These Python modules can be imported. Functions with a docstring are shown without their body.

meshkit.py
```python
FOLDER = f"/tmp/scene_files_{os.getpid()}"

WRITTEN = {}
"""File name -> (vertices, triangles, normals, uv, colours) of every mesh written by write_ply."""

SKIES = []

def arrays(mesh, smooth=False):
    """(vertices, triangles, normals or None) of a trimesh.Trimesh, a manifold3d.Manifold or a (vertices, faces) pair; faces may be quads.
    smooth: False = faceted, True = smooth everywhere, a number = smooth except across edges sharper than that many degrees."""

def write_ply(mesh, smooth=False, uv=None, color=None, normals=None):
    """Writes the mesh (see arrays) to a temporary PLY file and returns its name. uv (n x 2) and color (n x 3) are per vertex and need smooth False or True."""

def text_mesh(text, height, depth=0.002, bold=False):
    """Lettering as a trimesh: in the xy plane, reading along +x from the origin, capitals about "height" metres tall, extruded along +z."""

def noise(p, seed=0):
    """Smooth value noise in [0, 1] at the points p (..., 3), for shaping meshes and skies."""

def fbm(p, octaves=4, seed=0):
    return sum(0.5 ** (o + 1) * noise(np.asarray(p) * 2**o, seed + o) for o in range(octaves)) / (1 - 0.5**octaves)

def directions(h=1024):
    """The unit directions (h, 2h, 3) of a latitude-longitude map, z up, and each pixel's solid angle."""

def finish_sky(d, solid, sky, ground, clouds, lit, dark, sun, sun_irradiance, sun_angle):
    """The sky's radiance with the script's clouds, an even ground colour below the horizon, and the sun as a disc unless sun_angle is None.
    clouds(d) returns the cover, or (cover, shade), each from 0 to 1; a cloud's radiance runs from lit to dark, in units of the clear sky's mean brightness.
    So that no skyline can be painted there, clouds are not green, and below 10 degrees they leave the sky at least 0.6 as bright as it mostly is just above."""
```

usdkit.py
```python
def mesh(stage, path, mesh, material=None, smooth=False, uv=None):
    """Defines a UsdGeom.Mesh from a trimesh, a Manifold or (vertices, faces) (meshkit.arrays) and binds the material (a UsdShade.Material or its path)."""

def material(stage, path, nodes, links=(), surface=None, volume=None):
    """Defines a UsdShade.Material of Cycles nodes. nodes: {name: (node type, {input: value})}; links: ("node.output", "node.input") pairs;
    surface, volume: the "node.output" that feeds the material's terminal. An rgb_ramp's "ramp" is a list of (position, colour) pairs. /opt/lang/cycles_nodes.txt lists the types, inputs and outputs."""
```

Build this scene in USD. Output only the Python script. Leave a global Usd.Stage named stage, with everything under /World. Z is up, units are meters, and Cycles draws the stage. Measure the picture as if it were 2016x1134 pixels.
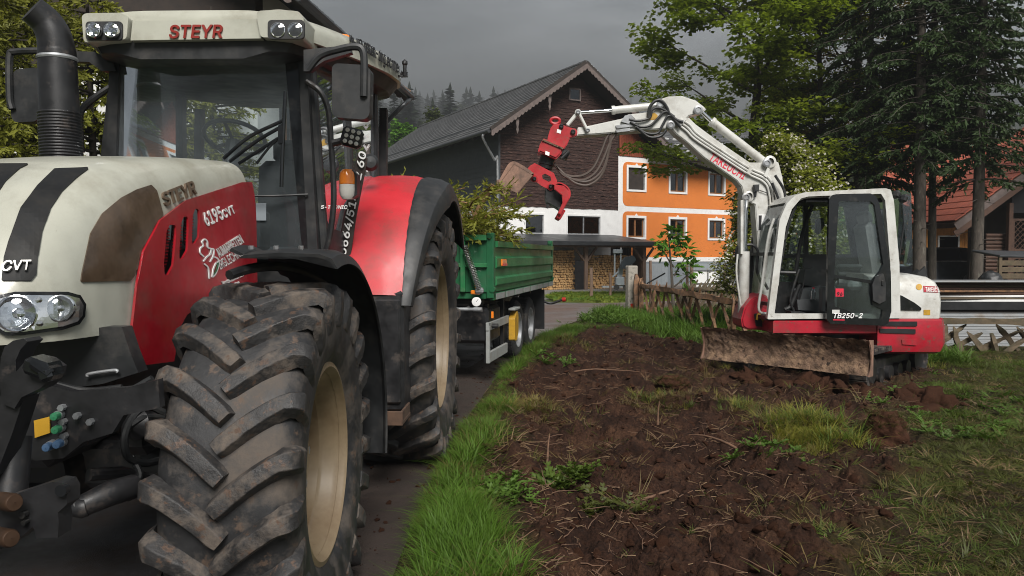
import math, numpy as np, trimesh, usdkit, meshkit
import shapely.geometry as sg
from scipy.spatial import Delaunay
from pxr import Usd, UsdGeom, UsdLux, UsdShade, Gf, Sdf, Vt

stage = Usd.Stage.CreateInMemory()
UsdGeom.SetStageUpAxis(stage, 'Z'); UsdGeom.SetStageMetersPerUnit(stage, 1.0)
UsdGeom.Xform.Define(stage, '/World'); UsdGeom.Scope.Define(stage, '/World/Looks')

# ---------------------------------------------------------------- camera, sky, sun, exposure
EYE, PITCH, FPX = 1.55, math.atan(62 / 1500), 1500.0
cam = UsdGeom.Camera.Define(stage, '/World/camera')
cam.CreateHorizontalApertureAttr(36.0); cam.CreateFocalLengthAttr(36.0 * FPX / 2016)
cam.CreateClippingRangeAttr(Gf.Vec2f(0.05, 5000))
cam.AddTranslateOp().Set(Gf.Vec3d(0, 0, EYE)); cam.AddRotateXOp().Set(90 - math.degrees(PITCH))
cam.CreateExposureAttr(1.74)
SUN = np.array([0.14, -0.70, 0.70]); SUN /= np.linalg.norm(SUN)          # towards the bright part of the cloud cover
sun = UsdLux.DistantLight.Define(stage, '/World/sun')
sun.CreateIntensityAttr(0.40); sun.CreateAngleAttr(28.0); sun.CreateColorAttr(Gf.Vec3f(1.0, 0.965, 0.92))
sun.GetPrim().CreateAttribute('inputs:normalize', Sdf.ValueTypeNames.Bool).Set(True)
sun.AddRotateXYZOp().Set(Gf.Vec3f(math.degrees(math.acos(SUN[2])), 0, math.degrees(math.atan2(SUN[0], -SUN[1]))))
usdkit.material(stage, '/World/Looks/sky', {
    'tc': ('texture_coordinate', {}),
    'sky': ('sky_texture', {'sky_type': 'single_scattering', 'sun_disc': False, 'sun_elevation': float(math.asin(SUN[2])), 'sun_rotation': float(math.atan2(SUN[0], SUN[1]))}),
    'mp': ('mapping', {'scale': (1.0, 1.0, 2.6)}),
    'n': ('noise_texture', {'scale': 2.6, 'detail': 8.0, 'roughness': 0.55, 'distortion': 0.4}),
    'rp': ('rgb_ramp', {'ramp': [(0.34, (0.42, 0.46, 0.50)), (0.5, (0.88, 0.94, 0.99)), (0.64, (1.75, 1.81, 1.87))]}),
    'sx': ('separate_xyz', {}), 'gr': ('map_range', {'from_min': -0.05, 'from_max': 0.5, 'to_min': 0.95, 'to_max': 2.9, 'clamp': True}), 'gm': ('mix', {'mix_type': 'multiply', 'fac': 1.0}),
    'mx': ('mix', {'mix_type': 'mix', 'fac': 0.965}),
    'bg': ('background_shader', {'strength': 0.05})},
    [('tc.generated', 'mp.vector'), ('mp.vector', 'n.vector'), ('n.fac', 'rp.fac'), ('sky.color', 'mx.color1'), ('tc.generated', 'sx.vector'), ('sx.x', 'gr.value'), ('rp.color', 'gm.color1'), ('gr.result', 'gm.color2'), ('gm.color', 'mx.color2'), ('mx.color', 'bg.color')], surface='bg.background')
dome = UsdLux.DomeLight.Define(stage, '/World/sky')
UsdShade.MaterialBindingAPI.Apply(dome.GetPrim()).Bind(UsdShade.Material.Get(stage, '/World/Looks/sky'))
dome.GetPrim().SetCustomDataByKey('kind', 'structure')

# ---------------------------------------------------------------- helpers
def at(px, py, Y):
    """World point at depth Y that the photograph shows at pixel (px, py)."""
    a, b = (px - 1008) / FPX, (567 - py) / FPX
    c, s = math.cos(PITCH), math.sin(PITCH)
    d = np.array([a, c + b * s, b * c - s])
    return np.array([0, 0, EYE]) + d * (Y / d[1])
def rays(P):
    P = np.asarray(P, float); a, b = (P[:, 0] - 1008) / FPX, (567 - P[:, 1]) / FPX
    c, s = math.cos(PITCH), math.sin(PITCH)
    return np.stack([a, c + b * s, b * c - s], 1)
A = np.array
def TM(v, f): return trimesh.Trimesh(np.asarray(v, float), np.asarray(f, int), process=False)
def join(*ms):
    out = []
    for m in ms: out += list(m) if isinstance(m, (list, tuple)) else [m]
    V, F, n = [], [], 0
    for m in out:
        V.append(np.asarray(m.vertices)); F.append(np.asarray(m.faces) + n); n += len(m.vertices)
    return TM(np.vstack(V), np.vstack(F))
_used = {}
def numbered(parent, name):
    k = (parent, name); n = _used.get(k, 0); _used[k] = n + 1
    return f'{parent}/{name}' if n == 0 else f'{parent}/{name}_{n:03d}'
def ppath(parent): return '/World' if parent is None else str(parent.GetPath())
def tag(p, label=None, cat=None, group=None, kind=None):
    for k, v in (('label', label), ('category', cat), ('group', group), ('kind', kind)):
        if v: p.SetCustomDataByKey(k, v)
    return p
def obj(name, m, mat, parent=None, label=None, cat=None, group=None, kind=None, smooth=35):
    if isinstance(m, list): m = join(m)
    p = usdkit.mesh(stage, numbered(ppath(parent), name), m, M[mat], smooth=smooth).GetPrim()
    return tag(p, label, cat, group, kind)
def thing(name, label=None, cat=None, loc=(0, 0, 0), rz=0.0, group=None, parent=None):
    x = UsdGeom.Xform.Define(stage, numbered(ppath(parent), name))
    x.AddTranslateOp().Set(Gf.Vec3d(*map(float, loc)))
    if rz: x.AddRotateZOp().Set(float(rz))
    return tag(x.GetPrim(), label, cat, group)
def copy_of(proto, loc, rz=0.0, label=None, scale=None, group=None):
    d = proto.GetCustomData()
    x = UsdGeom.Xform.Define(stage, numbered('/World', proto.GetName()))
    x.AddTranslateOp().Set(Gf.Vec3d(*map(float, loc))); x.AddRotateZOp().Set(float(rz))
    if scale: x.AddScaleOp().Set(Gf.Vec3f(scale, scale, scale))
    x.GetPrim().GetReferences().AddInternalReference(proto.GetPath()); x.GetPrim().SetInstanceable(True)
    return tag(x.GetPrim(), label or d['label'], d['category'], group or d.get('group'))
def objs(name, ms, mat, parent=None, **k):
    return [obj(name, m, mat, parent, **k) for m in ms]
# --- shapes
_cb = None
def box(c, s, ch=0.0, R=None):
    """Box with centre c, full size s and chamfered edges ch; R: 3x3 rotation."""
    global _cb
    h = A(s, float) / 2
    if ch > 0:
        ch = min(ch, 0.45 * 2 * h.min())
        sg_ = A([(a, b, d, k) for a in (-1, 1) for b in (-1, 1) for d in (-1, 1) for k in range(3)])
        v = sg_[:, :3] * h - sg_[:, :3] * ch * (1 - np.eye(3)[sg_[:, 3]])
        if _cb is None:
            hh = A([1.0, 1.1, 1.2]); vv = sg_[:, :3] * hh - sg_[:, :3] * 0.2 * (1 - np.eye(3)[sg_[:, 3]])
            hull = trimesh.convex.convex_hull(vv)
            idx = [int(np.argmin(((vv - q) ** 2).sum(1))) for q in hull.vertices]
            _cb = A(idx)[hull.faces]
        m = TM(v, _cb)
    else:
        m = trimesh.creation.box(2 * h); m = TM(m.vertices, m.faces)
    if R is not None: m.vertices = m.vertices @ A(R).T
    m.vertices = m.vertices + A(c, float)
    return m
def boxb(a, b, ch=0.0):
    a, b = A(a, float), A(b, float); return box((a + b) / 2, np.abs(b - a), ch)
def rotz(d): c, s = math.cos(math.radians(d)), math.sin(math.radians(d)); return A([[c, -s, 0], [s, c, 0], [0, 0, 1.0]])
def rotx(d): c, s = math.cos(math.radians(d)), math.sin(math.radians(d)); return A([[1, 0, 0], [0, c, -s], [0, s, c]])
def roty(d): c, s = math.cos(math.radians(d)), math.sin(math.radians(d)); return A([[c, 0, s], [0, 1, 0], [-s, 0, c]])
def unit(v): v = A(v, float); return v / (np.linalg.norm(v) + 1e-12)
def beam(p0, p1, w, h, up=(0, 0, 1), ch=0.0):
    p0, p1 = A(p0, float), A(p1, float); x = unit(p1 - p0); z = A(up, float)
    if abs(x @ unit(z)) > 0.98: z = A([0, 1.0, 0])
    y = unit(np.cross(z, x)); z = np.cross(x, y)
    return box((p0 + p1) / 2, (np.linalg.norm(p1 - p0), w, h), ch, np.stack([x, y, z], 1))
def frame_of(t):
    t = unit(t); a = np.cross(t, (0, 0, 1) if abs(t[2]) < 0.9 else (1, 0, 0)); a = unit(a); return a, np.cross(t, a)
def tube(pts, r, n=8, cap=True):
    p = A(pts, float); k = len(p); r = np.broadcast_to(r, (k,)).astype(float)
    t = np.gradient(p, axis=0) if k > 2 else np.repeat([p[1] - p[0]], 2, 0)
    t /= np.linalg.norm(t, axis=1, keepdims=True) + 1e-12
    a, _ = frame_of(t[0]); V = []
    ang = np.arange(n) * 2 * np.pi / n
    for i in range(k):
        a = unit(a - t[i] * (a @ t[i])); b = np.cross(t[i], a)
        V.append(p[i] + r[i] * (np.cos(ang)[:, None] * a + np.sin(ang)[:, None] * b))
    V = np.vstack(V); F = []
    i, j = np.meshgrid(np.arange(k - 1), np.arange(n), indexing='ij')
    q = np.stack([i * n + j, i * n + (j + 1) % n, (i + 1) * n + (j + 1) % n, (i + 1) * n + j], -1).reshape(-1, 4)
    F = np.vstack([q[:, [0, 1, 2]], q[:, [0, 2, 3]]])
    if cap:
        V = np.vstack([V, p[0], p[-1]]); o = k * n
        F = np.vstack([F] + [[[o, (m + 1) % n, m], [o + 1, (k - 1) * n + m, (k - 1) * n + (m + 1) % n]] for m in range(n)])
    return TM(V, F)
def cyl(p0, p1, r0, r1=None, n=16): return tube([p0, p1], [r0, r0 if r1 is None else r1], n)
def bez(p, n=16):
    """Smooth curve through the points p (Catmull-Rom)."""
    p = A(p, float); q = np.vstack([2 * p[0] - p[1], p, 2 * p[-1] - p[-2]]); out = []
    for i in range(1, len(q) - 2):
        t = np.linspace(0, 1, n, endpoint=False)[:, None]
        a, b, c, d = q[i - 1], q[i], q[i + 1], q[i + 2]
        out.append(0.5 * (2 * b + (c - a) * t + (2 * a - 5 * b + 4 * c - d) * t ** 2 + (3 * b - a - 3 * c + d) * t ** 3))
    return np.vstack(out + [p[-1:]])
def lathe(prof, c=(0, 0, 0), ax=(1, 0, 0), n=48, wob=None):
    """Surface of revolution: prof = (radius, height along ax)."""
    pr = A(prof, float); ax = unit(ax); a, b = frame_of(ax); th = np.arange(n) * 2 * np.pi / n
    V = (A(c) + pr[:, None, 1:2] * ax + pr[:, None, 0:1] * (np.cos(th)[None, :, None] * a + np.sin(th)[None, :, None] * b)).reshape(-1, 3)
    k = len(pr); i, j = np.meshgrid(np.arange(k - 1), np.arange(n), indexing='ij')
    q = np.stack([i * n + j, i * n + (j + 1) % n, (i + 1) * n + (j + 1) % n, (i + 1) * n + j], -1).reshape(-1, 4)
    m = TM(V, np.vstack([q[:, [0, 2, 1]], q[:, [0, 3, 2]]]))
    return m
def ring_loft(rings, cap=True, closed=True):
    """Skin through rings (each an n x 3 array)."""
    R = A(rings, float); k, n = R.shape[:2]; V = R.reshape(-1, 3)
    i, j = np.meshgrid(np.arange(k - 1), np.arange(n if closed else n - 1), indexing='ij')
    q = np.stack([i * n + j, i * n + (j + 1) % n, (i + 1) * n + (j + 1) % n, (i + 1) * n + j], -1).reshape(-1, 4)
    F = np.vstack([q[:, [0, 1, 2]], q[:, [0, 2, 3]]])
    if cap and closed:
        V = np.vstack([V, R[0].mean(0), R[-1].mean(0)]); o = k * n
        F = np.vstack([F] + [[[o, (m + 1) % n, m], [o + 1, (k - 1) * n + m, (k - 1) * n + (m + 1) % n]] for m in range(n)])
    return TM(V, F)
def fixn(m):
    m = trimesh.Trimesh(m.vertices, m.faces, process=True); trimesh.repair.fix_normals(m); return TM(m.vertices, m.faces)
def prism(poly, t0, t1, fm):
    """Extrude the 2D polygon (points or shapely) from t0 to t1; fm(a, b, t) maps (n,) arrays to world points (n, 3)."""
    g = poly if hasattr(poly, 'geom_type') else sg.Polygon(poly)
    if not g.is_valid: g = g.buffer(0)
    gs = getattr(g, 'geoms', [g]); out = []
    for q in gs:
        m = trimesh.creation.extrude_polygon(q, 1.0, engine='earcut'); v = m.vertices
        w = fm(v[:, 0], v[:, 1], t0 + (t1 - t0) * v[:, 2]); m = TM(w, m.faces)
        if m.volume < 0: m.faces = m.faces[:, ::-1]
        out.append(m)
    return join(out)
def XZ(a, b, t): return np.stack([a, t, b], 1)          # polygon in x-z, thickness along y
def YZ(a, b, t): return np.stack([t, a, b], 1)          # polygon in y-z, thickness along x
def XY(a, b, t): return np.stack([a, b, t], 1)
def rpoly(pts, r, n=4):
    """Polygon with rounded corners."""
    g = sg.Polygon(pts) if not hasattr(pts, 'geom_type') else pts
    return g.buffer(-r, quad_segs=n).buffer(2 * r, quad_segs=n).buffer(-r, quad_segs=n)
def pxpoly(P, Y):
    """Pixel outline at depth Y as (x, z) points."""
    w = A([at(p[0], p[1], Y) for p in P]); return w[:, [0, 2]]
def text(s, h, depth=0.003, bold=False, slant=0.0, wide=1.0):
    m = meshkit.text_mesh(s, h, depth, bold); v = m.vertices.copy(); v[:, 0] = v[:, 0] * wide + slant * v[:, 1]
    return TM(v, m.faces)
def put(m, o, ex, ey):
    """Local (x, y, z) of a flat mesh onto the plane at o with axes ex, ey."""
    ex, ey = unit(ex), unit(ey); ez = np.cross(ex, ey); v = m.vertices
    return TM(A(o) + v[:, :1] * ex + v[:, 1:2] * ey + v[:, 2:] * ez, m.faces)
def hit(mesh, org, dirs):
    """First hit of each ray with the mesh: points and face normals (own Moeller-Trumbore)."""
    v0, v1, v2 = (mesh.vertices[mesh.faces[:, k]] for k in range(3)); e1, e2 = v1 - v0, v2 - v0
    P, N = [], []
    nrm = np.cross(e1, e2); nrm /= np.linalg.norm(nrm, axis=1, keepdims=True) + 1e-12
    for d in dirs:
        h = np.cross(d, e2); a = (e1 * h).sum(1); a = np.where(np.abs(a) < 1e-12, 1e-12, a); f = 1 / a; s = org - v0
        u = f * (s * h).sum(1); q = np.cross(s, e1); w = f * (q * d).sum(1); t = f * (e2 * q).sum(1)
        ok = (u >= -1e-4) & (w >= -1e-4) & (u + w <= 1.0002) & (t > 1e-6)
        if not ok.any(): P.append([np.nan] * 3); N.append([0, -1, 0]); continue
        i = np.where(ok, t, np.inf).argmin(); P.append(org + d * t[i]); n = nrm[i]; N.append(n if n @ d < 0 else -n)
    return A(P), A(N)
def patch(poly, fm, res, t):
    """Sheet of thickness t over the 2D polygon, bent by fm(points) -> (P, N)."""
    g = poly if hasattr(poly, 'geom_type') else sg.Polygon(poly)
    b = g.exterior.segmentize(res); pts = [A(b.coords)[:-1]] + [A(r.segmentize(res).coords)[:-1] for r in g.interiors]
    x0, y0, x1, y1 = g.bounds; gx, gy = np.meshgrid(np.arange(x0, x1, res), np.arange(y0, y1, res))
    gi = g.buffer(-0.4 * res); q = np.stack([gx.ravel(), gy.ravel()], 1)
    import shapely
    if not gi.is_empty: pts.append(q[shapely.contains_xy(gi, q[:, 0], q[:, 1])])
    pts = np.vstack(pts); d = Delaunay(pts); c = pts[d.simplices].mean(1)
    f = d.simplices[shapely.contains_xy(g, c[:, 0], c[:, 1])]
    P, N = fm(pts)
    ok = np.isfinite(P).all(1); f = f[ok[f].all(1)]; P = np.nan_to_num(P)
    top = P + N * t; k = len(P)
    tn = np.cross(top[f[:, 1]] - top[f[:, 0]], top[f[:, 2]] - top[f[:, 0]]).mean(0)
    fl = (np.cross(top[f[:, 1]] - top[f[:, 0]], top[f[:, 2]] - top[f[:, 0]]) * N[f[:, 0]]).sum(1) < 0
    f = f.copy(); f[fl] = f[fl][:, ::-1]
    e = np.sort(np.vstack([f[:, [0, 1]], f[:, [1, 2]], f[:, [2, 0]]]), 1); raw = np.vstack([f[:, [0, 1]], f[:, [1, 2]], f[:, [2, 0]]])
    u, inv, cnt = np.unique(e, axis=0, return_inverse=True, return_counts=True); bd = raw[cnt[inv.ravel()] == 1]
    side = np.vstack([np.stack([bd[:, 1], bd[:, 0], bd[:, 0] + k], 1), np.stack([bd[:, 1], bd[:, 0] + k, bd[:, 1] + k], 1)])
    m = TM(np.vstack([P, top]), np.vstack([f[:, ::-1], f + k, side])); m.remove_unreferenced_vertices(); return TM(m.vertices, m.faces)
def onto(mesh, off=0.0, world=None):
    """Map pixel points onto a mesh by the photograph's rays; world: 4x4 of the mesh's frame."""
    def fm(p):
        o, d = A([0, 0, EYE]), rays(p)
        if world is not None: inv = np.linalg.inv(world); o = inv[:3, :3] @ o + inv[:3, 3]; d = d @ inv[:3, :3].T
        P, N = hit(mesh, o, d); return P + N * off, N
    return fm
def decal_text(s, mesh, o, e, h, depth=0.004, bold=False, slant=0.0, off=0.001, world=None, up=None):
    """Lettering laid on the mesh: from pixel o to pixel e along the baseline, h pixels tall."""
    m = text(s, 1.0, 1.0, bold, slant); v = m.vertices; L = v[:, 0].max()
    o, e = A(o, float), A(e, float); dx = (e - o) / L; dy = A(up, float) if up is not None else A([dx[1], -dx[0]]) / np.linalg.norm(dx) * h
    P, N = onto(mesh, off, world)(o + v[:, :1] * dx + v[:, 1:2] * dy)
    bad = ~np.isfinite(P).all(1); P = np.nan_to_num(P)
    f = m.faces[~bad[m.faces].any(1)]
    return TM(P + N * v[:, 2:3] * depth, f)
def instancer(name, protos, pos, rz, sc, which, parent=None, label=None, cat=None, kind='stuff', tilt=None):
    """PointInstancer of small plants and litter; protos = [(mesh, material)]."""
    pi = UsdGeom.PointInstancer.Define(stage, numbered(ppath(parent), name)); base = str(pi.GetPath())
    for i, (m, mat) in enumerate(protos):
        c = usdkit.mesh(stage, f'{base}/kind_{"abcdefghijkl"[i]}', m, M[mat], smooth=True); pi.CreatePrototypesRel().AddTarget(c.GetPath())
    n = len(pos); rz = A(rz, float)
    q = np.zeros((n, 4)); q[:, 0] = np.cos(rz / 2); q[:, 3] = np.sin(rz / 2)
    if tilt is not None:
        ax = np.stack([np.cos(tilt[:, 1]), np.sin(tilt[:, 1])], 1); c, s = np.cos(tilt[:, 0] / 2), np.sin(tilt[:, 0] / 2)
        w2, x2, y2 = c, ax[:, 0] * s, ax[:, 1] * s; w1, z1 = q[:, 0].copy(), q[:, 3].copy()
        q = np.stack([w2 * w1, x2 * w1 + y2 * z1, y2 * w1 - x2 * z1, w2 * z1], 1)
    pi.CreatePositionsAttr(Vt.Vec3fArray.FromNumpy(np.asarray(pos, np.float32)))
    pi.CreateOrientationsAttr(Vt.QuathArray([Gf.Quath(float(a), float(b), float(c), float(d)) for a, b, c, d in q]))
    sc = np.asarray(sc, np.float32); pi.CreateScalesAttr(Vt.Vec3fArray.FromNumpy(np.repeat(sc[:, None], 3, 1) if sc.ndim == 1 else sc))
    pi.CreateProtoIndicesAttr(Vt.IntArray.FromNumpy(np.asarray(which, np.int32)))
    return tag(pi.GetPrim(), label, cat, None, kind)
# ---------------------------------------------------------------- materials
M = {}
def pm(name, col, rough=0.5, metal=0.0, var=0.12, scale=6.0, bump=0.0, bscale=60.0, dirt=None, dscale=5.0, damt=(0.5, 0.7), drough=None, coat=0.0, spec=0.5, space='object', stretch=(1, 1, 1), trans=0.0, bdist=0.01, island=0.0, detail=5.0, dirt2=None, d2scale=30.0, d2amt=(0.55, 0.65)):
    """Painted, stone, earth or wood surface: colour varied by noise, optional dirt patches and fine relief."""
    N = {'tc': ('texture_coordinate', {}), 'geo': ('geometry', {}), 'mp': ('mapping', {'scale': stretch}),
         'n': ('noise_texture', {'scale': scale, 'detail': detail, 'roughness': 0.6}),
         'p': ('principled_bsdf', {'metallic': metal, 'specular_ior_level': spec, 'coat_weight': coat, 'coat_roughness': 0.12})}
    c = A(col, float); lo, hi = np.clip(c * (1 - var), 0, 1), np.clip(c * (1 + var), 0, 1)
    N['rp'] = ('rgb_ramp', {'ramp': [(0.3, lo), (0.7, hi)]})
    L = [(('tc.object' if space == 'object' else 'geo.position'), 'mp.vector'), ('mp.vector', 'n.vector'), ('n.fac', 'rp.fac')]
    cur = 'rp.color'
    N['mr'] = ('map_range', {'from_min': 0.3, 'from_max': 0.7, 'to_min': max(rough - 0.1, 0.03), 'to_max': min(rough + 0.1, 1), 'clamp': True}); L.append(('n.fac', 'mr.value')); rg = 'mr.result'
    if island:
        N['hs'] = ('hsv', {'saturation': 1.0}); N['mi'] = ('map_range', {'from_min': 0, 'from_max': 1, 'to_min': 1 - island, 'to_max': 1 + island})
        L += [('geo.random_per_island', 'mi.value'), ('mi.result', 'hs.value'), (cur, 'hs.color')]; cur = 'hs.color'
    for k, dd, ds, da in (('d', dirt, dscale, damt), ('e', dirt2, d2scale, d2amt)):
        if dd is not None:
            N[k + 'n'] = ('noise_texture', {'scale': ds, 'detail': 8.0, 'roughness': 0.68}); N[k + 'r'] = ('map_range', {'from_min': da[0], 'from_max': da[1], 'to_min': 0, 'to_max': 1, 'clamp': True})
            N[k + 'm'] = ('mix', {'mix_type': 'mix', 'color2': dd})
            L += [('mp.vector', k + 'n.vector'), (k + 'n.fac', k + 'r.value'), (k + 'r.result', k + 'm.fac'), (cur, k + 'm.color1')]; cur = k + 'm.color'
    if dirt is not None and drough is not None:
        N['rm'] = ('mix_float', {'b': drough}); L += [('dr.result', 'rm.fac'), (rg, 'rm.a')]; rg = 'rm.result'
    L += [(cur, 'p.base_color'), (rg, 'p.roughness')]
    if bump:
        N['bn'] = ('noise_texture', {'scale': bscale, 'detail': 6.0, 'roughness': 0.65}); N['b'] = ('bump', {'strength': bump, 'distance': bdist})
        L += [('mp.vector', 'bn.vector'), ('bn.fac', 'b.height'), ('b.normal', 'p.normal')]
    surf = 'p.BSDF'
    if trans:
        N['tl'] = ('translucent_bsdf', {}); N['ms'] = ('mix_closure', {'fac': trans}); N['tg'] = ('mix', {'mix_type': 'multiply', 'fac': 1.0, 'color2': (1.0, 1.0, 0.45)})
        L += [(cur, 'tg.color1'), ('tg.color', 'tl.color'), ('p.BSDF', 'ms.closure1'), ('tl.BSDF', 'ms.closure2')]; surf = 'ms.closure'
    M[name] = usdkit.material(stage, f'/World/Looks/{name}', N, L, surface=surf); return name
def glass(name, tint=(0.8, 0.85, 0.87), ior=1.5, rough=0.02, dust=0.0):
    N = {'t': ('transparent_bsdf', {'color': tint}), 'g': ('glossy_bsdf', {'color': (0.95, 0.97, 1), 'roughness': rough}), 'f': ('fresnel', {'IOR': ior}), 'm': ('mix_closure', {})}
    L = [('f.fac', 'm.fac'), ('t.BSDF', 'm.closure1'), ('g.BSDF', 'm.closure2')]; s = 'm.closure'
    if dust:
        N['tc'] = ('texture_coordinate', {}); N['n'] = ('noise_texture', {'scale': 2.5, 'detail': 6.0}); N['r'] = ('map_range', {'from_min': 0.35, 'from_max': 0.8, 'to_min': dust * 0.4, 'to_max': dust, 'clamp': True})
        N['d'] = ('diffuse_bsdf', {'color': (0.28, 0.32, 0.335)}); N['m2'] = ('mix_closure', {})
        L += [('tc.object', 'n.vector'), ('n.fac', 'r.value'), ('r.result', 'm2.fac'), ('m.closure', 'm2.closure1'), ('d.BSDF', 'm2.closure2')]; s = 'm2.closure'
    M[name] = usdkit.material(stage, f'/World/Looks/{name}', N, L, surface=s)
MUD, DUST = (0.085, 0.055, 0.036), (0.20, 0.155, 0.115)
pm('cream', (0.385, 0.385, 0.325), 0.36, var=0.09, scale=3, coat=0.3, dirt=(0.23, 0.215, 0.165), dscale=2.6, damt=(0.46, 0.74), bump=0.02, bscale=300, dirt2=(0.12, 0.105, 0.085), d2scale=16, d2amt=(0.70, 0.735))
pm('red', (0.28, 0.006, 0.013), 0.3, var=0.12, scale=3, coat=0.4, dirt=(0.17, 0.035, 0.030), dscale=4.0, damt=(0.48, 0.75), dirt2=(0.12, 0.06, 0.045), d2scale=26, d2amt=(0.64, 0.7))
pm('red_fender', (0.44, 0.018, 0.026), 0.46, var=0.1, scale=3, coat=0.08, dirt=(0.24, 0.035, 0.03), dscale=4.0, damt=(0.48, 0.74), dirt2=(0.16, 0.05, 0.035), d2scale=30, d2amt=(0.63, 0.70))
pm('black_plastic', (0.014, 0.015, 0.016), 0.5, var=0.3, scale=8, bump=0.04, bscale=250, dirt=(0.05, 0.046, 0.042), dscale=7, damt=(0.5, 0.8))
pm('black_metal', (0.012, 0.012, 0.013), 0.42, var=0.3, scale=10, bump=0.05, bscale=120, dirt=(0.055, 0.042, 0.034), dscale=8, damt=(0.55, 0.72), drough=0.9)
pm('black_gloss', (0.008, 0.009, 0.010), 0.16, var=0.2, scale=8, dirt=(0.04, 0.037, 0.033), dscale=9, damt=(0.55, 0.85))
pm('smoked', (0.075, 0.05, 0.032), 0.22, var=0.45, scale=5, coat=0.2)
pm('rubber', (0.018, 0.018, 0.019), 0.55, var=0.3, scale=14, bump=0.12, bscale=60, dirt=(0.090, 0.074, 0.061), dscale=4.2, damt=(0.48, 0.66), drough=0.95, dirt2=(0.085, 0.058, 0.042), d2scale=16, d2amt=(0.58, 0.66), bdist=0.02)
pm('rubber_lug', (0.022, 0.021, 0.021), 0.58, var=0.35, scale=16, bump=0.3, bscale=45, dirt=(0.105, 0.085, 0.069), dscale=7, damt=(0.48, 0.63), drough=0.95, dirt2=(0.075, 0.045, 0.030), d2scale=22, d2amt=(0.56, 0.63), bdist=0.02)
pm('rim_cream', (0.22, 0.165, 0.10), 0.42, var=0.10, scale=5, dirt=(0.16, 0.11, 0.062), dscale=4, damt=(0.42, 0.68), dirt2=(0.12, 0.08, 0.05), d2scale=20, d2amt=(0.66, 0.74))
pm('white_text', (0.80, 0.80, 0.78), 0.5, var=0.03)
pm('badge_grey', (0.50, 0.49, 0.46), 0.35, metal=0.4, var=0.08)
pm('badge_bronze', (0.16, 0.115, 0.08), 0.4, metal=0.5, var=0.1)
pm('badge_red', (0.22, 0.018, 0.012), 0.4, var=0.1)
pm('decal_red', (0.60, 0.02, 0.05), 0.45, var=0.05)
pm('decal_black', (0.01, 0.01, 0.011), 0.5, var=0.05)
pm('decal_yellow', (0.45, 0.25, 0.018), 0.5, var=0.12, dirt=(0.2, 0.12, 0.04), damt=(0.5, 0.8))
pm('decal_green', (0.02, 0.12, 0.05), 0.5, var=0.05)
pm('steel', (0.55, 0.55, 0.54), 0.22, metal=1.0, var=0.1, scale=12)
pm('steel_dull', (0.30, 0.31, 0.32), 0.5, metal=0.6, var=0.2, scale=12, dirt=(0.10, 0.08, 0.06), damt=(0.5, 0.75))
pm('chrome', (0.80, 0.81, 0.82), 0.08, metal=1.0, var=0.03)
pm('bronze_pin', (0.05, 0.026, 0.014), 0.55, metal=0.4, var=0.3, scale=12)
pm('grille_black', (0.009, 0.0095, 0.010), 0.6, var=0.2, spec=0.3, scale=6, dirt=(0.02, 0.018, 0.015), dscale=4)
pm('rust', (0.075, 0.042, 0.026), 0.8, var=0.4, scale=14, bump=0.2, bscale=60)
pm('orange_lens', (0.72, 0.20, 0.02), 0.15, var=0.1, coat=0.4)
pm('white_lens', (0.62, 0.60, 0.55), 0.15, var=0.1, coat=0.4)
pm('red_lens', (0.5, 0.03, 0.02), 0.2, var=0.1)
pm('cap_green', (0.03, 0.19, 0.085), 0.4, var=0.1); pm('cap_blue', (0.06, 0.12, 0.22), 0.4, var=0.1)
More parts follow.
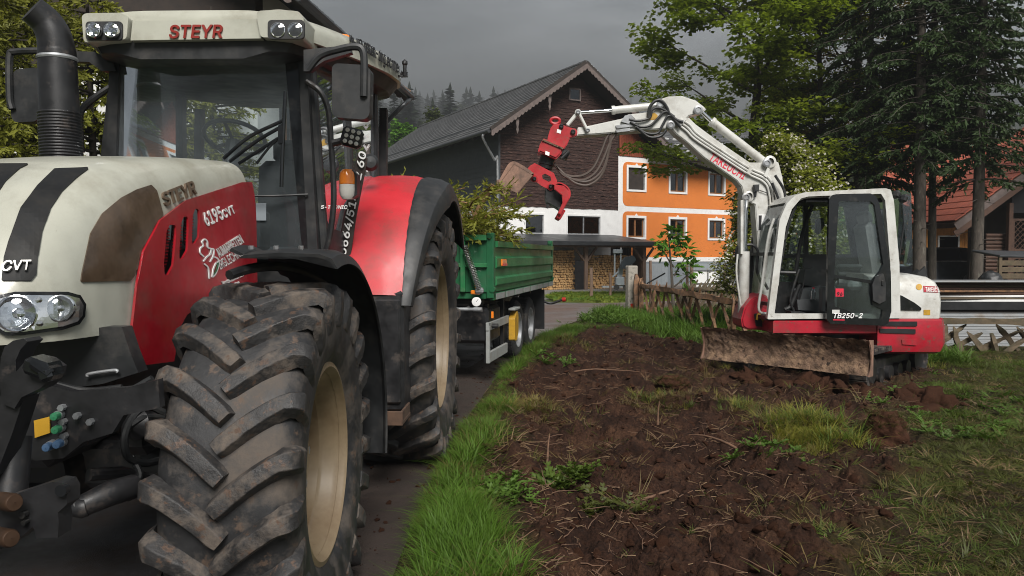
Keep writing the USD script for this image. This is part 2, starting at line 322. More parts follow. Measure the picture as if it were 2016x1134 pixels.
pm('seat_fabric', (0.045, 0.047, 0.05), 0.9, var=0.2, scale=20)
pm('cab_grey', (0.10, 0.105, 0.11), 0.6, var=0.15)
glass('cab_glass', (0.78, 0.86, 0.87), dust=0.20)
glass('clear_lens', (0.86, 0.88, 0.9)); glass('window_pane', (0.10, 0.115, 0.13), ior=1.7, rough=0.03)
glass('exc_glass', (0.80, 0.86, 0.85), dust=0.06)
# ---------------------------------------------------------------- ground, road, field, hill, air
rng = np.random.default_rng(7)
def road_edge(y): return np.interp(y, [-3, 3.7, 5.5, 6.6, 8.5, 10.8, 14.5, 18, 21, 23.2, 26], [-0.62, -0.60, -0.58, -0.50, -0.33, -0.10, 0.46, 1.5, 2.5, 3.5, 5.9])
def soil_left(y): return np.interp(y, [0, 3.7, 4.4, 4.75, 5.2, 5.7, 6.3, 7.9, 9.9, 12, 14, 15.5, 17], [0.03, 0.01, -0.04, -0.10, -0.31, -0.27, -0.09, -0.08, 0.01, 0.45, 1.0, 1.5, 2.6])
def soil_right(y): return np.interp(y, [0, 3.7, 5.0, 6.0, 7.0, 7.9, 9.0, 11, 13, 15, 17], [1.3, 1.75, 2.5, 3.2, 3.8, 4.3, 5.1, 6.3, 4.6, 3.4, 2.7])
def soil_mask(x, y, k=0.9):
    P = np.stack([x, y, 0 * x], -1); w = (meshkit.fbm(P * 1.7 + 3.1, 4, 5) - 0.5) * 0.75
    a = (x - soil_left(y) + w * 0.45) / 0.10; b = (soil_right(y) - x + w * 2.4) / 0.55
    return np.clip(np.minimum(a, b), 0, 1) * np.clip((16.6 - y + w) / 0.5, 0, 1)
def ground_z(x, y, fine=True):
    P = np.stack([x, y, 0 * x], -1); s = soil_mask(x, y)
    big = meshkit.fbm(P * 0.9, 3, 11) - 0.5
    z = 0.045 + 0.05 * big
    bank = np.clip((x - soil_left(y)) / 0.6, 0, 1)
    right = np.clip((x - soil_right(y)) / 1.5, 0, 1)
    z = z - 0.16 * bank + 0.05 * right
    if fine:
        m = meshkit.fbm(P * 3.1, 4, 21) - 0.5; f = meshkit.fbm(P * 10.0, 4, 31) - 0.5; r = np.abs(meshkit.fbm(P * 5.0, 3, 41) - 0.5)
        g2 = meshkit.fbm(P * 26.0, 3, 61) - 0.5
        z = z + s * (0.28 * m + 0.15 * f + 0.05 * g2 - 0.18 * r + 0.035) + (1 - s) * (0.05 * f + 0.05 * m) * np.clip((x - road_edge(y)) / 0.4, 0.2, 1)
        z = z + s * 0.09 * np.clip(meshkit.fbm(P * 1.4 + 9, 2, 77) - 0.52, 0, 1) * 4 * 0.6
    e = np.clip((x - road_edge(y)) / 0.10 + 0.5, 0, 1) * np.clip((25.0 - y) / 1.5, 0, 1)
    return z * e + (1 - e) * -0.09
ty = 1 / np.linspace(1 / 1.4, 1 / 27.0, 150)
ys = np.unique(np.concatenate([1.0 / np.linspace(1 / 2.6, 1 / 27.0, 430), [0.4, 0.9, 1.4, 1.8, 2.2]]))
tx = np.unique(np.concatenate([np.linspace(-0.16, 0.74, 520), np.linspace(0.74, 1.6, 50), np.linspace(-0.5, -0.16, 30)]))
YY, TX = np.meshgrid(ys, tx, indexing='ij'); XX = TX * (YY + 0.6)
ZZ = ground_z(XX, YY); SM = soil_mask(XX, YY)
k, n = XX.shape; i, j = np.meshgrid(np.arange(k - 1), np.arange(n - 1), indexing='ij')
q = np.stack([i * n + j, i * n + j + 1, (i + 1) * n + j + 1, (i + 1) * n + j], -1).reshape(-1, 4)
fm_ = TM(np.stack([XX, YY, ZZ], -1).reshape(-1, 3), np.vstack([q[:, [0, 1, 2]], q[:, [0, 2, 3]]]))
M['field'] = usdkit.material(stage, '/World/Looks/field', {
    'geo': ('geometry', {}), 'at': ('attribute', {'attribute': 'soil'}),
    'n1': ('noise_texture', {'scale': 3.0, 'detail': 8.0, 'roughness': 0.7}), 'n2': ('noise_texture', {'scale': 55.0, 'detail': 6.0, 'roughness': 0.7}), 'n3': ('noise_texture', {'scale': 1.3, 'detail': 5.0}),
    'rs': ('rgb_ramp', {'ramp': [(0.30, (0.014, 0.0068, 0.0045)), (0.50, (0.036, 0.0175, 0.0112)), (0.70, (0.088, 0.046, 0.027))]}),
    'rf': ('rgb_ramp', {'ramp': [(0.35, (0.5, 0.5, 0.5)), (0.65, (1.35, 1.3, 1.25))]}),
    'rg': ('rgb_ramp', {'ramp': [(0.36, (0.026, 0.016, 0.009)), (0.50, (0.034, 0.031, 0.010)), (0.66, (0.052, 0.046, 0.014))]}),
    'ms': ('mix', {'mix_type': 'multiply', 'fac': 1.0}), 'mg': ('mix', {'mix_type': 'multiply', 'fac': 0.8}), 'mx': ('mix', {'mix_type': 'mix'}),
    'vn': ('voronoi_texture', {'scale': 38.0, 'feature': 'f1'}), 'bh': ('math', {'math_type': 'multiply_add', 'value2': 0.6}),
    'b': ('bump', {'strength': 0.9, 'distance': 0.03}), 'p': ('principled_bsdf', {'roughness': 0.95, 'specular_ior_level': 0.15})},
    [('geo.position', 'n1.vector'), ('geo.position', 'n2.vector'), ('geo.position', 'n3.vector'), ('n1.fac', 'rs.fac'), ('n2.fac', 'rf.fac'), ('n3.fac', 'rg.fac'),
     ('rs.color', 'ms.color1'), ('rf.color', 'ms.color2'), ('rg.color', 'mg.color1'), ('rf.color', 'mg.color2'), ('at.fac', 'mx.fac'), ('mg.color', 'mx.color1'), ('ms.color', 'mx.color2'),
     ('geo.position', 'vn.vector'), ('vn.distance', 'bh.value1'), ('n2.fac', 'bh.value3'), ('bh.value', 'b.height'), ('b.normal', 'p.normal'), ('mx.color', 'p.base_color')], surface='p.BSDF')
fp = usdkit.mesh(stage, '/World/field', fm_, M['field'], smooth=True)
UsdGeom.PrimvarsAPI(fp).CreatePrimvar('soil', Sdf.ValueTypeNames.FloatArray, 'vertex').Set(Vt.FloatArray.FromNumpy(SM.ravel().astype(np.float32)))
tag(fp.GetPrim(), kind='structure')
# the sheet to the horizon, sunk under the field and rising into the wooded slope
pm('meadow', (0.055, 0.072, 0.018), 0.95, var=0.35, scale=0.9, space='world', bump=0.5, bscale=8, dirt=(0.06, 0.045, 0.025), dscale=0.6, damt=(0.5, 0.7), bdist=0.03)
def hill_z(x, y):
    P = np.stack([x * 0.012, y * 0.012, 0 * x], -1)
    h = np.clip(y - 62 - 12 * meshkit.fbm(P * 2, 3, 3), 0, None)
    h2 = np.clip(x - 62, 0, None)
    crest = 75 + 20 * meshkit.fbm(P * 1.2 + 5, 3, 8) + 4 * np.clip((x - 20) / 60, -1, 1)
    z = 0.21 * h + 0.2 * h2 * np.clip((y - 10) / 60, 0, 1)
    return crest * (1 - np.exp(-z / crest))
gx = np.concatenate([np.linspace(-1500, -200, 8), np.linspace(-190, 290, 97), np.linspace(300, 1500, 8)])
gy = np.concatenate([np.linspace(-1500, -60, 8), np.linspace(-40, 40, 17), np.linspace(45, 420, 76), np.linspace(450, 1600, 10)])
GX, GY = np.meshgrid(gx, gy, indexing='ij')
inside = (GX > -18) & (GX < 42) & (GY > -8) & (GY < 22)
GZ = np.where(inside, -0.6, -0.02) + hill_z(GX, GY)
k, n = GX.shape; i, j = np.meshgrid(np.arange(k - 1), np.arange(n - 1), indexing='ij')
q = np.stack([i * n + j, (i + 1) * n + j, (i + 1) * n + j + 1, i * n + j + 1], -1).reshape(-1, 4)
obj('ground', TM(np.stack([GX, GY, GZ], -1).reshape(-1, 3), np.vstack([q[:, [0, 1, 2]], q[:, [0, 2, 3]]])), 'meadow', kind='structure', smooth=True)
# road: wet asphalt with washed-on earth; yard of fine gravel; lawn before the shed
pm('asphalt', (0.034, 0.035, 0.038), 0.55, var=0.25, scale=1.5, space='world', bump=0.5, bscale=160, dirt=(0.030, 0.019, 0.014), dscale=0.9, damt=(0.45, 0.60), drough=0.9, dirt2=(0.028, 0.028, 0.03), d2scale=30, d2amt=(0.52, 0.68))
pm('gravel', (0.21, 0.20, 0.185), 0.9, var=0.3, scale=60, space='world', bump=0.8, bscale=90, dirt=(0.10, 0.085, 0.07), dscale=0.7, damt=(0.5, 0.7))
pm('road_far', (0.135, 0.125, 0.122), 0.4, var=0.2, scale=1.2, space='world', bump=0.3, bscale=140, dirt=(0.115, 0.075, 0.060), dscale=0.35, damt=(0.42, 0.6), drough=0.75)
pm('roadside_earth', (0.038, 0.024, 0.018), 0.85, var=0.35, scale=6, space='world', bump=0.8, bscale=70, dirt=(0.028, 0.019, 0.014), dscale=3.0, damt=(0.45, 0.62), bdist=0.03)
def strip(xa, xb, ys_, z, nx=8):
    R = [[(xa(y) + (xb(y) - xa(y)) * t, y, z(xa(y) + (xb(y) - xa(y)) * t, y)) for t in np.linspace(0, 1, nx)] for y in ys_]
    m = ring_loft(R, cap=False, closed=False); 
    if np.cross(m.vertices[m.faces[0, 1]] - m.vertices[m.faces[0, 0]], m.vertices[m.faces[0, 2]] - m.vertices[m.faces[0, 0]])[2] < 0: m.faces = m.faces[:, ::-1]
    return m
obj('road', strip(lambda y: -4.6 + 0.02 * y, lambda y: road_edge(y) + 0.16, np.concatenate([np.linspace(-8, 3, 12), np.linspace(3.3, 14, 60)]), lambda x, y: 0.0), 'asphalt', kind='structure', smooth=True)
obj('road_shoulder', strip(lambda y: road_edge(y) - 0.48 - 0.05 * math.sin(y * 2.1), lambda y: road_edge(y) + 0.15, np.linspace(1.0, 13.9, 90), lambda x, y: 0.006 + 0.012 * float(meshkit.noise(A([x * 6, y * 6, 0])))), 'roadside_earth', kind='structure', smooth=True)
obj('far_road', prism([(-4.3, 13.9), (0.55, 13.9), (1.0, 16.0), (1.62, 18), (2.62, 21), (3.66, 23.2), (6.3, 25.2), (12, 27.0), (20, 28.6), (20, 31.6), (11, 29.2), (5.2, 26.4), (3.0, 25.2), (1.0, 25.4), (0.4, 27), (-3.2, 29), (-4.0, 21)], -0.2, 0.004, XY), 'road_far', kind='structure')
yard = sg.Polygon([(-8, 22), (1.2, 24.8), (0.9, 26.5), (1.4, 28.0), (1.5, 32.0), (13, 33.0), (22, 40), (22, 52), (-12, 38)])
obj('yard', prism(yard, -0.3, 0.006, XY), 'gravel', kind='structure')
pm('lawn', (0.17, 0.20, 0.026), 0.95, var=0.3, scale=3, space='world', bump=0.8, bscale=40, dirt=(0.075, 0.11, 0.016), dscale=1.5, damt=(0.45, 0.65))
lw = sg.Polygon([(1.45, 26.6), (2.6, 25.9), (4.4, 25.8), (6.5, 27.2), (12, 30.0), (14, 32.5), (8, 32.6), (1.9, 32.0), (1.3, 29)]).buffer(0.5).buffer(-0.5)
obj('lawn', prism(lw, -0.2, 0.05, XY), 'lawn', kind='structure')
pm('leaf_litter', (0.045, 0.042, 0.022), 0.95, var=0.5, scale=4, space='world', bump=1.0, bscale=20)
# air
M['haze'] = usdkit.material(stage, '/World/Looks/haze', {'v': ('principled_volume', {'color': (0.66, 0.69, 0.71), 'density': 0.0009, 'anisotropy': 0.2})}, volume='v.volume')
obj('haze', boxb((-260, -40, -3), (330, 460, 125)), 'haze', kind='stuff', smooth=False)
M['cloud_bank'] = usdkit.material(stage, '/World/Looks/cloud_bank', {'v': ('principled_volume', {'color': (0.66, 0.69, 0.71), 'density': 0.034, 'anisotropy': 0.2})}, volume='v.volume')
obj('cloud_bank', boxb((-250, 90, -2.5), (75, 440, 36)), 'cloud_bank', kind='stuff', smooth=False)
# ---------------------------------------------------------------- farmhouse
rng = np.random.default_rng(11)
pm('plaster_white', (0.74, 0.74, 0.73), 0.85, var=0.05, scale=2.5, bump=0.25, bscale=14, dirt=(0.52, 0.51, 0.49), dscale=1.3, damt=(0.55, 0.85))
pm('plaster_orange', (0.62, 0.182, 0.034), 0.85, var=0.05, scale=1.5, bump=0.1, bscale=60, dirt=(0.54, 0.15, 0.025), dscale=0.6, damt=(0.5, 0.8))
pm('plaster_grey', (0.19, 0.215, 0.235), 0.85, var=0.08, scale=2)
pm('old_boards', (0.048, 0.0165, 0.0105), 0.8, var=0.8, scale=4, stretch=(0.4, 1, 12), bump=1.0, bscale=7, bdist=0.04, dirt=(0.24, 0.135, 0.10), dscale=6, damt=(0.575, 0.65), island=0.4)
pm('fresh_boards', (0.24, 0.050, 0.016), 0.6, var=0.3, scale=5, stretch=(6, 1, 0.4), island=0.2)
pm('weathered_trim', (0.135, 0.105, 0.095), 0.85, var=0.3, scale=6, dirt=(0.10, 0.08, 0.075), dscale=5, damt=(0.5, 0.7))
pm('dark_wood', (0.028, 0.020, 0.016), 0.75, var=0.4, scale=5, bump=0.3, bscale=40)
pm('slate_shingle', (0.062, 0.070, 0.078), 0.6, var=0.15, scale=3, bump=0.2, bscale=30, island=0.28)
pm('roof_tile', (0.085, 0.086, 0.088), 0.55, var=0.25, scale=2, bump=0.2, bscale=40, island=0.22, dirt=(0.14, 0.14, 0.14), dscale=1.0, damt=(0.5, 0.75))
pm('red_tile', (0.42, 0.105, 0.060), 0.7, var=0.2, scale=2, island=0.25, bump=0.2, bscale=30)
pm('sheet_dark', (0.045, 0.048, 0.052), 0.45, metal=0.3, var=0.2, scale=3)
pm('window_brown', (0.20, 0.085, 0.030), 0.5, var=0.2, scale=12)
pm('log_end', (0.80, 0.50, 0.22), 0.85, var=0.25, scale=9, island=0.35, dirt=(0.48, 0.25, 0.09), dscale=18, damt=(0.5, 0.7))
pm('post_wood', (0.16, 0.105, 0.075), 0.8, var=0.35, scale=6, stretch=(5, 5, 0.8), bump=0.4, bscale=14)
pm('curtain', (0.55, 0.55, 0.53), 0.9, var=0.1, scale=3)
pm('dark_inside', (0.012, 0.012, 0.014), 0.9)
def window(parent, x0, x1, z0, z1, y, fm='window_brown', casements=2, bar=0.06, blind=None, depth=0.05):
    """A window in a wall whose face is the local plane y: frame, panes and what stands behind."""
    f = [boxb((x0, y - depth, z0), (x0 + bar, y + 0.03, z1), 0.006), boxb((x1 - bar, y - depth, z0), (x1, y + 0.03, z1), 0.006),
         boxb((x0 + bar, y - depth + 0.002, z0), (x1 - bar, y + 0.03, z0 + bar), 0.006), boxb((x0 + bar, y - depth + 0.002, z1 - bar), (x1 - bar, y + 0.03, z1), 0.006)]
    for c in range(1, casements):
        xm = x0 + (x1 - x0) * c / casements; f.append(boxb((xm - bar * 0.8, y - depth - 0.006, z0 + bar), (xm + bar * 0.8, y + 0.02, z1 - bar), 0.006))
    w = obj('window', f, fm, parent)
    for c in range(casements):
        a, b = x0 + (x1 - x0) * c / casements, x0 + (x1 - x0) * (c + 1) / casements
        obj('pane', boxb((a + bar * 0.8, y - depth * 0.45, z0 + bar * 0.9), (b - bar * 0.8, y - depth * 0.45 + 0.006, z1 - bar * 0.9)), 'window_pane', w, smooth=False)
        if blind: obj('blind', boxb((a + bar, y - depth * 0.45 + 0.012, z1 - bar - (z1 - z0) * blind), (b - bar, y - depth * 0.45 + 0.02, z1 - bar)), 'curtain', w, smooth=False)
    return w
pm('machine_white', (0.27, 0.30, 0.32), 0.6, var=0.05)
H0 = (-0.64, 37.0, 0.0)
fh = thing('farmhouse', 'farmhouse with dark timber gable, white ground floor and orange painted wing behind the woodshed', 'house', H0, 29.0)
GA, GX_, EZ, SL, OV = 4.45, 11.17, 7.44, 0.697, 0.9
def rake_z(s): return GX_ - SL * abs(s - GA)
LEN = 20.0
# walls
gable = sg.Polygon([(0, 4.03), (0, rake_z(0) - 0.25), (GA, GX_ - 0.25), (8.9, rake_z(8.9) - 0.25), (8.9, 4.03)])
obj('gable_backing', prism(gable, 0.06, 0.30, XZ), 'dark_wood', fh)
holes = [sg.box(1.5, 2.69, 2.54, 3.65), sg.box(3.97, 2.69, 6.0, 3.62)]
wl = sg.box(0, -0.3, 7.15, 4.03)
for h in holes: wl = wl.difference(h)
obj('base_wall', prism(wl, 0.0, 0.35, XZ), 'plaster_white', fh, label='white plastered ground floor wall')
obj('base_wall', boxb((0.001, 0.352, -0.3), (0.35, LEN, 4.03)), 'plaster_white', fh)
obj('upper_side_wall', boxb((0.03, 0.30, 4.031), (0.3, LEN, EZ + 0.45)), 'dark_wood', fh)
for (a, b, c) in ((1.5, 2.54, 1), (3.97, 6.0, 2)):
    window(fh, a + 0.002, b - 0.002, 2.695, 3.62, 0.10, 'steel_dull', c, 0.045, blind=0.36)
    obj('window_surround', [boxb((a - 0.09, -0.025, 2.6), (a - 0.003, 0.02, 3.72)), boxb((b + 0.003, -0.025, 2.6), (b + 0.09, 0.02, 3.72)), boxb((a - 0.003, -0.024, 3.63), (b + 0.003, 0.02, 3.72)), boxb((a - 0.12, -0.06, 2.56), (b + 0.12, 0.02, 2.64))], 'plaster_white', fh)
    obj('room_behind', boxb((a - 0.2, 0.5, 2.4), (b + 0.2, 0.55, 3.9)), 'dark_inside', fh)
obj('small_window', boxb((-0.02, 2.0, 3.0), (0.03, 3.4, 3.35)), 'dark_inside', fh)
# split boards, each laid in its own row
z = 4.04; lamp = None
while z < GX_ - 0.55:
    h = rng.uniform(0.13, 0.19)
    s0 = max(0.0, GA - (GX_ - 0.32 - z - h) / SL); s1 = min(7.13 if z < 8.2 else 8.9, GA + (GX_ - 0.32 - z - h) / SL)
    if s1 - s0 < 0.3: break
    parts, a = [], s0
    while a < s1 - 0.02:
        b = min(s1, a + rng.uniform(2.8, 6.5)); b = s1 if s1 - b < 1.2 else b
        if not (3.95 < (a + b) / 2 < 4.72 and 9.35 < z < 10.05 and False):
            n = max(3, int((b - a) / 0.22)); xs = np.linspace(a + 0.002, b - 0.002, n); lo = z - 0.03 + rng.normal(0, 0.016, n); pr = -0.035 + rng.normal(0, 0.009, n)
            rings = [[(x, 0.055, z + h), (x, 0.0 + q * 0.3, z + h), (x, q, l), (x, 0.055, l)] for x, l, q in zip(xs, lo, pr)]
            parts.append(ring_loft(rings))
        a = b
    obj('wall_board', [fixn(p) for p in parts], 'old_boards', fh, smooth=False); z += h
window(fh, 3.98, 4.70, 9.45, 10.08, -0.05, 'weathered_trim', 1, 0.07)
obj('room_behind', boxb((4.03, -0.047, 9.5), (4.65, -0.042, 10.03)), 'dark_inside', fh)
# roof: two slopes of tiles on slabs, verge boards with scalloped trim
def slope(side):
    x1 = GA + side * (GA + OV); n = unit(A([side * SL, 0, 1.0]))
    slab = prism([(GA, GX_), (x1, EZ), (x1, EZ - 0.12), (GA, GX_ - 0.12)], -OV, LEN + OV, XZ)
    L = math.hypot(GA + OV, GX_ - EZ); d = unit(A([side * (GA + OV), 0, EZ - GX_])); rows = int(L / 0.33); T = []
    for r in range(rows):
        for y in np.arange(-OV, LEN + OV, 0.30):
            c = A([GA, y + 0.15, GX_ + 0.02]) + d * ((r + 0.5) * L / rows) + n * 0.03
            R = np.stack([d, A([0, side * 1.0, 0]) if 0 else np.cross(n, d), n], 1)
            t = roty(0); T.append(box(c, (0.36, 0.285, 0.03), 0, R @ roty(-4.0)))
    return slab, T, d, n
for sd, nm in ((-1, 'a'), (1, 'b')):
    slab, T, d, n = slope(sd)
    rf = obj('roof', slab, 'dark_wood', fh); obj('roof_tiles', T, 'roof_tile', rf, kind='stuff', smooth=False)
obj('ridge_cap', tube([(GA, -OV, GX_ + 0.05), (GA, LEN + OV, GX_ + 0.05)], 0.11, 8), 'roof_tile', fh)
for sd in (-1, 1):
    e = A([GA + sd * (GA + OV), 0, EZ]); a = A([GA, 0, GX_])
    vb = obj('verge_board', beam((a[0], -OV - 0.03, a[2] + 0.02), (e[0], -OV - 0.03, e[2] + 0.02), 0.04, 0.24, up=(0, 0, 1)), 'dark_wood', fh)
    L = np.linalg.norm(e - a); u = (e - a) / L; pts = [(0, 0)]; k = int(L / 0.24)
    sc = [(i * L / k + dx * L / k, -0.20 - 0.07 * math.sin(math.pi * dx)) for i in range(k) for dx in np.linspace(0, 1, 6, endpoint=False)] + [(L, -0.20)]
    poly = sg.Polygon([(0, 0.02)] + sc + [(L, 0.02)])
    obj('scalloped_trim', prism(poly, -OV - 0.10, -OV - 0.07, lambda p, q, t: np.stack([a[0] + u[0] * p, t, a[2] + u[2] * p + q - 0.05], 1)), 'weathered_trim', vb)
for s in (0.55, 2.35, 7.3):
    zz = rake_z(s) - 0.45
    obj('pendant_ornament', prism([(s - 0.08, zz + 0.25), (s + 0.08, zz + 0.25), (s + 0.08, zz - 0.15), (s + 0.04, zz - 0.3), (s + 0.07, zz - 0.42), (s, zz - 0.62), (s - 0.07, zz - 0.42), (s - 0.04, zz - 0.3), (s - 0.08, zz - 0.15)], -OV + 0.02, -OV + 0.06, XZ), 'weathered_trim', fh)
for yy in np.arange(-OV + 0.2, 6, 0.9): obj('rafter', beam((-OV + 0.05, yy, EZ - 0.16), (0.2, yy, EZ - 0.16 + (OV + 0.15) * SL), 0.1, 0.14), 'dark_wood', fh)
obj('gutter', tube([(-OV - 0.09, -OV, EZ - 0.05), (-OV - 0.09, LEN + OV, EZ - 0.05)], 0.085, 10), 'sheet_dark', fh)
obj('downpipe', tube(bez([(-OV - 0.09, -0.35, EZ - 0.1), (-OV - 0.08, -0.3, EZ - 0.35), (-0.3, -0.12, EZ - 1.25), (-0.12, -0.1, EZ - 1.55), (-0.12, -0.1, 0.2)], 8), 0.06, 10), 'steel_dull', fh)
T = []                                                         # slate hung side wall
for r, z in enumerate(np.arange(4.0, EZ + 0.5, 0.26)):
    for y in np.arange(0.0 if r % 2 else -0.2, LEN, 0.42):
        y1 = min(max(y + 0.415, 0.1), LEN); y0 = max(y, 0.0)
        T.append(box((-0.005, (y0 + y1) / 2, z + 0.15), (0.022, y1 - y0, 0.32), 0, roty(3.5 + rng.normal(0, 0.4))))
obj('slate_shingles', T, 'slate_shingle', fh, kind='stuff', smooth=False)
obj('corner_board', boxb((-0.04, -0.05, 4.02), (0.06, -0.036, EZ)), 'slate_shingle', fh)
# orange wing
wx0, wx1 = 7.152, 24.0
ctr = [8.35, 11.24, 14.13, 17.0, 19.9, 22.6]
wing = sg.box(wx0, -0.3, wx1, 6.86)
for c in ctr:
    for (za, zb) in ((5.12, 6.30), (2.58, 3.62)): wing = wing.difference(sg.box(c - 0.56, za, c + 0.56, zb))
obj('wing_wall', prism(wing, 0.0, 0.4, XZ), 'plaster_white', fh)
for (za, zb) in ((4.24, 6.58), (1.52, 3.96)):
    g = rpoly(sg.box(wx0 + 0.30, za, wx1 - 0.3, zb), 0.28)
    for c in ctr: g = g.difference(sg.box(c - 0.67, (5.02 if za > 4 else 2.48), c + 0.67, (6.42 if za > 4 else 3.74)))
    obj('orange_field', prism(g, -0.012, 0.0, XZ), 'plaster_orange', fh, label='orange painted wall field with rounded corners')
for r, (za, zb) in enumerate(((5.12, 6.30), (2.58, 3.62))):
    for c in ctr[:5]:
        zz0, zz1 = (5.02, 6.42) if za > 4 else (2.48, 3.74)
        g = sg.Polygon([(c - 0.665, zz0), (c + 0.665, zz0), (c + 0.665, zz1), (c + 0.1, zz1), (c, zz1 + 0.11), (c - 0.1, zz1), (c - 0.665, zz1)]).difference(sg.box(c - 0.555, za + 0.005, c + 0.555, zb - 0.005))
        obj('window_surround', prism(g, -0.05, 0.02, XZ), 'plaster_white', fh)
        window(fh, c - 0.553, c + 0.553, za + 0.01, zb - 0.01, 0.13, 'window_brown', 2, 0.075, blind=(0.95 if r == 0 else None))
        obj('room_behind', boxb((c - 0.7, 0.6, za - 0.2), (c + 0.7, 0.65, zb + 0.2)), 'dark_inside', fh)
obj('plinth', boxb((wx0 + 0.0, -0.06, -0.3), (wx1, -0.005, 1.26)), 'plaster_grey', fh)
obj('cornice_band', boxb((wx0 + 0.0, -0.075, 1.262), (wx1, -0.004, 1.50), 0.01), 'plaster_white', fh)
for x in (9.0, 12.3, 15.5):
    d = obj('cellar_door', boxb((x, -0.09, -0.1), (x + 1.5, -0.062, 1.15)), 'machine_white', fh)
    for t in np.linspace(0.3, 1.2, 4): obj('door_panel', boxb((x + t - 0.12, -0.098, 0.0), (x + t + 0.12, -0.091, 1.08)), 'machine_white', d)
for x in np.arange(7.2, 9.9, 0.16):                              # upright boards between the wing and the great roof
    zt = min(rake_z(x), rake_z(x + 0.155)) - 0.3
    if zt > 7.0: obj('upright_board', boxb((x, -0.05 - 0.012 * (int(x * 100) % 2), 6.87), (x + 0.152, 0.03, zt), 0.008), 'fresh_boards', fh)
wr = prism([(-1.0, 6.85), (6.0, 10.6), (6.0, 10.45), (-1.0, 6.70)], 9.0, wx1 + 1, lambda a, b, t: np.stack([t, a, b], 1))
wrf = obj('roof', wr, 'dark_wood', fh)
T = []; d = unit(A([0, 7.0, 3.75])); n = unit(A([0, -3.75, 7.0])); R = np.stack([A([1.0, 0, 0]), d, n], 1)
for r in range(24):
    for x in np.arange(9.0, wx1 + 1, 0.30): T.append(box(A([x + 0.15, -1.0, 6.88]) + d * (0.16 + r * 0.325) + n * 0.03, (0.285, 0.36, 0.03), 0, R @ rotx(-4.0)))
obj('roof_tiles', T, 'roof_tile', wrf, kind='stuff', smooth=False)
for r in (2, 5, 8):
    for x in np.arange(9.2, wx1, 0.6): T2 = obj('snow_guard', box(A([x, -1.0, 6.88]) + d * (0.16 + r * 0.325) + n * 0.10, (0.30, 0.03, 0.10), 0.01, R), 'plaster_white', wrf)
obj('gutter', tube([(9.0, -1.08, 6.80), (wx1 + 1, -1.08, 6.80)], 0.085, 10), 'sheet_dark', fh)
obj('wing_end_wall', boxb((wx1 - 0.4, 0.402, -0.3), (wx1, 9, 6.8)), 'plaster_white', fh)
# ---------------------------------------------------------------- woodshed against the farmhouse
def hw(x, y, z): c, s = math.cos(math.radians(29)), math.sin(math.radians(29)); return A([H0[0] + x * c - y * s, H0[1] + x * s + y * c, z])
ws = thing('woodshed', 'open woodshed with dark flat sheet roof leaning on the white farmhouse wall', 'shed', H0, 29.0)
obj('roof', prism([(-3.75, 2.16), (-0.05, 2.60), (-0.05, 2.68), (-3.75, 2.24)], -1.1, 6.9, lambda a, b, t: np.stack([t, a, b], 1)), 'sheet_dark', ws)
obj('fascia', boxb((-1.1, -3.80, 2.06), (6.9, -3.752, 2.25), 0.01), 'sheet_dark', ws)
for x in np.arange(-1.0, 6.9, 0.55): obj('rafter', beam((x, -3.7, 2.10), (x, -0.06, 2.53), 0.07, 0.1), 'dark_wood', ws)
for x in (-0.9, 2.88, 6.3):
    p = obj('post', boxb((x - 0.09, -3.3, 0), (x + 0.09, -3.12, 2.0), 0.015), 'post_wood', ws)
    for sx in (-1, 1): obj('brace', beam((x + sx * 0.08, -3.21, 1.35), (x + sx * 0.62, -3.21, 1.98), 0.09, 0.09, up=(0, 1, 0)), 'post_wood', p)
obj('front_beam', boxb((-1.05, -3.31, 1.98), (6.8, -3.11, 2.12), 0.01), 'post_wood', ws)
for i, x in enumerate(np.arange(6.02, 6.3, 0.13)): obj('side_board', boxb((6.33, -3.1 + i * 0.9, 0), (6.36, -2.28 + i * 0.9, 2.2)), 'post_wood', ws)
for x in np.arange(5.4, 6.25, 0.17): obj('slat', boxb((x, -2.2, 1.2), (x + 0.1, -2.17, 2.1)), 'dark_wood', ws)
obj('wire_mesh_panel', boxb((2.26, -3.28, 0.02), (2.74, -3.25, 1.35), 0.004), 'black_metal', ws)
def firewood(x0, x1, zt, label):
    L, z, r = [], 0.06, 0
    while z < zt:
        x = x0 + rng.uniform(0, 0.08)
        while x < x1:
            rr = rng.uniform(0.045, 0.085); n = rng.integers(4, 8); th = np.sort(rng.uniform(0, 2 * np.pi, n)) + 0.0; th = np.arange(n) * 2 * np.pi / n + rng.uniform(-0.35, 0.35, n) + rng.uniform(0, 6)
            rad = rr * rng.uniform(0.75, 1.1, n); f = -2.75 + rng.normal(0, 0.025)
            ring = np.stack([x + rad * np.cos(th), np.full(n, f), z + rad * np.sin(th) * 0.95], 1); rb = ring.copy(); rb[:, 1] = f + 0.35
            L.append(ring_loft([rb, ring])); x += rr * 1.75
        z += 0.115; r += 1
    return obj('firewood_stack', [fixn(m) for m in L], 'log_end', None, label, 'firewood', kind='stuff', smooth=False)
f1 = firewood(-0.75, 2.58, 1.83, 'tall stack of split firewood under the left bay of the woodshed, next to the trailer')
f2 = firewood(3.2, 5.95, 1.60, 'lower stack of split firewood in the right bay of the woodshed')
for f in (f1, f2):
    x = UsdGeom.Xformable(f); x.AddTranslateOp().Set(Gf.Vec3d(*H0)); x.AddRotateZOp().Set(29.0)
# ---------------------------------------------------------------- chalet on the left of the road
pm('chalet_white', (0.66, 0.66, 0.64), 0.85, var=0.06, scale=2)
ch = thing('chalet', 'white chalet with dark timber gable and wide eaves behind the tractor cab', 'house', (-4.72, 14.25, 0), -5.8)
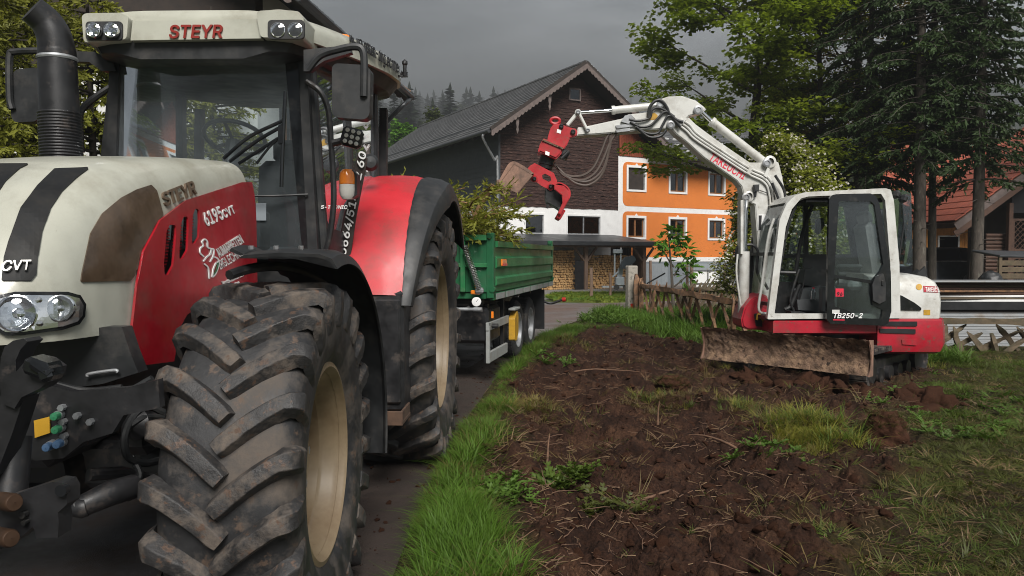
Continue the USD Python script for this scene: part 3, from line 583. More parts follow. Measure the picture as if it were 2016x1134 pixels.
# local: x right (road side at 0), y away, gable faces -y
CW, CL, CE, CR, CO = 9.0, 7.0, 6.62, 9.7, 1.0
csl = (CR - CE) / (CW / 2)
cg = sg.Polygon([(-CW, -0.3), (0, -0.3), (0, CE + 0.1), (-CW / 2, CR + 0.1), (-CW, CE + 0.1)])
obj('gable_wall', prism(cg.intersection(sg.box(-99, -1, 9, 5.2)), 0, 0.3, XZ), 'chalet_white', ch)
obj('timber_gable', prism(cg.intersection(sg.box(-99, 5.2, 9, 12)), -0.02, 0.3, XZ), 'dark_wood', ch)
sw = sg.box(0.301, -0.3, CL, CE)
wins = [(1.0, 1.9), (3.2, 4.1), (5.2, 6.1)]
for a, b in wins: sw = sw.difference(sg.box(a, 1.1, b, 2.4)).difference(sg.box(a, 3.7, b, 4.9))
obj('side_wall', prism(sw, -0.3, 0.0, YZ), 'chalet_white', ch)
for a, b in wins:
    for za, zb in ((1.1, 2.4), (3.7, 4.9)):
        w = obj('window', [boxb((-0.12, a + 0.003, za + 0.003), (-0.05, a + 0.08, zb - 0.003)), boxb((-0.12, b - 0.08, za + 0.003), (-0.05, b - 0.003, zb - 0.003)), boxb((-0.12, a + 0.08, za + 0.003), (-0.052, b - 0.08, za + 0.08)), boxb((-0.12, a + 0.08, zb - 0.08), (-0.052, b - 0.08, zb - 0.003)), boxb((-0.118, (a + b) / 2 - 0.04, za + 0.08), (-0.048, (a + b) / 2 + 0.04, zb - 0.08))], 'window_brown', ch)
        obj('pane', boxb((-0.09, a + 0.07, za + 0.07), (-0.08, b - 0.07, zb - 0.07)), 'window_pane', w, smooth=False)
for x0 in (-2.6, -5.2, -7.6):
    w = obj('window', [boxb((x0, -0.05, 0.95), (x0 + 1.1, -0.003, 1.03)), boxb((x0, -0.05, 2.17), (x0 + 1.1, -0.003, 2.25)), boxb((x0, -0.051, 1.03), (x0 + 0.08, -0.003, 2.17)), boxb((x0 + 1.02, -0.051, 1.03), (x0 + 1.1, -0.003, 2.17)), boxb((x0 + 0.51, -0.052, 1.03), (x0 + 0.59, -0.003, 2.17))], 'window_brown', ch)
    obj('pane', boxb((x0 + 0.07, -0.03, 1.0), (x0 + 1.03, -0.025, 2.2)), 'window_pane', w, smooth=False)
obj('back_wall', boxb((-CW, CL + 0.001, -0.3), (0, CL + 0.3, CE)), 'chalet_white', ch)
obj('far_side_wall', boxb((-CW, 0.302, -0.3), (-CW + 0.3, CL, CE)), 'chalet_white', ch)
for sd in (-1, 1):
    xe = -CW / 2 + sd * (CW / 2 + CO); ze = CE + 0.12 - CO * csl
    obj('roof', prism([(-CW / 2, CR + 0.12), (xe, ze), (xe, ze + 0.2), (-CW / 2, CR + 0.32)], -0.75, CL + 0.75, XZ), 'dark_wood', ch)
    for yv in (-0.80, CL + 0.752):
        a, e = A([-CW / 2, 0, CR + 0.2]), A([xe, 0, ze + 0.1]); L = np.linalg.norm(e - a); u = (e - a) / L; k = int(L / 0.24)
        vb = obj('verge_board', beam((a[0], yv + 0.024, a[2]), (e[0], yv + 0.024, e[2]), 0.045, 0.26), 'post_wood', ch)
        sc = [(i * L / k + dx * L / k, -0.22 - 0.07 * math.sin(math.pi * dx)) for i in range(k) for dx in np.linspace(0, 1, 6, endpoint=False)] + [(L, -0.22)]
        obj('scalloped_trim', prism([(0, 0)] + sc + [(L, 0)], yv - 0.03, yv - 0.002, lambda p, q, t: np.stack([a[0] + u[0] * p, t, a[2] + u[2] * p + q], 1)), 'weathered_trim', vb)
obj('gutter', tube([(CO + 0.1, -0.75, CE - CO * csl + 0.12), (CO + 0.1, CL + 0.75, CE - CO * csl + 0.12)], 0.09, 8), 'sheet_dark', ch)
obj('downpipe', tube(bez([(CO + 0.1, CL + 0.5, CE - CO * csl + 0.05), (CO + 0.05, CL - 0.18, CE - CO * csl - 0.3), (0.2, CL + 0.3, CE - 1.6), (0.1, CL - 0.1, CE - 2.0), (0.1, CL - 0.1, 0)], 6), 0.06, 8), 'sheet_dark', ch)
# ---------------------------------------------------------------- red tiled house and carport on the right
pm('pine_boards', (0.75, 0.32, 0.075), 0.6, var=0.25, scale=6, stretch=(4, 4, 0.5), island=0.15)
pm('brown_wood', (0.10, 0.052, 0.034), 0.75, var=0.3, scale=6, bump=0.3, bscale=40, island=0.2)
rh = thing('tiled_house', 'house with red tiled roof and honey coloured board wall behind the spruce trunks', 'house', (17.6, 31.0, 0.3), -12.0)
# local: wall along x at y=0, roof slope faces the camera
for x in np.arange(-1.5, 12, 0.2): obj('wall_board', boxb((x, -0.03 - 0.01 * (int(round(x * 5)) % 2), -0.2), (x + 0.194, 0.05, 3.35), 0.006), 'pine_boards', rh) if x < 3.2 else None
obj('wall', boxb((-1.5, 0.052, -0.3), (12, 0.3, 3.3)), 'brown_wood', rh)
obj('side_wall', prism([(0.05, -0.3), (0.05, 3.3), (3.4, 6.0), (6.8, 3.3), (6.8, -0.3)], -1.48, -1.2, YZ), 'pine_boards', rh)
obj('roof', prism([(-1.0, 3.15), (3.5, 6.25), (8.0, 3.15), (8.0, 3.0), (3.5, 6.1), (-1.0, 3.0)], -2.3, 12.6, YZ), 'brown_wood', rh)
T = []; d = unit(A([0, 4.5, 3.1])); n = unit(A([0, -3.1, 4.5])); R = np.stack([A([1.0, 0, 0]), d, n], 1)
for r in range(16):
    for x in np.arange(-2.3, 12.5, 0.24):
        c = A([x + 0.12, -1.0, 3.17]) + d * (0.18 + r * 0.335) + n * 0.035
        xs = np.linspace(-0.12, 0.12, 5); h = 0.035 * np.cos(np.linspace(-1.6, 1.6, 5)) 
        rg = [[c + R @ A([a, -0.19, b + 0.0]) for a, b in zip(xs, h)], [c + R @ A([a, 0.19, b - 0.03]) for a, b in zip(xs, h)]]
        T.append(ring_loft(rg, cap=False, closed=False))
        T.append(TM([c + R @ A([a, -0.19, b]) for a, b in zip(xs, h)] + [c + R @ A([a, -0.19, -0.03]) for a in xs], [[i, i + 5, i + 1] for i in range(4)] + [[i + 1, i + 5, i + 6] for i in range(4)]))
obj('roof_tiles', T, 'red_tile', rh, kind='stuff', smooth=False)
obj('gutter', tube([(-2.3, -1.08, 3.08), (12.6, -1.08, 3.08)], 0.08, 8), 'sheet_dark', rh)
window(rh, -0.3, 0.5, 0.9, 2.1, -0.06, 'curtain', 1)
obj('chimney', [boxb((7.4, 3.2, 5.8), (8.2, 4.0, 7.0), 0.01), boxb((7.3, 3.1, 7.002), (8.3, 4.1, 7.12), 0.01)], 'plaster_white', rh)
cp = thing('carport', 'brown timber carport with tiled lean roof, lattice panel and dark gable at right edge', 'carport', (16.0, 23.6, 0.0), 6.0)
# local: front gable in x-z at y=0; rake rises to the right from x=-2.6
def cz(x): return 2.52 + (x + 2.6) * 0.70
obj('roof', prism([(-2.75, cz(-2.75)), (5, cz(5)), (5, cz(5) + 0.14), (-2.75, cz(-2.75) + 0.14)], -0.35, 3.0, XZ), 'brown_wood', cp)
for r, x in enumerate(np.arange(-2.7, 4.9, 0.30)): obj('tile_row', [box((x + 0.15, y + 0.12, cz(x + 0.15) + 0.185), (0.40, 0.225, 0.035), 0.008, roty(-35 + 3)) for y in np.arange(-0.35, 2.9, 0.235)], 'red_tile', cp, smooth=False)
for k, (dz, t) in enumerate(((0.02, 0.2), (-0.2, 0.2))): obj('verge_board', beam((-2.75, -0.40 + 0.02 * k, cz(-2.75) + dz), (5, -0.40 + 0.02 * k, cz(5) + dz), 0.03, t), 'weathered_trim' if k == 0 else 'brown_wood', cp)
for x in (-0.62, 2.2): obj('post', boxb((x - 0.07, 0, 0), (x + 0.07, 0.14, 3.2), 0.01), 'brown_wood', cp)
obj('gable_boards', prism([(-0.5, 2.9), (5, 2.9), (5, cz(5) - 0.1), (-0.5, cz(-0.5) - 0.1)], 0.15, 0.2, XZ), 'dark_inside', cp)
obj('back_wall', boxb((-0.1, 2.5, 0), (5, 2.6, 3.9)), 'dark_wood', cp); obj('side_wall', boxb((4.7, 0.3, 0), (4.8, 2.5, 3.9)), 'dark_wood', cp)
for (za, zb) in ((1.72, 2.72), (0.55, 1.55)):
    lf = obj('lattice_panel', [boxb((-0.55, 0.02, za), (2.13, 0.07, za + 0.07)), boxb((-0.55, 0.02, zb - 0.07), (2.13, 0.07, zb)), boxb((-0.55, 0.022, za + 0.07), (-0.48, 0.068, zb - 0.07)), boxb((2.06, 0.022, za + 0.07), (2.13, 0.068, zb - 0.07))], 'brown_wood', cp)
    w, h = 2.68, zb - za
    for sgn, yo in ((1, 0.035), (-1, 0.05)):
        for c in np.arange(-h, w, 0.17):
            a0 = max(c, 0); a1 = min(c + h, w)
            if a1 - a0 < 0.1: continue
            z0, z1 = (a0 - c), (a1 - c)
            if sgn < 0: z0, z1 = h - z0, h - z1
            obj('lattice_slat', beam((-0.55 + a0, yo, za + z0), (-0.55 + a1, yo, za + z1), 0.012, 0.035, up=(0, 1, 0)).apply_transform(np.eye(4)), 'brown_wood', lf)
obj('log_wall', [tube([(-0.45 + 0.0, 0.3, z), (-1.15, 0.4, z)], 0.055, 8) for z in np.arange(0.6, 2.3, 0.115)], 'brown_wood', cp)
# ---------------------------------------------------------------- trees
pm('bark', (0.075, 0.062, 0.050), 0.9, var=0.4, scale=6, stretch=(3, 3, 0.8), bump=0.8, bscale=16, bdist=0.02, dirt=(0.16, 0.15, 0.12), dscale=5, damt=(0.55, 0.7))
pm('bark_dark', (0.030, 0.024, 0.019), 0.9, var=0.4, scale=8, bump=0.6, bscale=20)
def leafmat(n, c, isl=0.35, tr=0.35, var=0.3): pm(n, c, 0.55, var=var, scale=0.8, space='world', trans=tr, island=isl, spec=0.3)
leafmat('leaf_maple', (0.27, 0.36, 0.040), tr=0.6); leafmat('leaf_maple_light', (0.36, 0.45, 0.05), tr=0.6); leafmat('leaf_larch', (0.20, 0.155, 0.034), tr=0.45); leafmat('needle_spruce', (0.050, 0.088, 0.026), tr=0.25)
leafmat('needle_pale', (0.24, 0.25, 0.032), tr=0.3); leafmat('leaf_apple', (0.34, 0.38, 0.06), tr=0.5); leafmat('blossom', (0.74, 0.70, 0.66), 0.1, 0.3, 0.05)
leafmat('leaf_walnut', (0.14, 0.32, 0.03), tr=0.45); leafmat('leaf_hill', (0.10, 0.13, 0.02)); leafmat('needle_hill', (0.022, 0.034, 0.017), tr=0.1)
def nrm(v): return v / (np.linalg.norm(v, axis=-1, keepdims=True) + 1e-12)
def leaves(c, d, n, L, W, fold=0.25):
    """Leaf-sized folded rhombs: centres c, directions d, normals n."""
    d = nrm(d); s = nrm(np.cross(d, n)); n = np.cross(s, d); L = np.broadcast_to(L, (len(c),))[:, None]; W = np.broadcast_to(W, (len(c),))[:, None]
    V = np.stack([c - d * L * 0.5, c + s * W * 0.5 + n * W * fold, c + d * L * 0.5, c - s * W * 0.5 + n * W * fold], 1).reshape(-1, 3)
    i = np.arange(len(c))[:, None] * 4
    return TM(V, np.vstack([i + [0, 1, 2], i + [0, 2, 3]]))
def curve(p, d, L, rng, n=6, bend=(0, 0, 0.0), wob=0.12):
    P = [A(p, float)]; d = unit(d)
    for k in range(n): d = unit(d + A(bend) / n + rng.normal(0, wob, 3) / n * 2); P.append(P[-1] + d * L / n)
    return A(P)
def broadleaf(name, label, base, H, R, z0, mat, seed, leafs=26000, size=0.15, limbs=24, trunk_r=0.22, lean=(0, 0), bark='bark_dark', droop=-0.1, flat=0.10, cl_r=0.45, group=None, blossom=0.0, cat='tree'):
    rng = np.random.default_rng(seed); t = thing(name, label, cat, base, group=group)
    tk = curve((0, 0, -0.3), (lean[0], lean[1], 1), H * 0.97, rng, 10, wob=0.10)
    wood = [tube(tk, np.linspace(trunk_r, 0.02, len(tk)), 9)]; C, D = [], []
    for i in range(limbs):
        f = z0 / H + (1 - z0 / H) * (i + 0.5) / limbs; p = A([np.interp(f * (len(tk) - 1), np.arange(len(tk)), tk[:, k]) for k in range(3)])
        az = i * 2.399 + rng.uniform(-0.4, 0.4); g = (f - z0 / H) / (1 - z0 / H); L = R * (0.95 - 0.75 * g ** 1.6) * rng.uniform(0.75, 1.12); el = math.radians(rng.uniform(12, 34) + 30 * g)
        d0 = A([math.cos(az) * math.cos(el), math.sin(az) * math.cos(el), math.sin(el)])
        b = curve(p, d0, L, rng, 7, bend=(0, 0, droop * 2), wob=0.16); wood.append(tube(b, np.linspace(trunk_r * 0.36 * (1 - 0.5 * g), 0.008, len(b)), 5, cap=False))
        for m in range(9):
            u = rng.uniform(0.28, 1.0); q = A([np.interp(u * 7, np.arange(8), b[:, k]) for k in range(3)]); a2 = az + rng.choice([-1, 1]) * rng.uniform(0.3, 1.2)
            sb = curve(q, (math.cos(a2), math.sin(a2), rng.uniform(-0.1, 0.45)), L * rng.uniform(0.18, 0.42), rng, 4, bend=(0, 0, droop), wob=0.2)
            wood.append(tube(sb, np.linspace(0.018, 0.005, 5) * min(1, trunk_r / 0.2), 4, cap=False))
            for w in (0.45, 0.75, 1.0): C.append(A([np.interp(w * 4, np.arange(5), sb[:, k]) for k in range(3)]) + rng.normal(0, 0.06, 3)); D.append(a2)
    C, D = A(C), A(D); k = max(4, leafs // len(C)); n = len(C) * k; idx = np.repeat(np.arange(len(C)), k)
    rr = cl_r * np.sqrt(rng.uniform(0, 1, n)) * rng.uniform(0.6, 1.25, len(C))[idx]; th = rng.uniform(0, 2 * np.pi, n)
    off = np.stack([rr * np.cos(th), rr * np.sin(th), rng.normal(0, flat, n) - 0.25 * rr ** 2 / cl_r], 1)
    nn = nrm(np.stack([rng.normal(0, 0.35, n), rng.normal(0, 0.35, n), np.ones(n)], 1)); dd = np.stack([np.cos(th + rng.normal(0, 0.6, n)), np.sin(th + rng.normal(0, 0.6, n)), rng.normal(-0.25, 0.2, n)], 1)
    s = size * rng.uniform(0.6, 1.25, n)
    obj('trunk', wood, bark, t, smooth=True); obj('crown', leaves(C[idx] + off, dd, nn, s, s * 0.85), mat, t, kind='stuff', smooth=False)
    if blossom:
        n2 = int(n * blossom); ii = rng.integers(0, n // 3, n2) * 3 % n; c2 = (C[idx] + off)[ii] + rng.normal(0, 0.05, (n2, 3)) + [0, 0, 0.04]
        obj('blossoms', leaves(np.repeat(c2, 2, 0), rng.normal(0, 1, (2 * n2, 3)), rng.normal(0, 1, (2 * n2, 3)), 0.055, 0.05), 'blossom', t, kind='stuff', smooth=False)
    return t
def spruce(name, label, base, H, R, z0, seed, mat='needle_spruce', trunk_r=0.16, dens=1.0, tw=0.38, wid=0.07, bare=0, skirt=0.0, bark='bark', drp=0.35, group=None, gap=0.26):
    rng = np.random.default_rng(seed); t = thing(name, label, 'tree', base, group=group)
    tk = curve((0, 0, -0.3), (rng.normal(0, 0.01), rng.normal(0, 0.01), 1), H + 0.3, rng, 10, wob=0.015)
    wood0 = tube(tk, np.linspace(trunk_r, 0.015, len(tk)), 12); wood, C, D, N, Ls = [], [], [], [], []; z = z0
    while z < H - 0.2:
        g = (z - z0) / (H - z0); nb = rng.integers(4, 7); a0 = rng.uniform(0, 6.28)
        for b in range(nb):
            az = a0 + b * 6.283 / nb + rng.uniform(-0.4, 0.4); L = R * (1 - g) ** 0.75 * rng.uniform(0.65, 1.15) * (0.72 + 0.28 * min(1, g * 8)) + 0.15
            d0 = A([math.cos(az), math.sin(az), rng.uniform(0.0, 0.28)]); P = curve((tk[0][0], tk[0][1], z), d0, L, rng, 6, bend=(0, 0, -drp * 2.0), wob=0.08)
            wood.append(tube(P, np.linspace(0.022, 0.005, len(P)), 4, cap=False)); m = max(4, int(L / 0.062 * dens)); u = rng.uniform(0.12, 1, m) ** 0.8
            q = np.stack([np.interp(u * 6, np.arange(7), P[:, k]) for k in range(3)], 1); sd = rng.choice([-1, 1], m); sp = rng.uniform(0.3, 1.1, m)
            dd = np.stack([np.cos(az + sd * sp), np.sin(az + sd * sp), rng.uniform(-1.1, 0.05, m) - skirt], 1); l = tw * rng.uniform(0.5, 1.3, m) * (1.15 - 0.5 * u); dd = nrm(dd)
            C.append(q + dd * l[:, None] * 0.45); D.append(dd); Ls.append(l)
        z += gap * rng.uniform(0.7, 1.3)
    for k in range(bare):
        zz = rng.uniform(1.0, z0); az = rng.uniform(0, 6.28); wood.append(tube(curve((0, 0, zz), (math.cos(az), math.sin(az), 0.1), rng.uniform(0.3, 1.1), rng, 4, bend=(0, 0, -0.3)), [0.014, 0.01, 0.008, 0.006, 0.003], 4))
    C, D, Ls = np.vstack(C), np.vstack(D), np.concatenate(Ls); n = len(C)
    # each twig: a spine with short needle tufts left and right, in two planes
    m1 = leaves(C, D, rng.normal(0, 1, (n, 3)) + [0, 0, 1.2], Ls, wid, 0.1); k = 3; ii = np.repeat(np.arange(n), k); u = rng.uniform(-0.4, 0.45, n * k); s = nrm(np.cross(D[ii], rng.normal(0, 1, (n * k, 3))))
    d2 = nrm(D[ii] * 0.9 + s * 0.8); m2 = leaves(C[ii] + D[ii] * (Ls[ii] * u)[:, None] + d2 * 0.05, d2, rng.normal(0, 1, (n * k, 3)), Ls[ii] * 0.42, wid * 0.8, 0.1)
    obj('trunk', [wood0] + wood, bark, t, smooth=True); obj('crown', join(m1, m2), mat, t, kind='stuff', smooth=False); return t
broadleaf('maple_tree', 'tall maple with flat layered sprays of green leaves beyond the excavator boom', (7.9, 26.0, 0), 15.5, 4.9, 3.8, 'leaf_maple', 3, 30000, 0.185, 30, 0.24, droop=-0.16, flat=0.09, cl_r=0.52)
broadleaf('maple_tree', 'brighter green maple between the tall maple and the spruces', (10.1, 25.0, 0), 12.5, 3.6, 3.2, 'leaf_maple_light', 5, 17000, 0.18, 26, 0.18, droop=-0.14, flat=0.09, cl_r=0.5)
broadleaf('larch_tree', 'thin brownish larch showing sky between its branches, left of the spruces', (12.3, 27.0, 0), 17.0, 3.6, 4.0, 'leaf_larch', 8, 19000, 0.11, 40, 0.2, droop=-0.05, flat=0.14, cl_r=0.42)
spruce('spruce_tree', 'dark spruce with a pale bare trunk standing just right of the excavator cab', (11.35, 21.2, 0), 17, 2.3, 4.2, 21, trunk_r=0.185, bare=10, skirt=0.25, group=None)
spruce('spruce_tree', 'slender spruce whose thin trunk stands second from the excavator', (12.25, 22.2, 0), 15.5, 1.9, 4.8, 22, trunk_r=0.125, bare=8, skirt=0.25)
spruce('spruce_tree', 'dense dark spruce on a thick trunk in front of the carport lattice', (12.55, 20.6, 0), 18, 1.75, 3.6, 23, trunk_r=0.165, bare=10, skirt=0.15, dens=1.3)
spruce('spruce_tree', 'spruce with low hanging dark skirts behind the excavator cab roof', (10.6, 23.0, 0), 15, 2.4, 2.6, 24, trunk_r=0.15, skirt=0.35, dens=1.1)
spruce('spruce_tree', 'spruce at the right edge reaching in front of the pale sky', (16.6, 20.2, 0), 11.5, 1.7, 6.6, 25, trunk_r=0.15, dens=0.8)
broadleaf('apple_tree', 'apple tree in white blossom right behind the excavator boom', (5.85, 15.6, 0), 4.1, 1.55, 1.2, 'leaf_apple', 31, 16000, 0.085, 26, 0.09, droop=-0.02, flat=0.13, cl_r=0.22, blossom=0.16)
broadleaf('apple_tree', 'smaller blossoming apple tree left of the boom cylinder before the orange wall', (4.80, 16.2, 0), 3.1, 0.66, 0.9, 'leaf_apple', 32, 5000, 0.075, 20, 0.06, droop=0.0, flat=0.12, cl_r=0.17, blossom=0.17)
broadleaf('bush_tree', 'fresh green bush seen through the open excavator cab', (6.5, 16.8, 0), 3.0, 1.25, 0.5, 'leaf_walnut', 33, 9000, 0.11, 22, 0.06, droop=-0.02, flat=0.14, cl_r=0.26, cat='bush')
# young walnut behind the stake fence
rng = np.random.default_rng(40); wt = thing('walnut_sapling', 'young walnut tree with broad fresh leaves behind the broken fence', 'tree', (4.55, 21.4, 0))
W, C, D = [tube(curve((0, 0, -0.2), (-0.03, 0, 1), 2.3, rng, 8), np.linspace(0.06, 0.02, 9), 7)], [], []
for p, d, L in (((0, 0, 1.0), (0.5, 0, 0.8), 0.75), ((0, 0, 1.25), (-0.75, 0, 0.7), 0.8), ((0, 0, 1.6), (0.4, 0.2, 0.9), 0.5), ((0, 0, 0.7), (0.6, -0.2, 0.5), 0.7), ((0, 0, 1.9), (-0.2, 0, 1), 0.35)):
    b = curve(p, d, L, rng, 5, (0, 0, 0.3)); W.append(tube(b, np.linspace(0.028, 0.012, 6), 6))
    for q in (b[3], b[5]):
        for m in range(15):
            v = nrm(rng.normal(0, 1, 3) + [0, 0, 0.3]); e = q + v * rng.uniform(0.12, 0.34)
            for s in (-1, 1, 0): C.append(e + np.cross(v, [0, 0, 1.0]) * s * 0.07); D.append(v + np.cross(v, [0, 0, 1.0]) * s * 0.6 + [0, 0, -0.35])
C, D = A(C), A(D)
obj('trunk', W, 'bark', wt, smooth=True); obj('crown', leaves(C, D, rng.normal(0, 0.4, (len(C), 3)) + [0, 0, 1], 0.20, 0.10, 0.2), 'leaf_walnut', wt, kind='stuff', smooth=False)
# evergreens on the left, behind the exhaust and mirror
for i, (x, y, H, R, z0, lb) in enumerate(((-6.6, 9.6, 5.6, 1.7, 0.4, 'yellow green evergreen at the left edge behind the tractor mirror'), (-5.75, 10.6, 5.4, 1.5, 0.5, 'yellow green evergreen directly behind the black exhaust stack'), (-7.3, 11.6, 6.3, 1.8, 0.6, 'tallest evergreen in the hedge at the upper left corner'), (-5.0, 11.2, 4.75, 1.15, 0.4, 'low evergreen between the exhaust stack and the windscreen'), (-5.05, 13.0, 5.75, 1.2, 1.6, 'thin evergreen spray showing above the cab roof lamps'))):
    spruce('evergreen_tree', lb, (x, y, 0), H, R, z0, 50 + i, 'needle_pale', 0.09, dens=2.0, tw=0.24, wid=0.042, drp=0.15, gap=0.14, bark='bark_dark')
# wooded slope
rng = np.random.default_rng(60)
def far_spruce(seed):
    r = np.random.default_rng(seed); n = 330; z = 0.10 + 0.86 * r.uniform(0, 1, n) ** 0.85; a = r.uniform(0, 6.28, n); R = (0.23 * (1 - z) ** 0.85 + 0.012) * r.uniform(0.45, 1.25, n) * (1 + 0.25 * np.sin(a * 2 + seed))
    d = np.stack([np.cos(a), np.sin(a), -0.45 + 0.5 * z], 1); c = np.stack([np.cos(a) * R * 0.55, np.sin(a) * R * 0.55, z], 1)
    return join(leaves(c, d, r.normal(0, 0.5, (n, 3)) + [0, 0, 1], R * 1.1 + 0.02, 0.06 * (1.1 - z) + 0.012, 0.15), cyl((0, 0, -0.05), (0, 0, 0.95), 0.012, 0.003, 5), leaves(A([[0, 0, 0.97], [0, 0, 0.97]]), A([[0, 0, 1.0], [0, 0, 1.0]]), A([[1.0, 0, 0], [0, 1.0, 0]]), 0.09, 0.025))
def far_broad(seed):
    r = np.random.default_rng(seed); c = r.normal(0, 1, (420, 3)); c = nrm(c) * (r.uniform(0.35, 1, (420, 1)) ** 0.5) * [0.32, 0.32, 0.38]; c[:, 2] += 0.6; bl = nrm(r.normal(0, 1, (7, 3))) * 0.15
    c += bl[r.integers(0, 7, 420)]
    return join(leaves(c, r.normal(0, 1, (420, 3)), r.normal(0, 1, (420, 3)) + [0, 0, 1], 0.12, 0.10), cyl((0, 0, -0.05), (0, 0, 0.5), 0.02, n=5))
n = 8000; y = 93 + 290 * rng.uniform(0, 1, n) ** 1.7; x = (rng.uniform(-0.62, 0.85, n)) * y
z = hill_z(x, y) - 0.02; fine = meshkit.fbm(np.stack([x * 0.03, y * 0.03, 0 * x], 1), 3, 17); br = fine + rng.normal(0, 0.06, n) > 0.49
wh = np.where(br, rng.integers(2, 4, n), rng.integers(0, 2, n)); sc = np.where(br, rng.uniform(6, 11, n), rng.uniform(6, 17, n))
instancer('forest', [(far_spruce(1), 'needle_hill'), (far_spruce(2), 'needle_hill'), (far_broad(3), 'leaf_hill'), (far_broad(4), 'leaf_hill')], np.stack([x, y, z], 1), rng.uniform(0, 6.28, n), sc, wh, label='dark forest of spruces climbing the slope into the cloud', cat='forest')
for px, py, Y, H, lb in ((870, 268, 84, 6.5, 'rounded yellow green tree on the slope just above the farmhouse roof'), (785, 290, 78, 6.5, 'bright green tree at the foot of the slope left of the farmhouse roof'), (915, 245, 104, 8.0, 'pale green tree higher up the misty slope')):
    p = at(px, py, Y); zz = float(hill_z(A([p[0]]), A([Y]))[0]); broadleaf('slope_tree', lb, (p[0], Y, zz - 0.2), max(H, p[2] - zz + 3.0), 3.6, 1.5, 'leaf_hill' if Y != 78 else 'leaf_walnut', int(px), 5000, 0.42, 18, 0.2, cl_r=0.9, flat=0.3)
# ---------------------------------------------------------------- tractor (local: u right, w away from the viewer, z up; rear axle at w = 0)
rng = np.random.default_rng(70)
T0, TA = A([-1.84, 6.0, 0.0]), -1.5
TR = rotz(TA); TW = np.eye(4); TW[:3, :3] = TR; TW[:3, 3] = T0
def L(px, py, d): return TR.T @ (at(px, py, d) - T0)
def LP(pts, d): return [L(p[0], p[1], p[2] if len(p) > 2 else d) for p in pts]
def lplate(pts, d, t):
    """Plate whose outline the photograph shows, standing upright across the view at depth d, t thick."""
    q = A(LP(pts, d)); w = q[:, 1].mean(); return prism(q[:, [0, 2]], w - t / 2, w + t / 2, XZ)
def ltube(pts, r, d=None, n=8, sm=6): return tube(bez(LP(pts, d), sm), r, n)
tr = thing('tractor', 'red and cream farm tractor with muddy tyres parked on the lane, seen from the front', 'tractor', T0, TA)
def tyre_parts(parent, W, R, rf, nl, c, side, lugs=True, lug_h=0.043, lug_w=0.027):
    h = W / 2; b = R - lug_h
    pr = [(rf - 0.02, -h * 0.72), (rf + 0.005, -h * 0.80), (rf + 0.05, -h * 0.93), (rf + (b - rf) * 0.45, -h), (rf + (b - rf) * 0.75, -h * 0.97), (b - 0.035, -h * 0.88), (b - 0.008, -h * 0.70), (b, -h * 0.4), (b + 0.004, 0)]
    pr = pr + [(r, -x) for r, x in pr[-2::-1]]
    sub = [pr[0]]
    for p, q in zip(pr[:-1], pr[1:]): sub += [(A(p) * (1 - t) + A(q) * t) for t in (0.5, 1.0)]
    t = obj('tyre', lathe(sub, c, (1, 0, 0), 96), 'rubber', parent, smooth=60)
    joined = []
    for s in (-1, 1):
        for i in range(nl):
            th0 = (i + (0.5 if s < 0 else 0)) * 2 * np.pi / nl; rings = []
            for q in np.linspace(-0.40, 1.05, 16):
                qq = max(q, 0.0); u = s * h * (0.985 * (1 - qq)) ; th = th0 - 0.25 * (0.54 / W) ** 0 * qq ** 1.35 * (W / 0.54) * (0.73 / R)
                if q < 0: r, nx = b - 0.022 + q * 0.30, 0.8 + 0.6 * min(1, -q * 4); u = s * h * (0.975 + 0.035 * min(1, -q * 4))
                else: r, nx = b - 0.022 * max(0, 1 - qq * 5) ** 1.5, max(0, 0.7 - qq * 4.5)
                N = unit(A([s * nx, -math.cos(th), math.sin(th)])); rad = A([0, -math.cos(th), math.sin(th)])
                tan = A([0, math.sin(th), math.cos(th)]); k_ = 0.25 * (W / 0.54) * (0.73 / R) * 1.35 * max(qq, 1e-6) ** 0.35; dv = A([-s * h * 0.985, 0, 0]) + tan * (-k_ * r); lat = unit(np.cross(N, unit(dv))) if q >= 0 else tan; lat = lat if lat @ tan > 0 else -lat
                P = A([u, -r * math.cos(th), r * math.sin(th)]) + A(c); e = 1.0 if q < 0.98 else 0.86
                hh = lug_h * (1.0 if q > 0.05 else max(0.06, 1 + (q - 0.05) * 2.2)); wd = lug_w * e * (1.15 if q < 0.1 else 1.0)
                j = rng.normal(0, 0.0022, 6)
                rings.append([P - lat * wd * 1.55 - N * 0.012, P - lat * wd * 1.02 + N * (hh * 0.88 + j[0]), P - lat * (wd * 0.8) + N * (hh + j[1]), P + lat * (wd * 0.8) + N * (hh + j[2]), P + lat * wd * 1.02 + N * (hh * 0.88 + j[3]), P + lat * wd * 1.55 - N * 0.012])
            m = fixn(ring_loft(rings))
            if lugs: obj('tread_lug', m, 'rubber_lug', parent, smooth=42)
            else: joined.append(m)
    if joined: obj('tread_lugs', joined, 'rubber_lug', parent, kind='stuff', smooth=28)
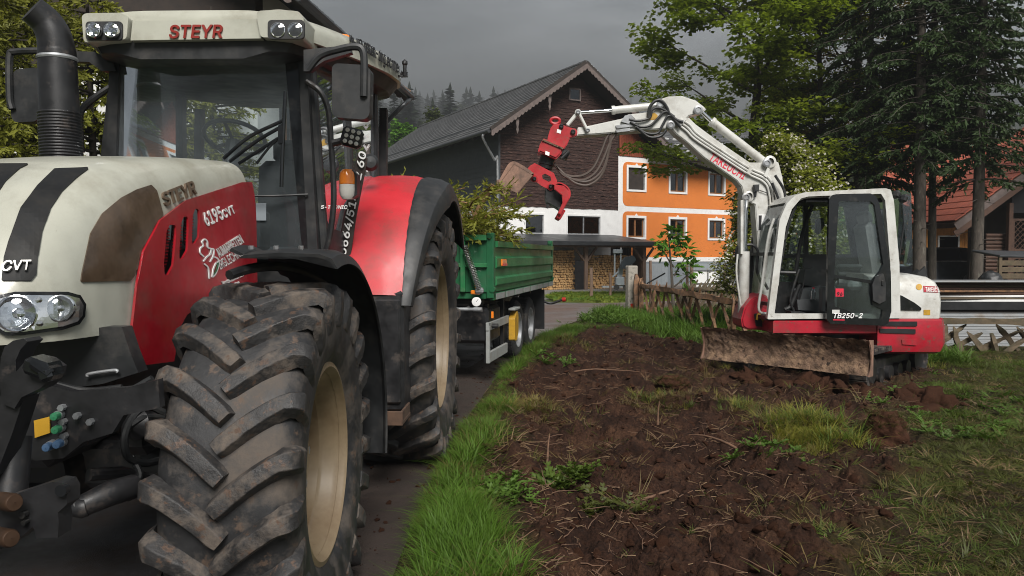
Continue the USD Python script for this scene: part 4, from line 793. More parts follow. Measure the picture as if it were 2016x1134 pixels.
def wheel(name, u, w, z, W, R, rf, nl, yaw, side, lugs):
    g = thing(name, None, None, (u, w, z), yaw, parent=tr); h = W / 2 * 0.80
    tyre_parts(g, W, R, rf, nl, (0, 0, 0), side, lugs)
    s = side; pr = [(rf - 0.03, h * 0.86), (rf + 0.005, h * 0.93), (rf + 0.008, h * 1.02), (rf - 0.012, h * 1.05), (rf - 0.022, h * 0.98), (rf - 0.030, h * 0.82), (rf - 0.045, h * 0.74), (rf - 0.052, h * 0.50), (rf - 0.068, h * 0.42), (rf - 0.074, h * 0.10), (rf - 0.10, h * 0.02), (rf - 0.16, h * 0.10), (rf * 0.52, h * 0.22), (rf * 0.40, h * 0.22), (rf * 0.37, h * 0.42), (rf * 0.30, h * 0.46), (0.001, h * 0.46)]
    rim = obj('rim', lathe([(r, x) for r, x in pr] if s > 0 else [(r, -x) for r, x in pr][::-1], (0, 0, 0), (1, 0, 0), 72), 'rim_cream', g, smooth=40)
    obj('rim_back', lathe([(rf - 0.02, h * 0.86 * s), (rf - 0.02, -h * 0.9 * s), (rf + 0.01, -h * 0.95 * s)][::1 if s < 0 else -1], (0, 0, 0), (1, 0, 0), 48), 'rim_cream', g, smooth=40)
    for k in range(8):
        a = k * math.pi / 4; p = A([s * h * 0.20, rf * 0.46 * math.cos(a), rf * 0.46 * math.sin(a)]); obj('wheel_nut', cyl(p, p + A([s * 0.035, 0, 0]), 0.018, n=6), 'steel_dull', g, smooth=False)
    return g
wheel('front_wheel', 0.955, -2.85, 0.70, 0.475, 0.745, 0.405, 23, 2.5, 1, True)
wheel('front_wheel', -0.945, -2.85, 0.70, 0.50, 0.745, 0.405, 23, 2.5, -1, False)
wheel('rear_wheel', 1.02, 0.0, 0.925, 0.63, 0.965, 0.565, 25, 0, 1, True)
wheel('rear_wheel', -1.02, 0.0, 0.925, 0.63, 0.965, 0.565, 25, 0, -1, False)
# --- hood
HWs = [-3.575, -3.565, -3.54, -3.50, -3.44, -3.36, -3.25, -3.12, -3.0, -2.85, -2.6, -2.3, -2.0, -1.78]
HH = dict(hw=[0.20, 0.26, 0.315, 0.355, 0.392, 0.418, 0.435, 0.443, 0.446, 0.447, 0.447, 0.447, 0.446, 0.445],
          zt=[1.385, 1.43, 1.50, 1.575, 1.655, 1.735, 1.815, 1.880, 1.922, 1.955, 1.995, 2.030, 2.060, 2.078],
          m=[3.0, 3.0, 3.0, 3.1, 3.2, 3.3, 3.5, 3.8, 4.2, 4.8, 5.6, 6.4, 7.0, 7.5])
ZB = 1.265
def hsec(w): return [float(np.interp(w, HWs, HH[k])) for k in ('hw', 'zt', 'm')]
hst = np.unique(np.concatenate([np.linspace(-3.575, -3.5, 9), np.linspace(-3.5, -3.0, 26), np.linspace(-3.0, -1.78, 25)]))
rings = []
for w in hst:
    hw, zt, m = hsec(w); th = np.linspace(0, np.pi, 57); c_, s_ = np.cos(th), np.sin(th)
    rings.append(np.stack([hw * np.sign(c_) * np.abs(c_) ** (2 / m), np.full(57, w), ZB + (zt - ZB) * np.abs(s_) ** (2 / m)], 1))
hood = ring_loft(rings, cap=False, closed=False)
hood = join(hood, TM(np.vstack([rings[0], [[0, -3.577, ZB]]]), [[i, i + 1, 57] for i in range(56)]))
def side_u(w, z):
    hw, zt, m = hsec(w); a = np.clip((z - ZB) / (zt - ZB), 0, 0.9999); return hw * (1 - a ** m) ** (1 / m)
BORD = [(-3.06, 1.28), (-3.02, 1.44), (-2.96, 1.57), (-2.81, 1.70), (-2.56, 1.80), (-2.25, 1.867), (-1.87, 1.947), (-1.72, 1.962)]
cen = hood.vertices[hood.faces].mean(1)
zb_ = np.interp(cen[:, 1], [b[0] for b in BORD], [b[1] for b in BORD])
cut = (np.abs(cen[:, 0]) > 0.3) & (cen[:, 1] > -3.03) & (cen[:, 2] < zb_ - 0.035)
full_hood = hood; hood_vis = TM(hood.vertices, hood.faces[~cut])
if np.cross(hood.vertices[hood.faces[0, 1]] - hood.vertices[hood.faces[0, 0]], hood.vertices[hood.faces[0, 2]] - hood.vertices[hood.faces[0, 0]]) @ (cen[0] - A([0, -2.5, 1.5])) < 0: hood_vis.faces = hood_vis.faces[:, ::-1]
hd = obj('hood', hood_vis, 'cream', tr, label='cream hood with rounded nose', smooth=60)
H = onto(full_hood, 0.0, TW)
def mir(m): return TM(m.vertices * [-1, 1, 1], m.faces[:, ::-1])
def zs(pts, k=0.3704, x0=0, y0=300): return [(x0 + p[0] * k, y0 + p[1] * k) for p in pts]
pan = zs([(10, 684), (22, 560), (45, 480), (110, 300), (200, 180), (290, 92), (480, 84), (410, 135), (330, 210), (270, 300), (225, 420), (200, 560), (192, 650), (165, 684)])
g1 = patch(rpoly(pan, 2.0), H, 9.0, 0.006); obj('grille_panel', g1, 'grille_black', tr, smooth=False); obj('grille_panel', mir(g1), 'grille_black', tr, smooth=False)
cg_ = [(r, z) for r, z in ((0.0, 1.906), (0.060, 1.906), (0.11, 1.80), (0.15, 1.68), (0.18, 1.55), (0.195, 1.445), (0.0, 1.445))]
cg_ = cg_[:-1] + [(0.0, 1.445)]
def frontmap(p): return hit(full_hood, A([0, -7.0, 1.95]), np.stack([p[:, 0], np.full(len(p), 7.0 - 3.3), (p[:, 1] - 1.95)], 1) if 0 else np.stack([p[:, 0], np.full(len(p), 3.7), p[:, 1] - 1.95], 1))
cgp = sg.Polygon([(-r, z) for r, z in cg_[1:-1]] [::-1] + [(r, z) for r, z in cg_[1:-1]])
obj('grille_panel', patch(rpoly(cgp, 0.01), frontmap, 0.035, 0.006), 'grille_black', tr, smooth=False)
for m in (1, -1):                                              # headlamp clusters
    def lampmesh(poly, off, t, res=6): q = patch(poly, onto(full_hood, off, TW), res, t); return q if m > 0 else mir(q)
    oval = sg.Polygon([(-14, 600), (0, 586), (30, 579), (128, 578), (150, 584), (160, 600), (158, 622), (148, 636), (118, 646), (40, 657), (12, 657), (-12, 642), (-18, 620)]).buffer(0)
    hl = obj('headlamp', lampmesh(oval.buffer(3), 0.002, 0.012), 'black_gloss', tr, smooth=False)
    obj('headlamp_plate', lampmesh(oval.buffer(-4), 0.014, 0.004), 'chrome', hl, smooth=False)
    for (cx, cy, rr, mt) in ((37, 617, 33, 'chrome'), (117, 607, 25, 'steel')):
        P, N = onto(full_hood, 0.0, TW)(A([[cx, cy]])); P, N = P[0], unit(N[0] + A([0, -0.8, 0])); r = rr / FPX * 2.55
        if m < 0: P, N = P * [-1, 1, 1], N * [-1, 1, 1]
        P = P + N * 0.012
        obj('reflector', lathe([(r * 1.08, 0.022), (r * 1.0, 0.024), (r * 0.93, 0.014), (r * 0.7, 0.004), (r * 0.35, 0.001), (r * 0.22, 0.016), (0.001, 0.018)], P, N, 28), mt, hl, smooth=30)
        obj('lens', lathe([(r * 1.0, 0.024), (r * 0.8, 0.032), (r * 0.4, 0.037), (0.001, 0.038)], P, N, 28), 'clear_lens', hl, smooth=True)
    for (cx, cy) in ((72, 592), (73, 637)):
        P, N = onto(full_hood, 0.018, TW)(A([[cx, cy]])); P, N = P[0] * [m, 1, 1], N[0] * [m, 1, 1]; obj('screw', lathe([(0.009, 0), (0.009, 0.006), (0.001, 0.009)], P, N, 10), 'steel', hl, smooth=False)
sm = patch(rpoly(zs([(425, 690), (432, 640), (450, 560), (478, 430), (540, 325), (640, 242), (720, 200), (800, 174), (830, 205), (845, 260), (864, 332), (800, 415), (765, 480), (735, 560), (712, 655), (690, 682)]), 3), onto(full_hood, 0.0, TW), 8, 0.005)
obj('tinted_panel', sm, 'smoked', tr, smooth=False); obj('tinted_panel', mir(sm), 'smoked', tr, smooth=False)
obj('hood_badge', decal_text('STEYR', full_hood, (322, 407), (386, 381), 26, 0.010, True, 0.15, 0.0, TW), 'badge_bronze', tr, smooth=False)
obj('grille_badge', decal_text('CVT', full_hood, (4, 537), (62, 534), 18, 0.012, True, 0.25, 0.007, TW), 'badge_grey', tr, smooth=False)
# --- red side panels with three vents
redp = sg.Polygon(BORD + [(-1.72, 1.33), (-2.28, 1.324), (-2.49, 1.318), (-2.60, 1.29), (-2.67, 1.24), (-2.73, 1.10), (-2.97, 1.118)])
def wz(pts):
    out = []
    for p in zs(pts):
        d = 3.3
        for _ in range(20):
            q = L(p[0], p[1], d); d += (q[0] - 0.452) * 2.0 if abs(q[0] - 0.452) > 1e-4 else 0
        out.append((q[1], q[2]))
    return out
def wz1(px, py):
    o = TR.T @ (A([0, 0, EYE]) - T0); r = TR.T @ rays([(px, py)])[0]; t = (0.452 - o[0]) / r[0]; q = o + t * r; return (q[1], q[2])
slots = [rpoly([wz1(*p) for p in zs(s)], 0.012) for s in ([(866, 655), (862, 590), (880, 425), (900, 385), (932, 388), (930, 440), (912, 600), (885, 650)], [(945, 575), (945, 520), (958, 380), (975, 342), (997, 342), (997, 400), (988, 520), (965, 560)], [(1013, 495), (1013, 430), (1022, 335), (1038, 302), (1057, 302), (1057, 360), (1050, 450), (1030, 482)])]
rp = redp
for s in slots: rp = rp.difference(s)
def redmap(p):
    P = A([[side_u(a, b) + 0.003, a, b] for a, b in p]); e = 0.004
    N = A([[1, 0, -(side_u(a, b + e) - side_u(a, b - e)) / (2 * e)] for a, b in p]); N = np.clip(N, -3, 3); return P, nrm(N)
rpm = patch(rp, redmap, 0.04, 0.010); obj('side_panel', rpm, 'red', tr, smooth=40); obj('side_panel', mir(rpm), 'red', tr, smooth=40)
red_full = patch(redp, redmap, 0.05, 0.010)
for s in slots:
    for f in (1, -1):
        q = patch(s.buffer(0.004), lambda p: (redmap(p)[0] - [0.03, 0, 0], redmap(p)[1]), 0.02, 0.004); v = obj('vent', q if f > 0 else mir(q), 'decal_black', tr, smooth=False)
        x0, y0, x1, y1 = s.bounds; bars = [sg.box(x0, z, x1, z + 0.006) for z in np.arange(y0, y1, 0.014)]
        bm = [patch(g, lambda p: (redmap(p)[0] - [0.024, 0, 0], redmap(p)[1]), 0.05, 0.006) for b in bars for g in [b.intersection(s)] if not g.is_empty and g.geom_type == 'Polygon' and g.area > 1e-5]
        obj('vent_mesh', [q if f > 0 else mir(q) for q in bm], 'red', v, kind='stuff', smooth=False)
# lettering on the red panel
DT = lambda s, o, e, h, b=False, sl=0.0, mat='white_text', nm='lettering', dp=0.003: obj(nm, decal_text(s, red_full, o, e, h, dp, b, sl, 0.001, TW), mat, tr, smooth=False)
DT('6195', (405, 446), (441, 430), 26, True, 0.1, nm='model_number'); DT('CVT', (441, 430), (464, 418), 16, True, 0.1, nm='model_number')
DT('AUMARBEITEN', (431, 507), (480, 477), 17, True, 0.1); DT('IRGLECHNER', (433, 531), (484, 500), 17, False, 0.1)
DT('Mondseestraße 115', (438, 562), (479, 543), 8); DT('5310 Mondsee', (441, 573), (472, 559), 8)
def stroke(pts, w, mat, off=0.001, t=0.003, nm='logo', mesh_=None):
    ls = sg.LineString(bez([(a, b, 0) for a, b in pts], 5)[:, :2]).buffer(w, quad_segs=2)
    return obj(nm, patch(ls, onto(mesh_ if mesh_ is not None else red_full, off, TW), 2.5, t), mat, tr, smooth=False)
for pts in ([(400, 505), (393, 498), (394, 488), (399, 484), (397, 476), (402, 471), (407, 476), (408, 487), (414, 490), (413, 500), (406, 506), (400, 514)], [(402, 520), (409, 528), (411, 548)], [(414, 500), (416, 490), (420, 492), (419, 503), (413, 515)], [(418, 545), (424, 538), (430, 520), (428, 510), (422, 506)], [(417, 545), (419, 530), (424, 518)]): stroke(pts, 1.3, 'white_text')
stroke([(419, 541), (425, 532), (429, 517)], 0.9, 'decal_green', 0.0015)
# --- cab roof
RW = [-1.60, -1.57, -1.45, -1.25, -0.9, -0.5, -0.15, 0.12, 0.28, 0.36]; RH = [0.50, 0.60, 0.67, 0.74, 0.84, 0.93, 0.955, 0.90, 0.74, 0.5]
def roofring(w, hw, z0, z1, ins):
    th = np.linspace(0, np.pi, 25); c_, s_ = np.cos(th), np.sin(th); u = 0.05 + hw * np.sign(c_) * np.abs(c_) ** 0.30; z = z0 + (z1 - z0) * np.abs(s_) ** 0.55
    return np.vstack([np.stack([u, np.full(25, w), z], 1), [[0.05 - hw + ins, w, z0 - 0.002], [0.05 + hw - ins, w, z0 - 0.002]]])
rst = np.unique(np.concatenate([np.linspace(-1.60, -1.45, 6), np.linspace(-1.45, 0.1, 16), np.linspace(0.1, 0.36, 8)]))
def zbot(w): return 2.795 + 0.05 * (w + 1.6)
roof = ring_loft([roofring(w, float(np.interp(w, RW, RH)), zbot(w), zbot(w) + 0.155 + 0.04 * math.sin(min(1, max(0, (w + 1.6) / 1.0)) * 1.57) - 0.10 * max(0, (w - 0.1) / 0.26) ** 2, 0.05) for w in rst])
rfm = obj('cab_roof', fixn(roof), 'cream', tr, label='cream cab roof with lamp pods', smooth=45)
under = ring_loft([[(0.05 + s * float(np.interp(w, RW, RH)) * f, w + 0.01, z) for s, f, z in ((-1, 0.97, zbot(w) - 0.004), (-1, 0.90, zbot(w) - 0.075), (-1, 0.6, zbot(w) - 0.115), (1, 0.6, zbot(w) - 0.115), (1, 0.90, zbot(w) - 0.075), (1, 0.97, zbot(w) - 0.004))] for w in rst])
obj('roof_underside', fixn(under), 'black_plastic', tr, smooth=35)
for pts, nm in (([(515, 32), (560, 29), (598, 33), (608, 45), (607, 86), (524, 82), (520, 60)], (549, 583)), ([(174, 38), (182, 33), (250, 33), (266, 40), (262, 84), (178, 90)], (187, 222))):
    q = A(LP(pts, 4.42)); pod = obj('lamp_pod', prism(rpoly(q[:, [0, 2]], 0.02), -1.66, -1.30, XZ), 'cream', tr, smooth=30)
    cx = A(pts)[:, 0].mean(); rec = A(LP([(nm[0] - 19, 42), (nm[1] + 19, 42), (nm[1] + 19, 79), (nm[0] - 19, 79)], 4.34))
    obj('lamp_recess', prism(rpoly(rec[:, [0, 2]], 0.02), -1.672, -1.655, XZ), 'black_plastic', pod, smooth=False)
    for px in nm:
        c = L(px, 61, 4.33); r = 14.5 / FPX * 4.33; lamp = obj('work_lamp', lathe([(r, 0), (r, 0.022), (r * 0.9, 0.024), (r * 0.86, 0.008), (r * 0.4, -0.002), (r * 0.3, 0.012), (0.001, 0.013)], c, (0, -1, 0), 24), 'chrome', pod)
        obj('lens', lathe([(r * 0.9, 0.022), (r * 0.5, 0.030), (0.001, 0.032)], c, (0, -1, 0), 20), 'clear_lens', pod, smooth=True)
q = A(LP([(266, 44), (516, 42), (520, 80), (262, 82)], 4.40)); fr = obj('roof_front_panel', prism(q[:, [0, 2]], -1.635, -1.5, XZ), 'cream', tr, smooth=False)
o_, e_ = L(331, 75, 4.36), L(440, 72.5, 4.36); tx_ = text('STEYR', 0.070, 0.012, True, 0.15); k_ = (e_[0] - o_[0]) / tx_.vertices[:, 0].max(); tx_.vertices = tx_.vertices * [k_, 1, 1]
obj('roof_badge', put(tx_, (o_[0], -1.636, o_[2]), (1, 0, 0), (0, 0, 1)), 'badge_red', tr, smooth=False)
obj('roof_lettering', decal_text('baumarbeiten-birglechner.at', roof, (684, 82), (792, 152), 18, 0.006, False, 0.0, 0.014, TW, up=(0.5, -22)), 'decal_black', tr, smooth=False)
bc = L(676, 84, 5.6); obj('beacon', lathe([(0.06, -0.03), (0.06, 0.02), (0.045, 0.05), (0.001, 0.06)], bc, (0, 0, 1), 20), 'orange_lens', tr)
c = L(797, 150, 5.75); obj('roof_side_lamp', [lathe([(0.02, 0), (0.022, 0.03), (0.014, 0.035), (0.014, 0.08), (0.022, 0.09), (0.02, 0.11), (0.001, 0.125)], c, (0, 0, 1), 12), beam(c + A([-0.12, 0, 0.0]), c + A([0.02, 0, 0]), 0.03, 0.012)], 'black_metal', tr)
# --- cab glass, pillars, door
ca = dict(TL=L(236, 104, 4.72), TR=L(586, 104, 4.62), BR=L(606, 500, 4.62), BL=L(196, 500, 4.78))
def bil(a, b, c_, d_, bow):
    g = []
    for t in np.linspace(0, 1, 9):
        p, q = A(a) * (1 - t) + A(d_) * t, A(b) * (1 - t) + A(c_) * t; g.append([p * (1 - s) + q * s + A([0, -bow * 4 * s * (1 - s), 0]) for s in np.linspace(0, 1, 13)])
    g = A(g); m = ring_loft(g, cap=False, closed=False); return m
obj('windscreen', bil(ca['TL'], ca['TR'], ca['BR'], ca['BL'], 0.06), 'cab_glass', tr, smooth=True)
obj('windscreen_pillar', [lplate([(582, 96), (606, 98), (630, 500), (603, 500)], 4.66, 0.09)], 'black_plastic', tr)
obj('windscreen_pillar', [lplate([(228, 104), (250, 104), (222, 330), (196, 500), (184, 500), (205, 318)], 4.76, 0.09)], 'black_plastic', tr)
obj('sun_visor', lplate([(236, 100), (588, 100), (587, 118), (480, 126), (470, 140), (340, 140), (332, 124), (236, 122)], 4.80, 0.015), 'black_plastic', tr)
obj('windscreen_seam', tube(LP([(488, 386, 4.54), (540, 386, 4.54), (606, 383, 4.60)], 0), 0.007, 6), 'black_plastic', tr)
obj('windscreen_trim', lplate([(560, 104), (586, 104), (606, 500), (596, 500)], 4.612, 0.012), 'black_gloss', tr)
obj('inspection_sticker', lplate([(504, 400), (524, 400), (524, 434), (504, 434)], 4.60, 0.003), 'plaster_grey', tr, smooth=False)
FA, FB, FC, FD = L(612, 112, 4.70), L(736, 168, 5.85), L(741, 348, 5.85), L(640, 505, 4.70)
def sidequad(s0, s1, t0, t1):   # along the cab side: s front to back, t top to bottom
    f = lambda s, t: (FA * (1 - s) + FB * s) * (1 - t) + (FD * (1 - s) + (FC + A([0, 0, -0.6])) * s) * t
    return f(s0, t0), f(s1, t0), f(s1, t1), f(s0, t1)
obj('door_glass', bil(*sidequad(0.0, 0.46, 0.0, 1.0), 0.0), 'cab_glass', tr, smooth=True)
obj('rear_side_glass', bil(*sidequad(0.52, 1.0, 0.02, 0.75), 0.0), 'cab_glass', tr, smooth=True)
for s in (0.0, 0.49, 1.0): a, _, _, b = sidequad(s, s, 0, 1.05); obj('cab_pillar', beam(a, b, 0.05, 0.06, up=(0, 1, 0), ch=0.012), 'black_plastic', tr)
a, b, _, _ = sidequad(0, 1, 0.02, 0.02); obj('cab_side_rail', beam(a, b, 0.05, 0.08), 'black_plastic', tr)
a, _, _, b = sidequad(0.02, 0.02, 1.0, 1.0); obj('door_sill', beam(FD, FD + A([0.18, 1.1, -0.1]), 0.06, 0.35), 'black_plastic', tr)
ml = [p * [-1, 1, 1] + A([0.1, 0, 0]) for p in sidequad(0.0, 1.0, 0.0, 1.0)]; obj('left_side_glass', bil(*ml, 0.0), 'cab_glass', tr, smooth=True)
for i in (0, 1): obj('cab_pillar', beam(ml[i], ml[3 - i], 0.06, 0.07, up=(0, 1, 0)), 'black_plastic', tr)
rb = [A([-0.70, 0.22, 2.74]), A([0.80, 0.22, 2.74]), A([0.80, 0.12, 1.70]), A([-0.70, 0.12, 1.70])]; obj('rear_window', bil(*rb, 0.0), 'clear_lens', tr, smooth=True)
for i in (0, 1): obj('cab_pillar', beam(rb[i], rb[3 - i] - A([0, 0, 0.4]), 0.06, 0.06, up=(0, 1, 0)), 'black_plastic', tr)
obj('cab_back_wall', boxb((-0.7, 0.06, 1.0), (0.8, 0.1, 1.72)), 'black_plastic', tr)
obj('cab_floor', boxb((-0.62, -1.25, 1.0), (0.70, 0.05, 1.06)), 'black_plastic', tr)
obj('cab_firewall', boxb((-0.60, -1.30, 1.0), (0.62, -1.26, 1.50)), 'black_plastic', tr)
# dark strip with the telephone number, small texts, lamps
st = [(664, 512), (690, 506), (701, 430), (724, 312), (704, 306), (690, 360), (676, 440)]
tel = obj('number_strip', lplate(st, 4.93, 0.012), 'dark_wood', tr, smooth=False)
q0, q1 = L(680, 506, 4.915), L(722, 300, 4.915); tm = text('0664/514 02 60', 0.046, 0.004, True, 0.12); tm.vertices[:, 0] *= np.linalg.norm(q1 - q0) / tm.vertices[:, 0].max(); ex = unit((q1 - q0) * [1, 0, 1])
obj('telephone_number', put(tm, (q0[0], q0[1] - 0.003, q0[2]), ex, np.cross((0, -1, 0), ex)), 'white_text', tel, smooth=False)
o = L(631, 411, 4.66); obj('door_lettering', put(text('S-TRONIC', 0.022, 0.003, True, 0.2), o, (1, 0.15, 0), (0, 0, 1)), 'white_text', tr, smooth=False)
for k in range(6):
    o = L(734 + k * 1.0, 222 + k * 20, 5.62); obj('window_lettering', put(text('baumarbeiten', 0.020, 0.003, True), o + A([-0.13, 0.03, -0.16]), (0.10, 0.0, 0.16), (-0.16, 0, 0.10)), 'white_text', tr, smooth=False)
il = obj('indicator_lamp', lathe([(0.001, -0.102), (0.030, -0.098), (0.046, -0.075), (0.05, -0.04), (0.05, -0.008)], L(684, 361, 4.72), (0, 0, 1), 20), 'white_lens', tr)
obj('indicator_lens', lathe([(0.05, -0.006), (0.051, 0.03), (0.046, 0.065), (0.03, 0.085), (0.001, 0.088)], L(684, 361, 4.72), (0, 0, 1), 20), 'orange_lens', il)
obj('indicator_housing', lplate([(696, 335), (706, 345), (706, 385), (696, 392)], 4.75, 0.09), 'black_plastic', il)
R45 = rotz(12) @ roty(14); c = L(693, 271, 4.50)
wl_ = obj('led_work_light', box(c, (0.125, 0.06, 0.115), 0.02, R45), 'black_metal', tr)
for a in (-1, 0, 1):
    for b in (-1, 0, 1):
        p = c + R45 @ A([a * 0.033, -0.031, b * 0.033]); obj('led', lathe([(0.013, 0), (0.012, 0.006), (0.001, 0.008)], p, R45 @ A([0, -1, 0]), 10), 'white_lens', wl_)
obj('light_bracket', ltube([(655, 282), (668, 279), (680, 275)], 0.022, 4.56), 'black_metal', tr)
obj('grab_rail', ltube([(603, 160), (630, 180), (646, 215), (651, 270), (655, 330), (657, 395), (650, 460), (640, 500)], 0.018, 4.60), 'black_metal', tr)
obj('grab_rail', ltube([(228, 165, 4.74), (190, 190, 4.7), (162, 215, 4.68), (157, 240, 4.66), (160, 300, 4.66)], 0.02), 'black_metal', tr)
# mirrors
def mirror(face, d, arm):
    q = A(LP(face, d)); w = q[:, 1].mean(); m = obj('mirror', prism(rpoly(q[:, [0, 2]], 0.03), w - 0.02, w + 0.07, XZ), 'black_plastic', tr, smooth=30)
    obj('mirror_face', prism(rpoly(sg.Polygon(q[:, [0, 2]]).buffer(-0.015), 0.02), w - 0.024, w - 0.0205, XZ) if 0 else prism(rpoly(sg.Polygon(q[:, [0, 2]]).buffer(-0.015), 0.02), w + 0.0705, w + 0.074, XZ), 'chrome', m, smooth=False)
    obj('mirror_arm', [ltube(a, 0.021, d - 0.03) for a in arm], 'black_plastic', m)
mirror([(655, 132), (662, 126), (722, 130), (731, 140), (729, 228), (720, 237), (662, 232), (655, 224)], 4.30, [[(606, 138), (630, 110), (668, 97), (700, 92), (714, 100), (717, 130), (716, 190)]])
obj('mirror_mount', lplate([(600, 100), (640, 96), (690, 92), (694, 106), (640, 122), (612, 142), (600, 142)], 4.38, 0.05), 'black_plastic', tr)
mirror([(25, 150), (36, 138), (78, 134), (84, 142), (84, 230), (74, 240), (32, 242), (25, 230)], 4.80, [[(24, 215), (19, 190), (19, 112), (30, 102), (70, 100), (110, 100)]])
obj('mirror_mount', lplate([(138, 102), (190, 104), (225, 118), (232, 142), (205, 142), (180, 124), (138, 122)], 4.70, 0.05), 'black_plastic', tr)
obj('round_mirror', lathe([(0.05, 0), (0.06, 0.03), (0.04, 0.06), (0.001, 0.065)], L(728, 321, 5.3), (0.3, -1, 0), 16), 'black_plastic', tr)
# wipers, exhaust
objs('wiper', [ltube([(440, 312), (490, 270), (556, 238)], 0.011, 4.48), ltube([(452, 318), (505, 278), (560, 246)], 0.011, 4.48), ltube([(562, 180), (559, 240), (556, 300), (554, 368)], 0.012, 4.46), lplate([(549, 248), (558, 244), (558, 282), (549, 284)], 4.46, 0.03)], 'black_gloss', tr)
objs('wiper', [ltube([(470, 322), (520, 290), (548, 272)], 0.010, 4.50), ltube([(505, 322), (530, 290), (545, 276)], 0.008, 4.50)], 'black_gloss', tr)
e0, e1 = L(122, 330, 4.36), L(112, 100, 4.36); R0 = 0.098
ex = obj('exhaust_stack', tube(np.vstack([[e0 + (e1 - e0) * t for t in np.linspace(0, 0.98, 6)], bez([e1, L(106, 70, 4.35), L(90, 42, 4.33), L(62, 18, 4.28)], 6)]), np.concatenate([[0.106, 0.106, 0.104, 0.102, 0.100, 0.098], np.linspace(0.096, 0.078, 19)]), 28), 'black_metal', tr, smooth=40)
obj('heat_shield_rings', [lathe([(0.108, -0.008), (0.1125, 0), (0.108, 0.008)], e0 + (e1 - e0) * t, e1 - e0, 28) for t in np.linspace(0.02, 0.46, 18)], 'black_metal', ex, kind='stuff')
obj('clamp', lathe([(0.101, -0.01), (0.106, 0), (0.101, 0.012)], e0 + (e1 - e0) * 0.93, e1 - e0, 28), 'steel_dull', ex)
# interior
sw_c, sw_n = L(462, 272, 5.0), unit(A([0.0, 0.45, 0.9])); a_, b_ = frame_of(sw_n); ring = [sw_c + 0.19 * (math.cos(t) * a_ + math.sin(t) * b_) for t in np.linspace(0, 2 * np.pi, 33)]
sw_ = obj('steering_wheel', [tube(ring, 0.014, 8)] + [tube([sw_c - sw_n * 0.03, sw_c + 0.19 * (math.cos(t) * a_ + math.sin(t) * b_)], 0.012, 6) for t in (0.5, 2.6, 4.7)] + [tube([sw_c - sw_n * 0.03, sw_c + A([0, -0.25, -0.6])], 0.05, 10)], 'black_plastic', tr)
st_ = obj('driver_seat', [box((0.12, -0.38, 1.55), (0.5, 0.5, 0.14), 0.05), box((0.12, -0.12, 1.93), (0.46, 0.12, 0.72), 0.05, rotx(-8)), box((0.12, -0.05, 2.36), (0.26, 0.09, 0.18), 0.04)], 'seat_fabric', tr)
obj('armrest', box((0.46, -0.45, 1.78), (0.12, 0.42, 0.08), 0.03), 'cab_grey', st_)
obj('side_console', box((0.56, -0.75, 1.45), (0.16, 0.6, 0.5), 0.04), 'cab_grey', tr); obj('dashboard', box((-0.03, -1.08, 1.72), (0.62, 0.3, 0.34), 0.06), 'black_plastic', tr)
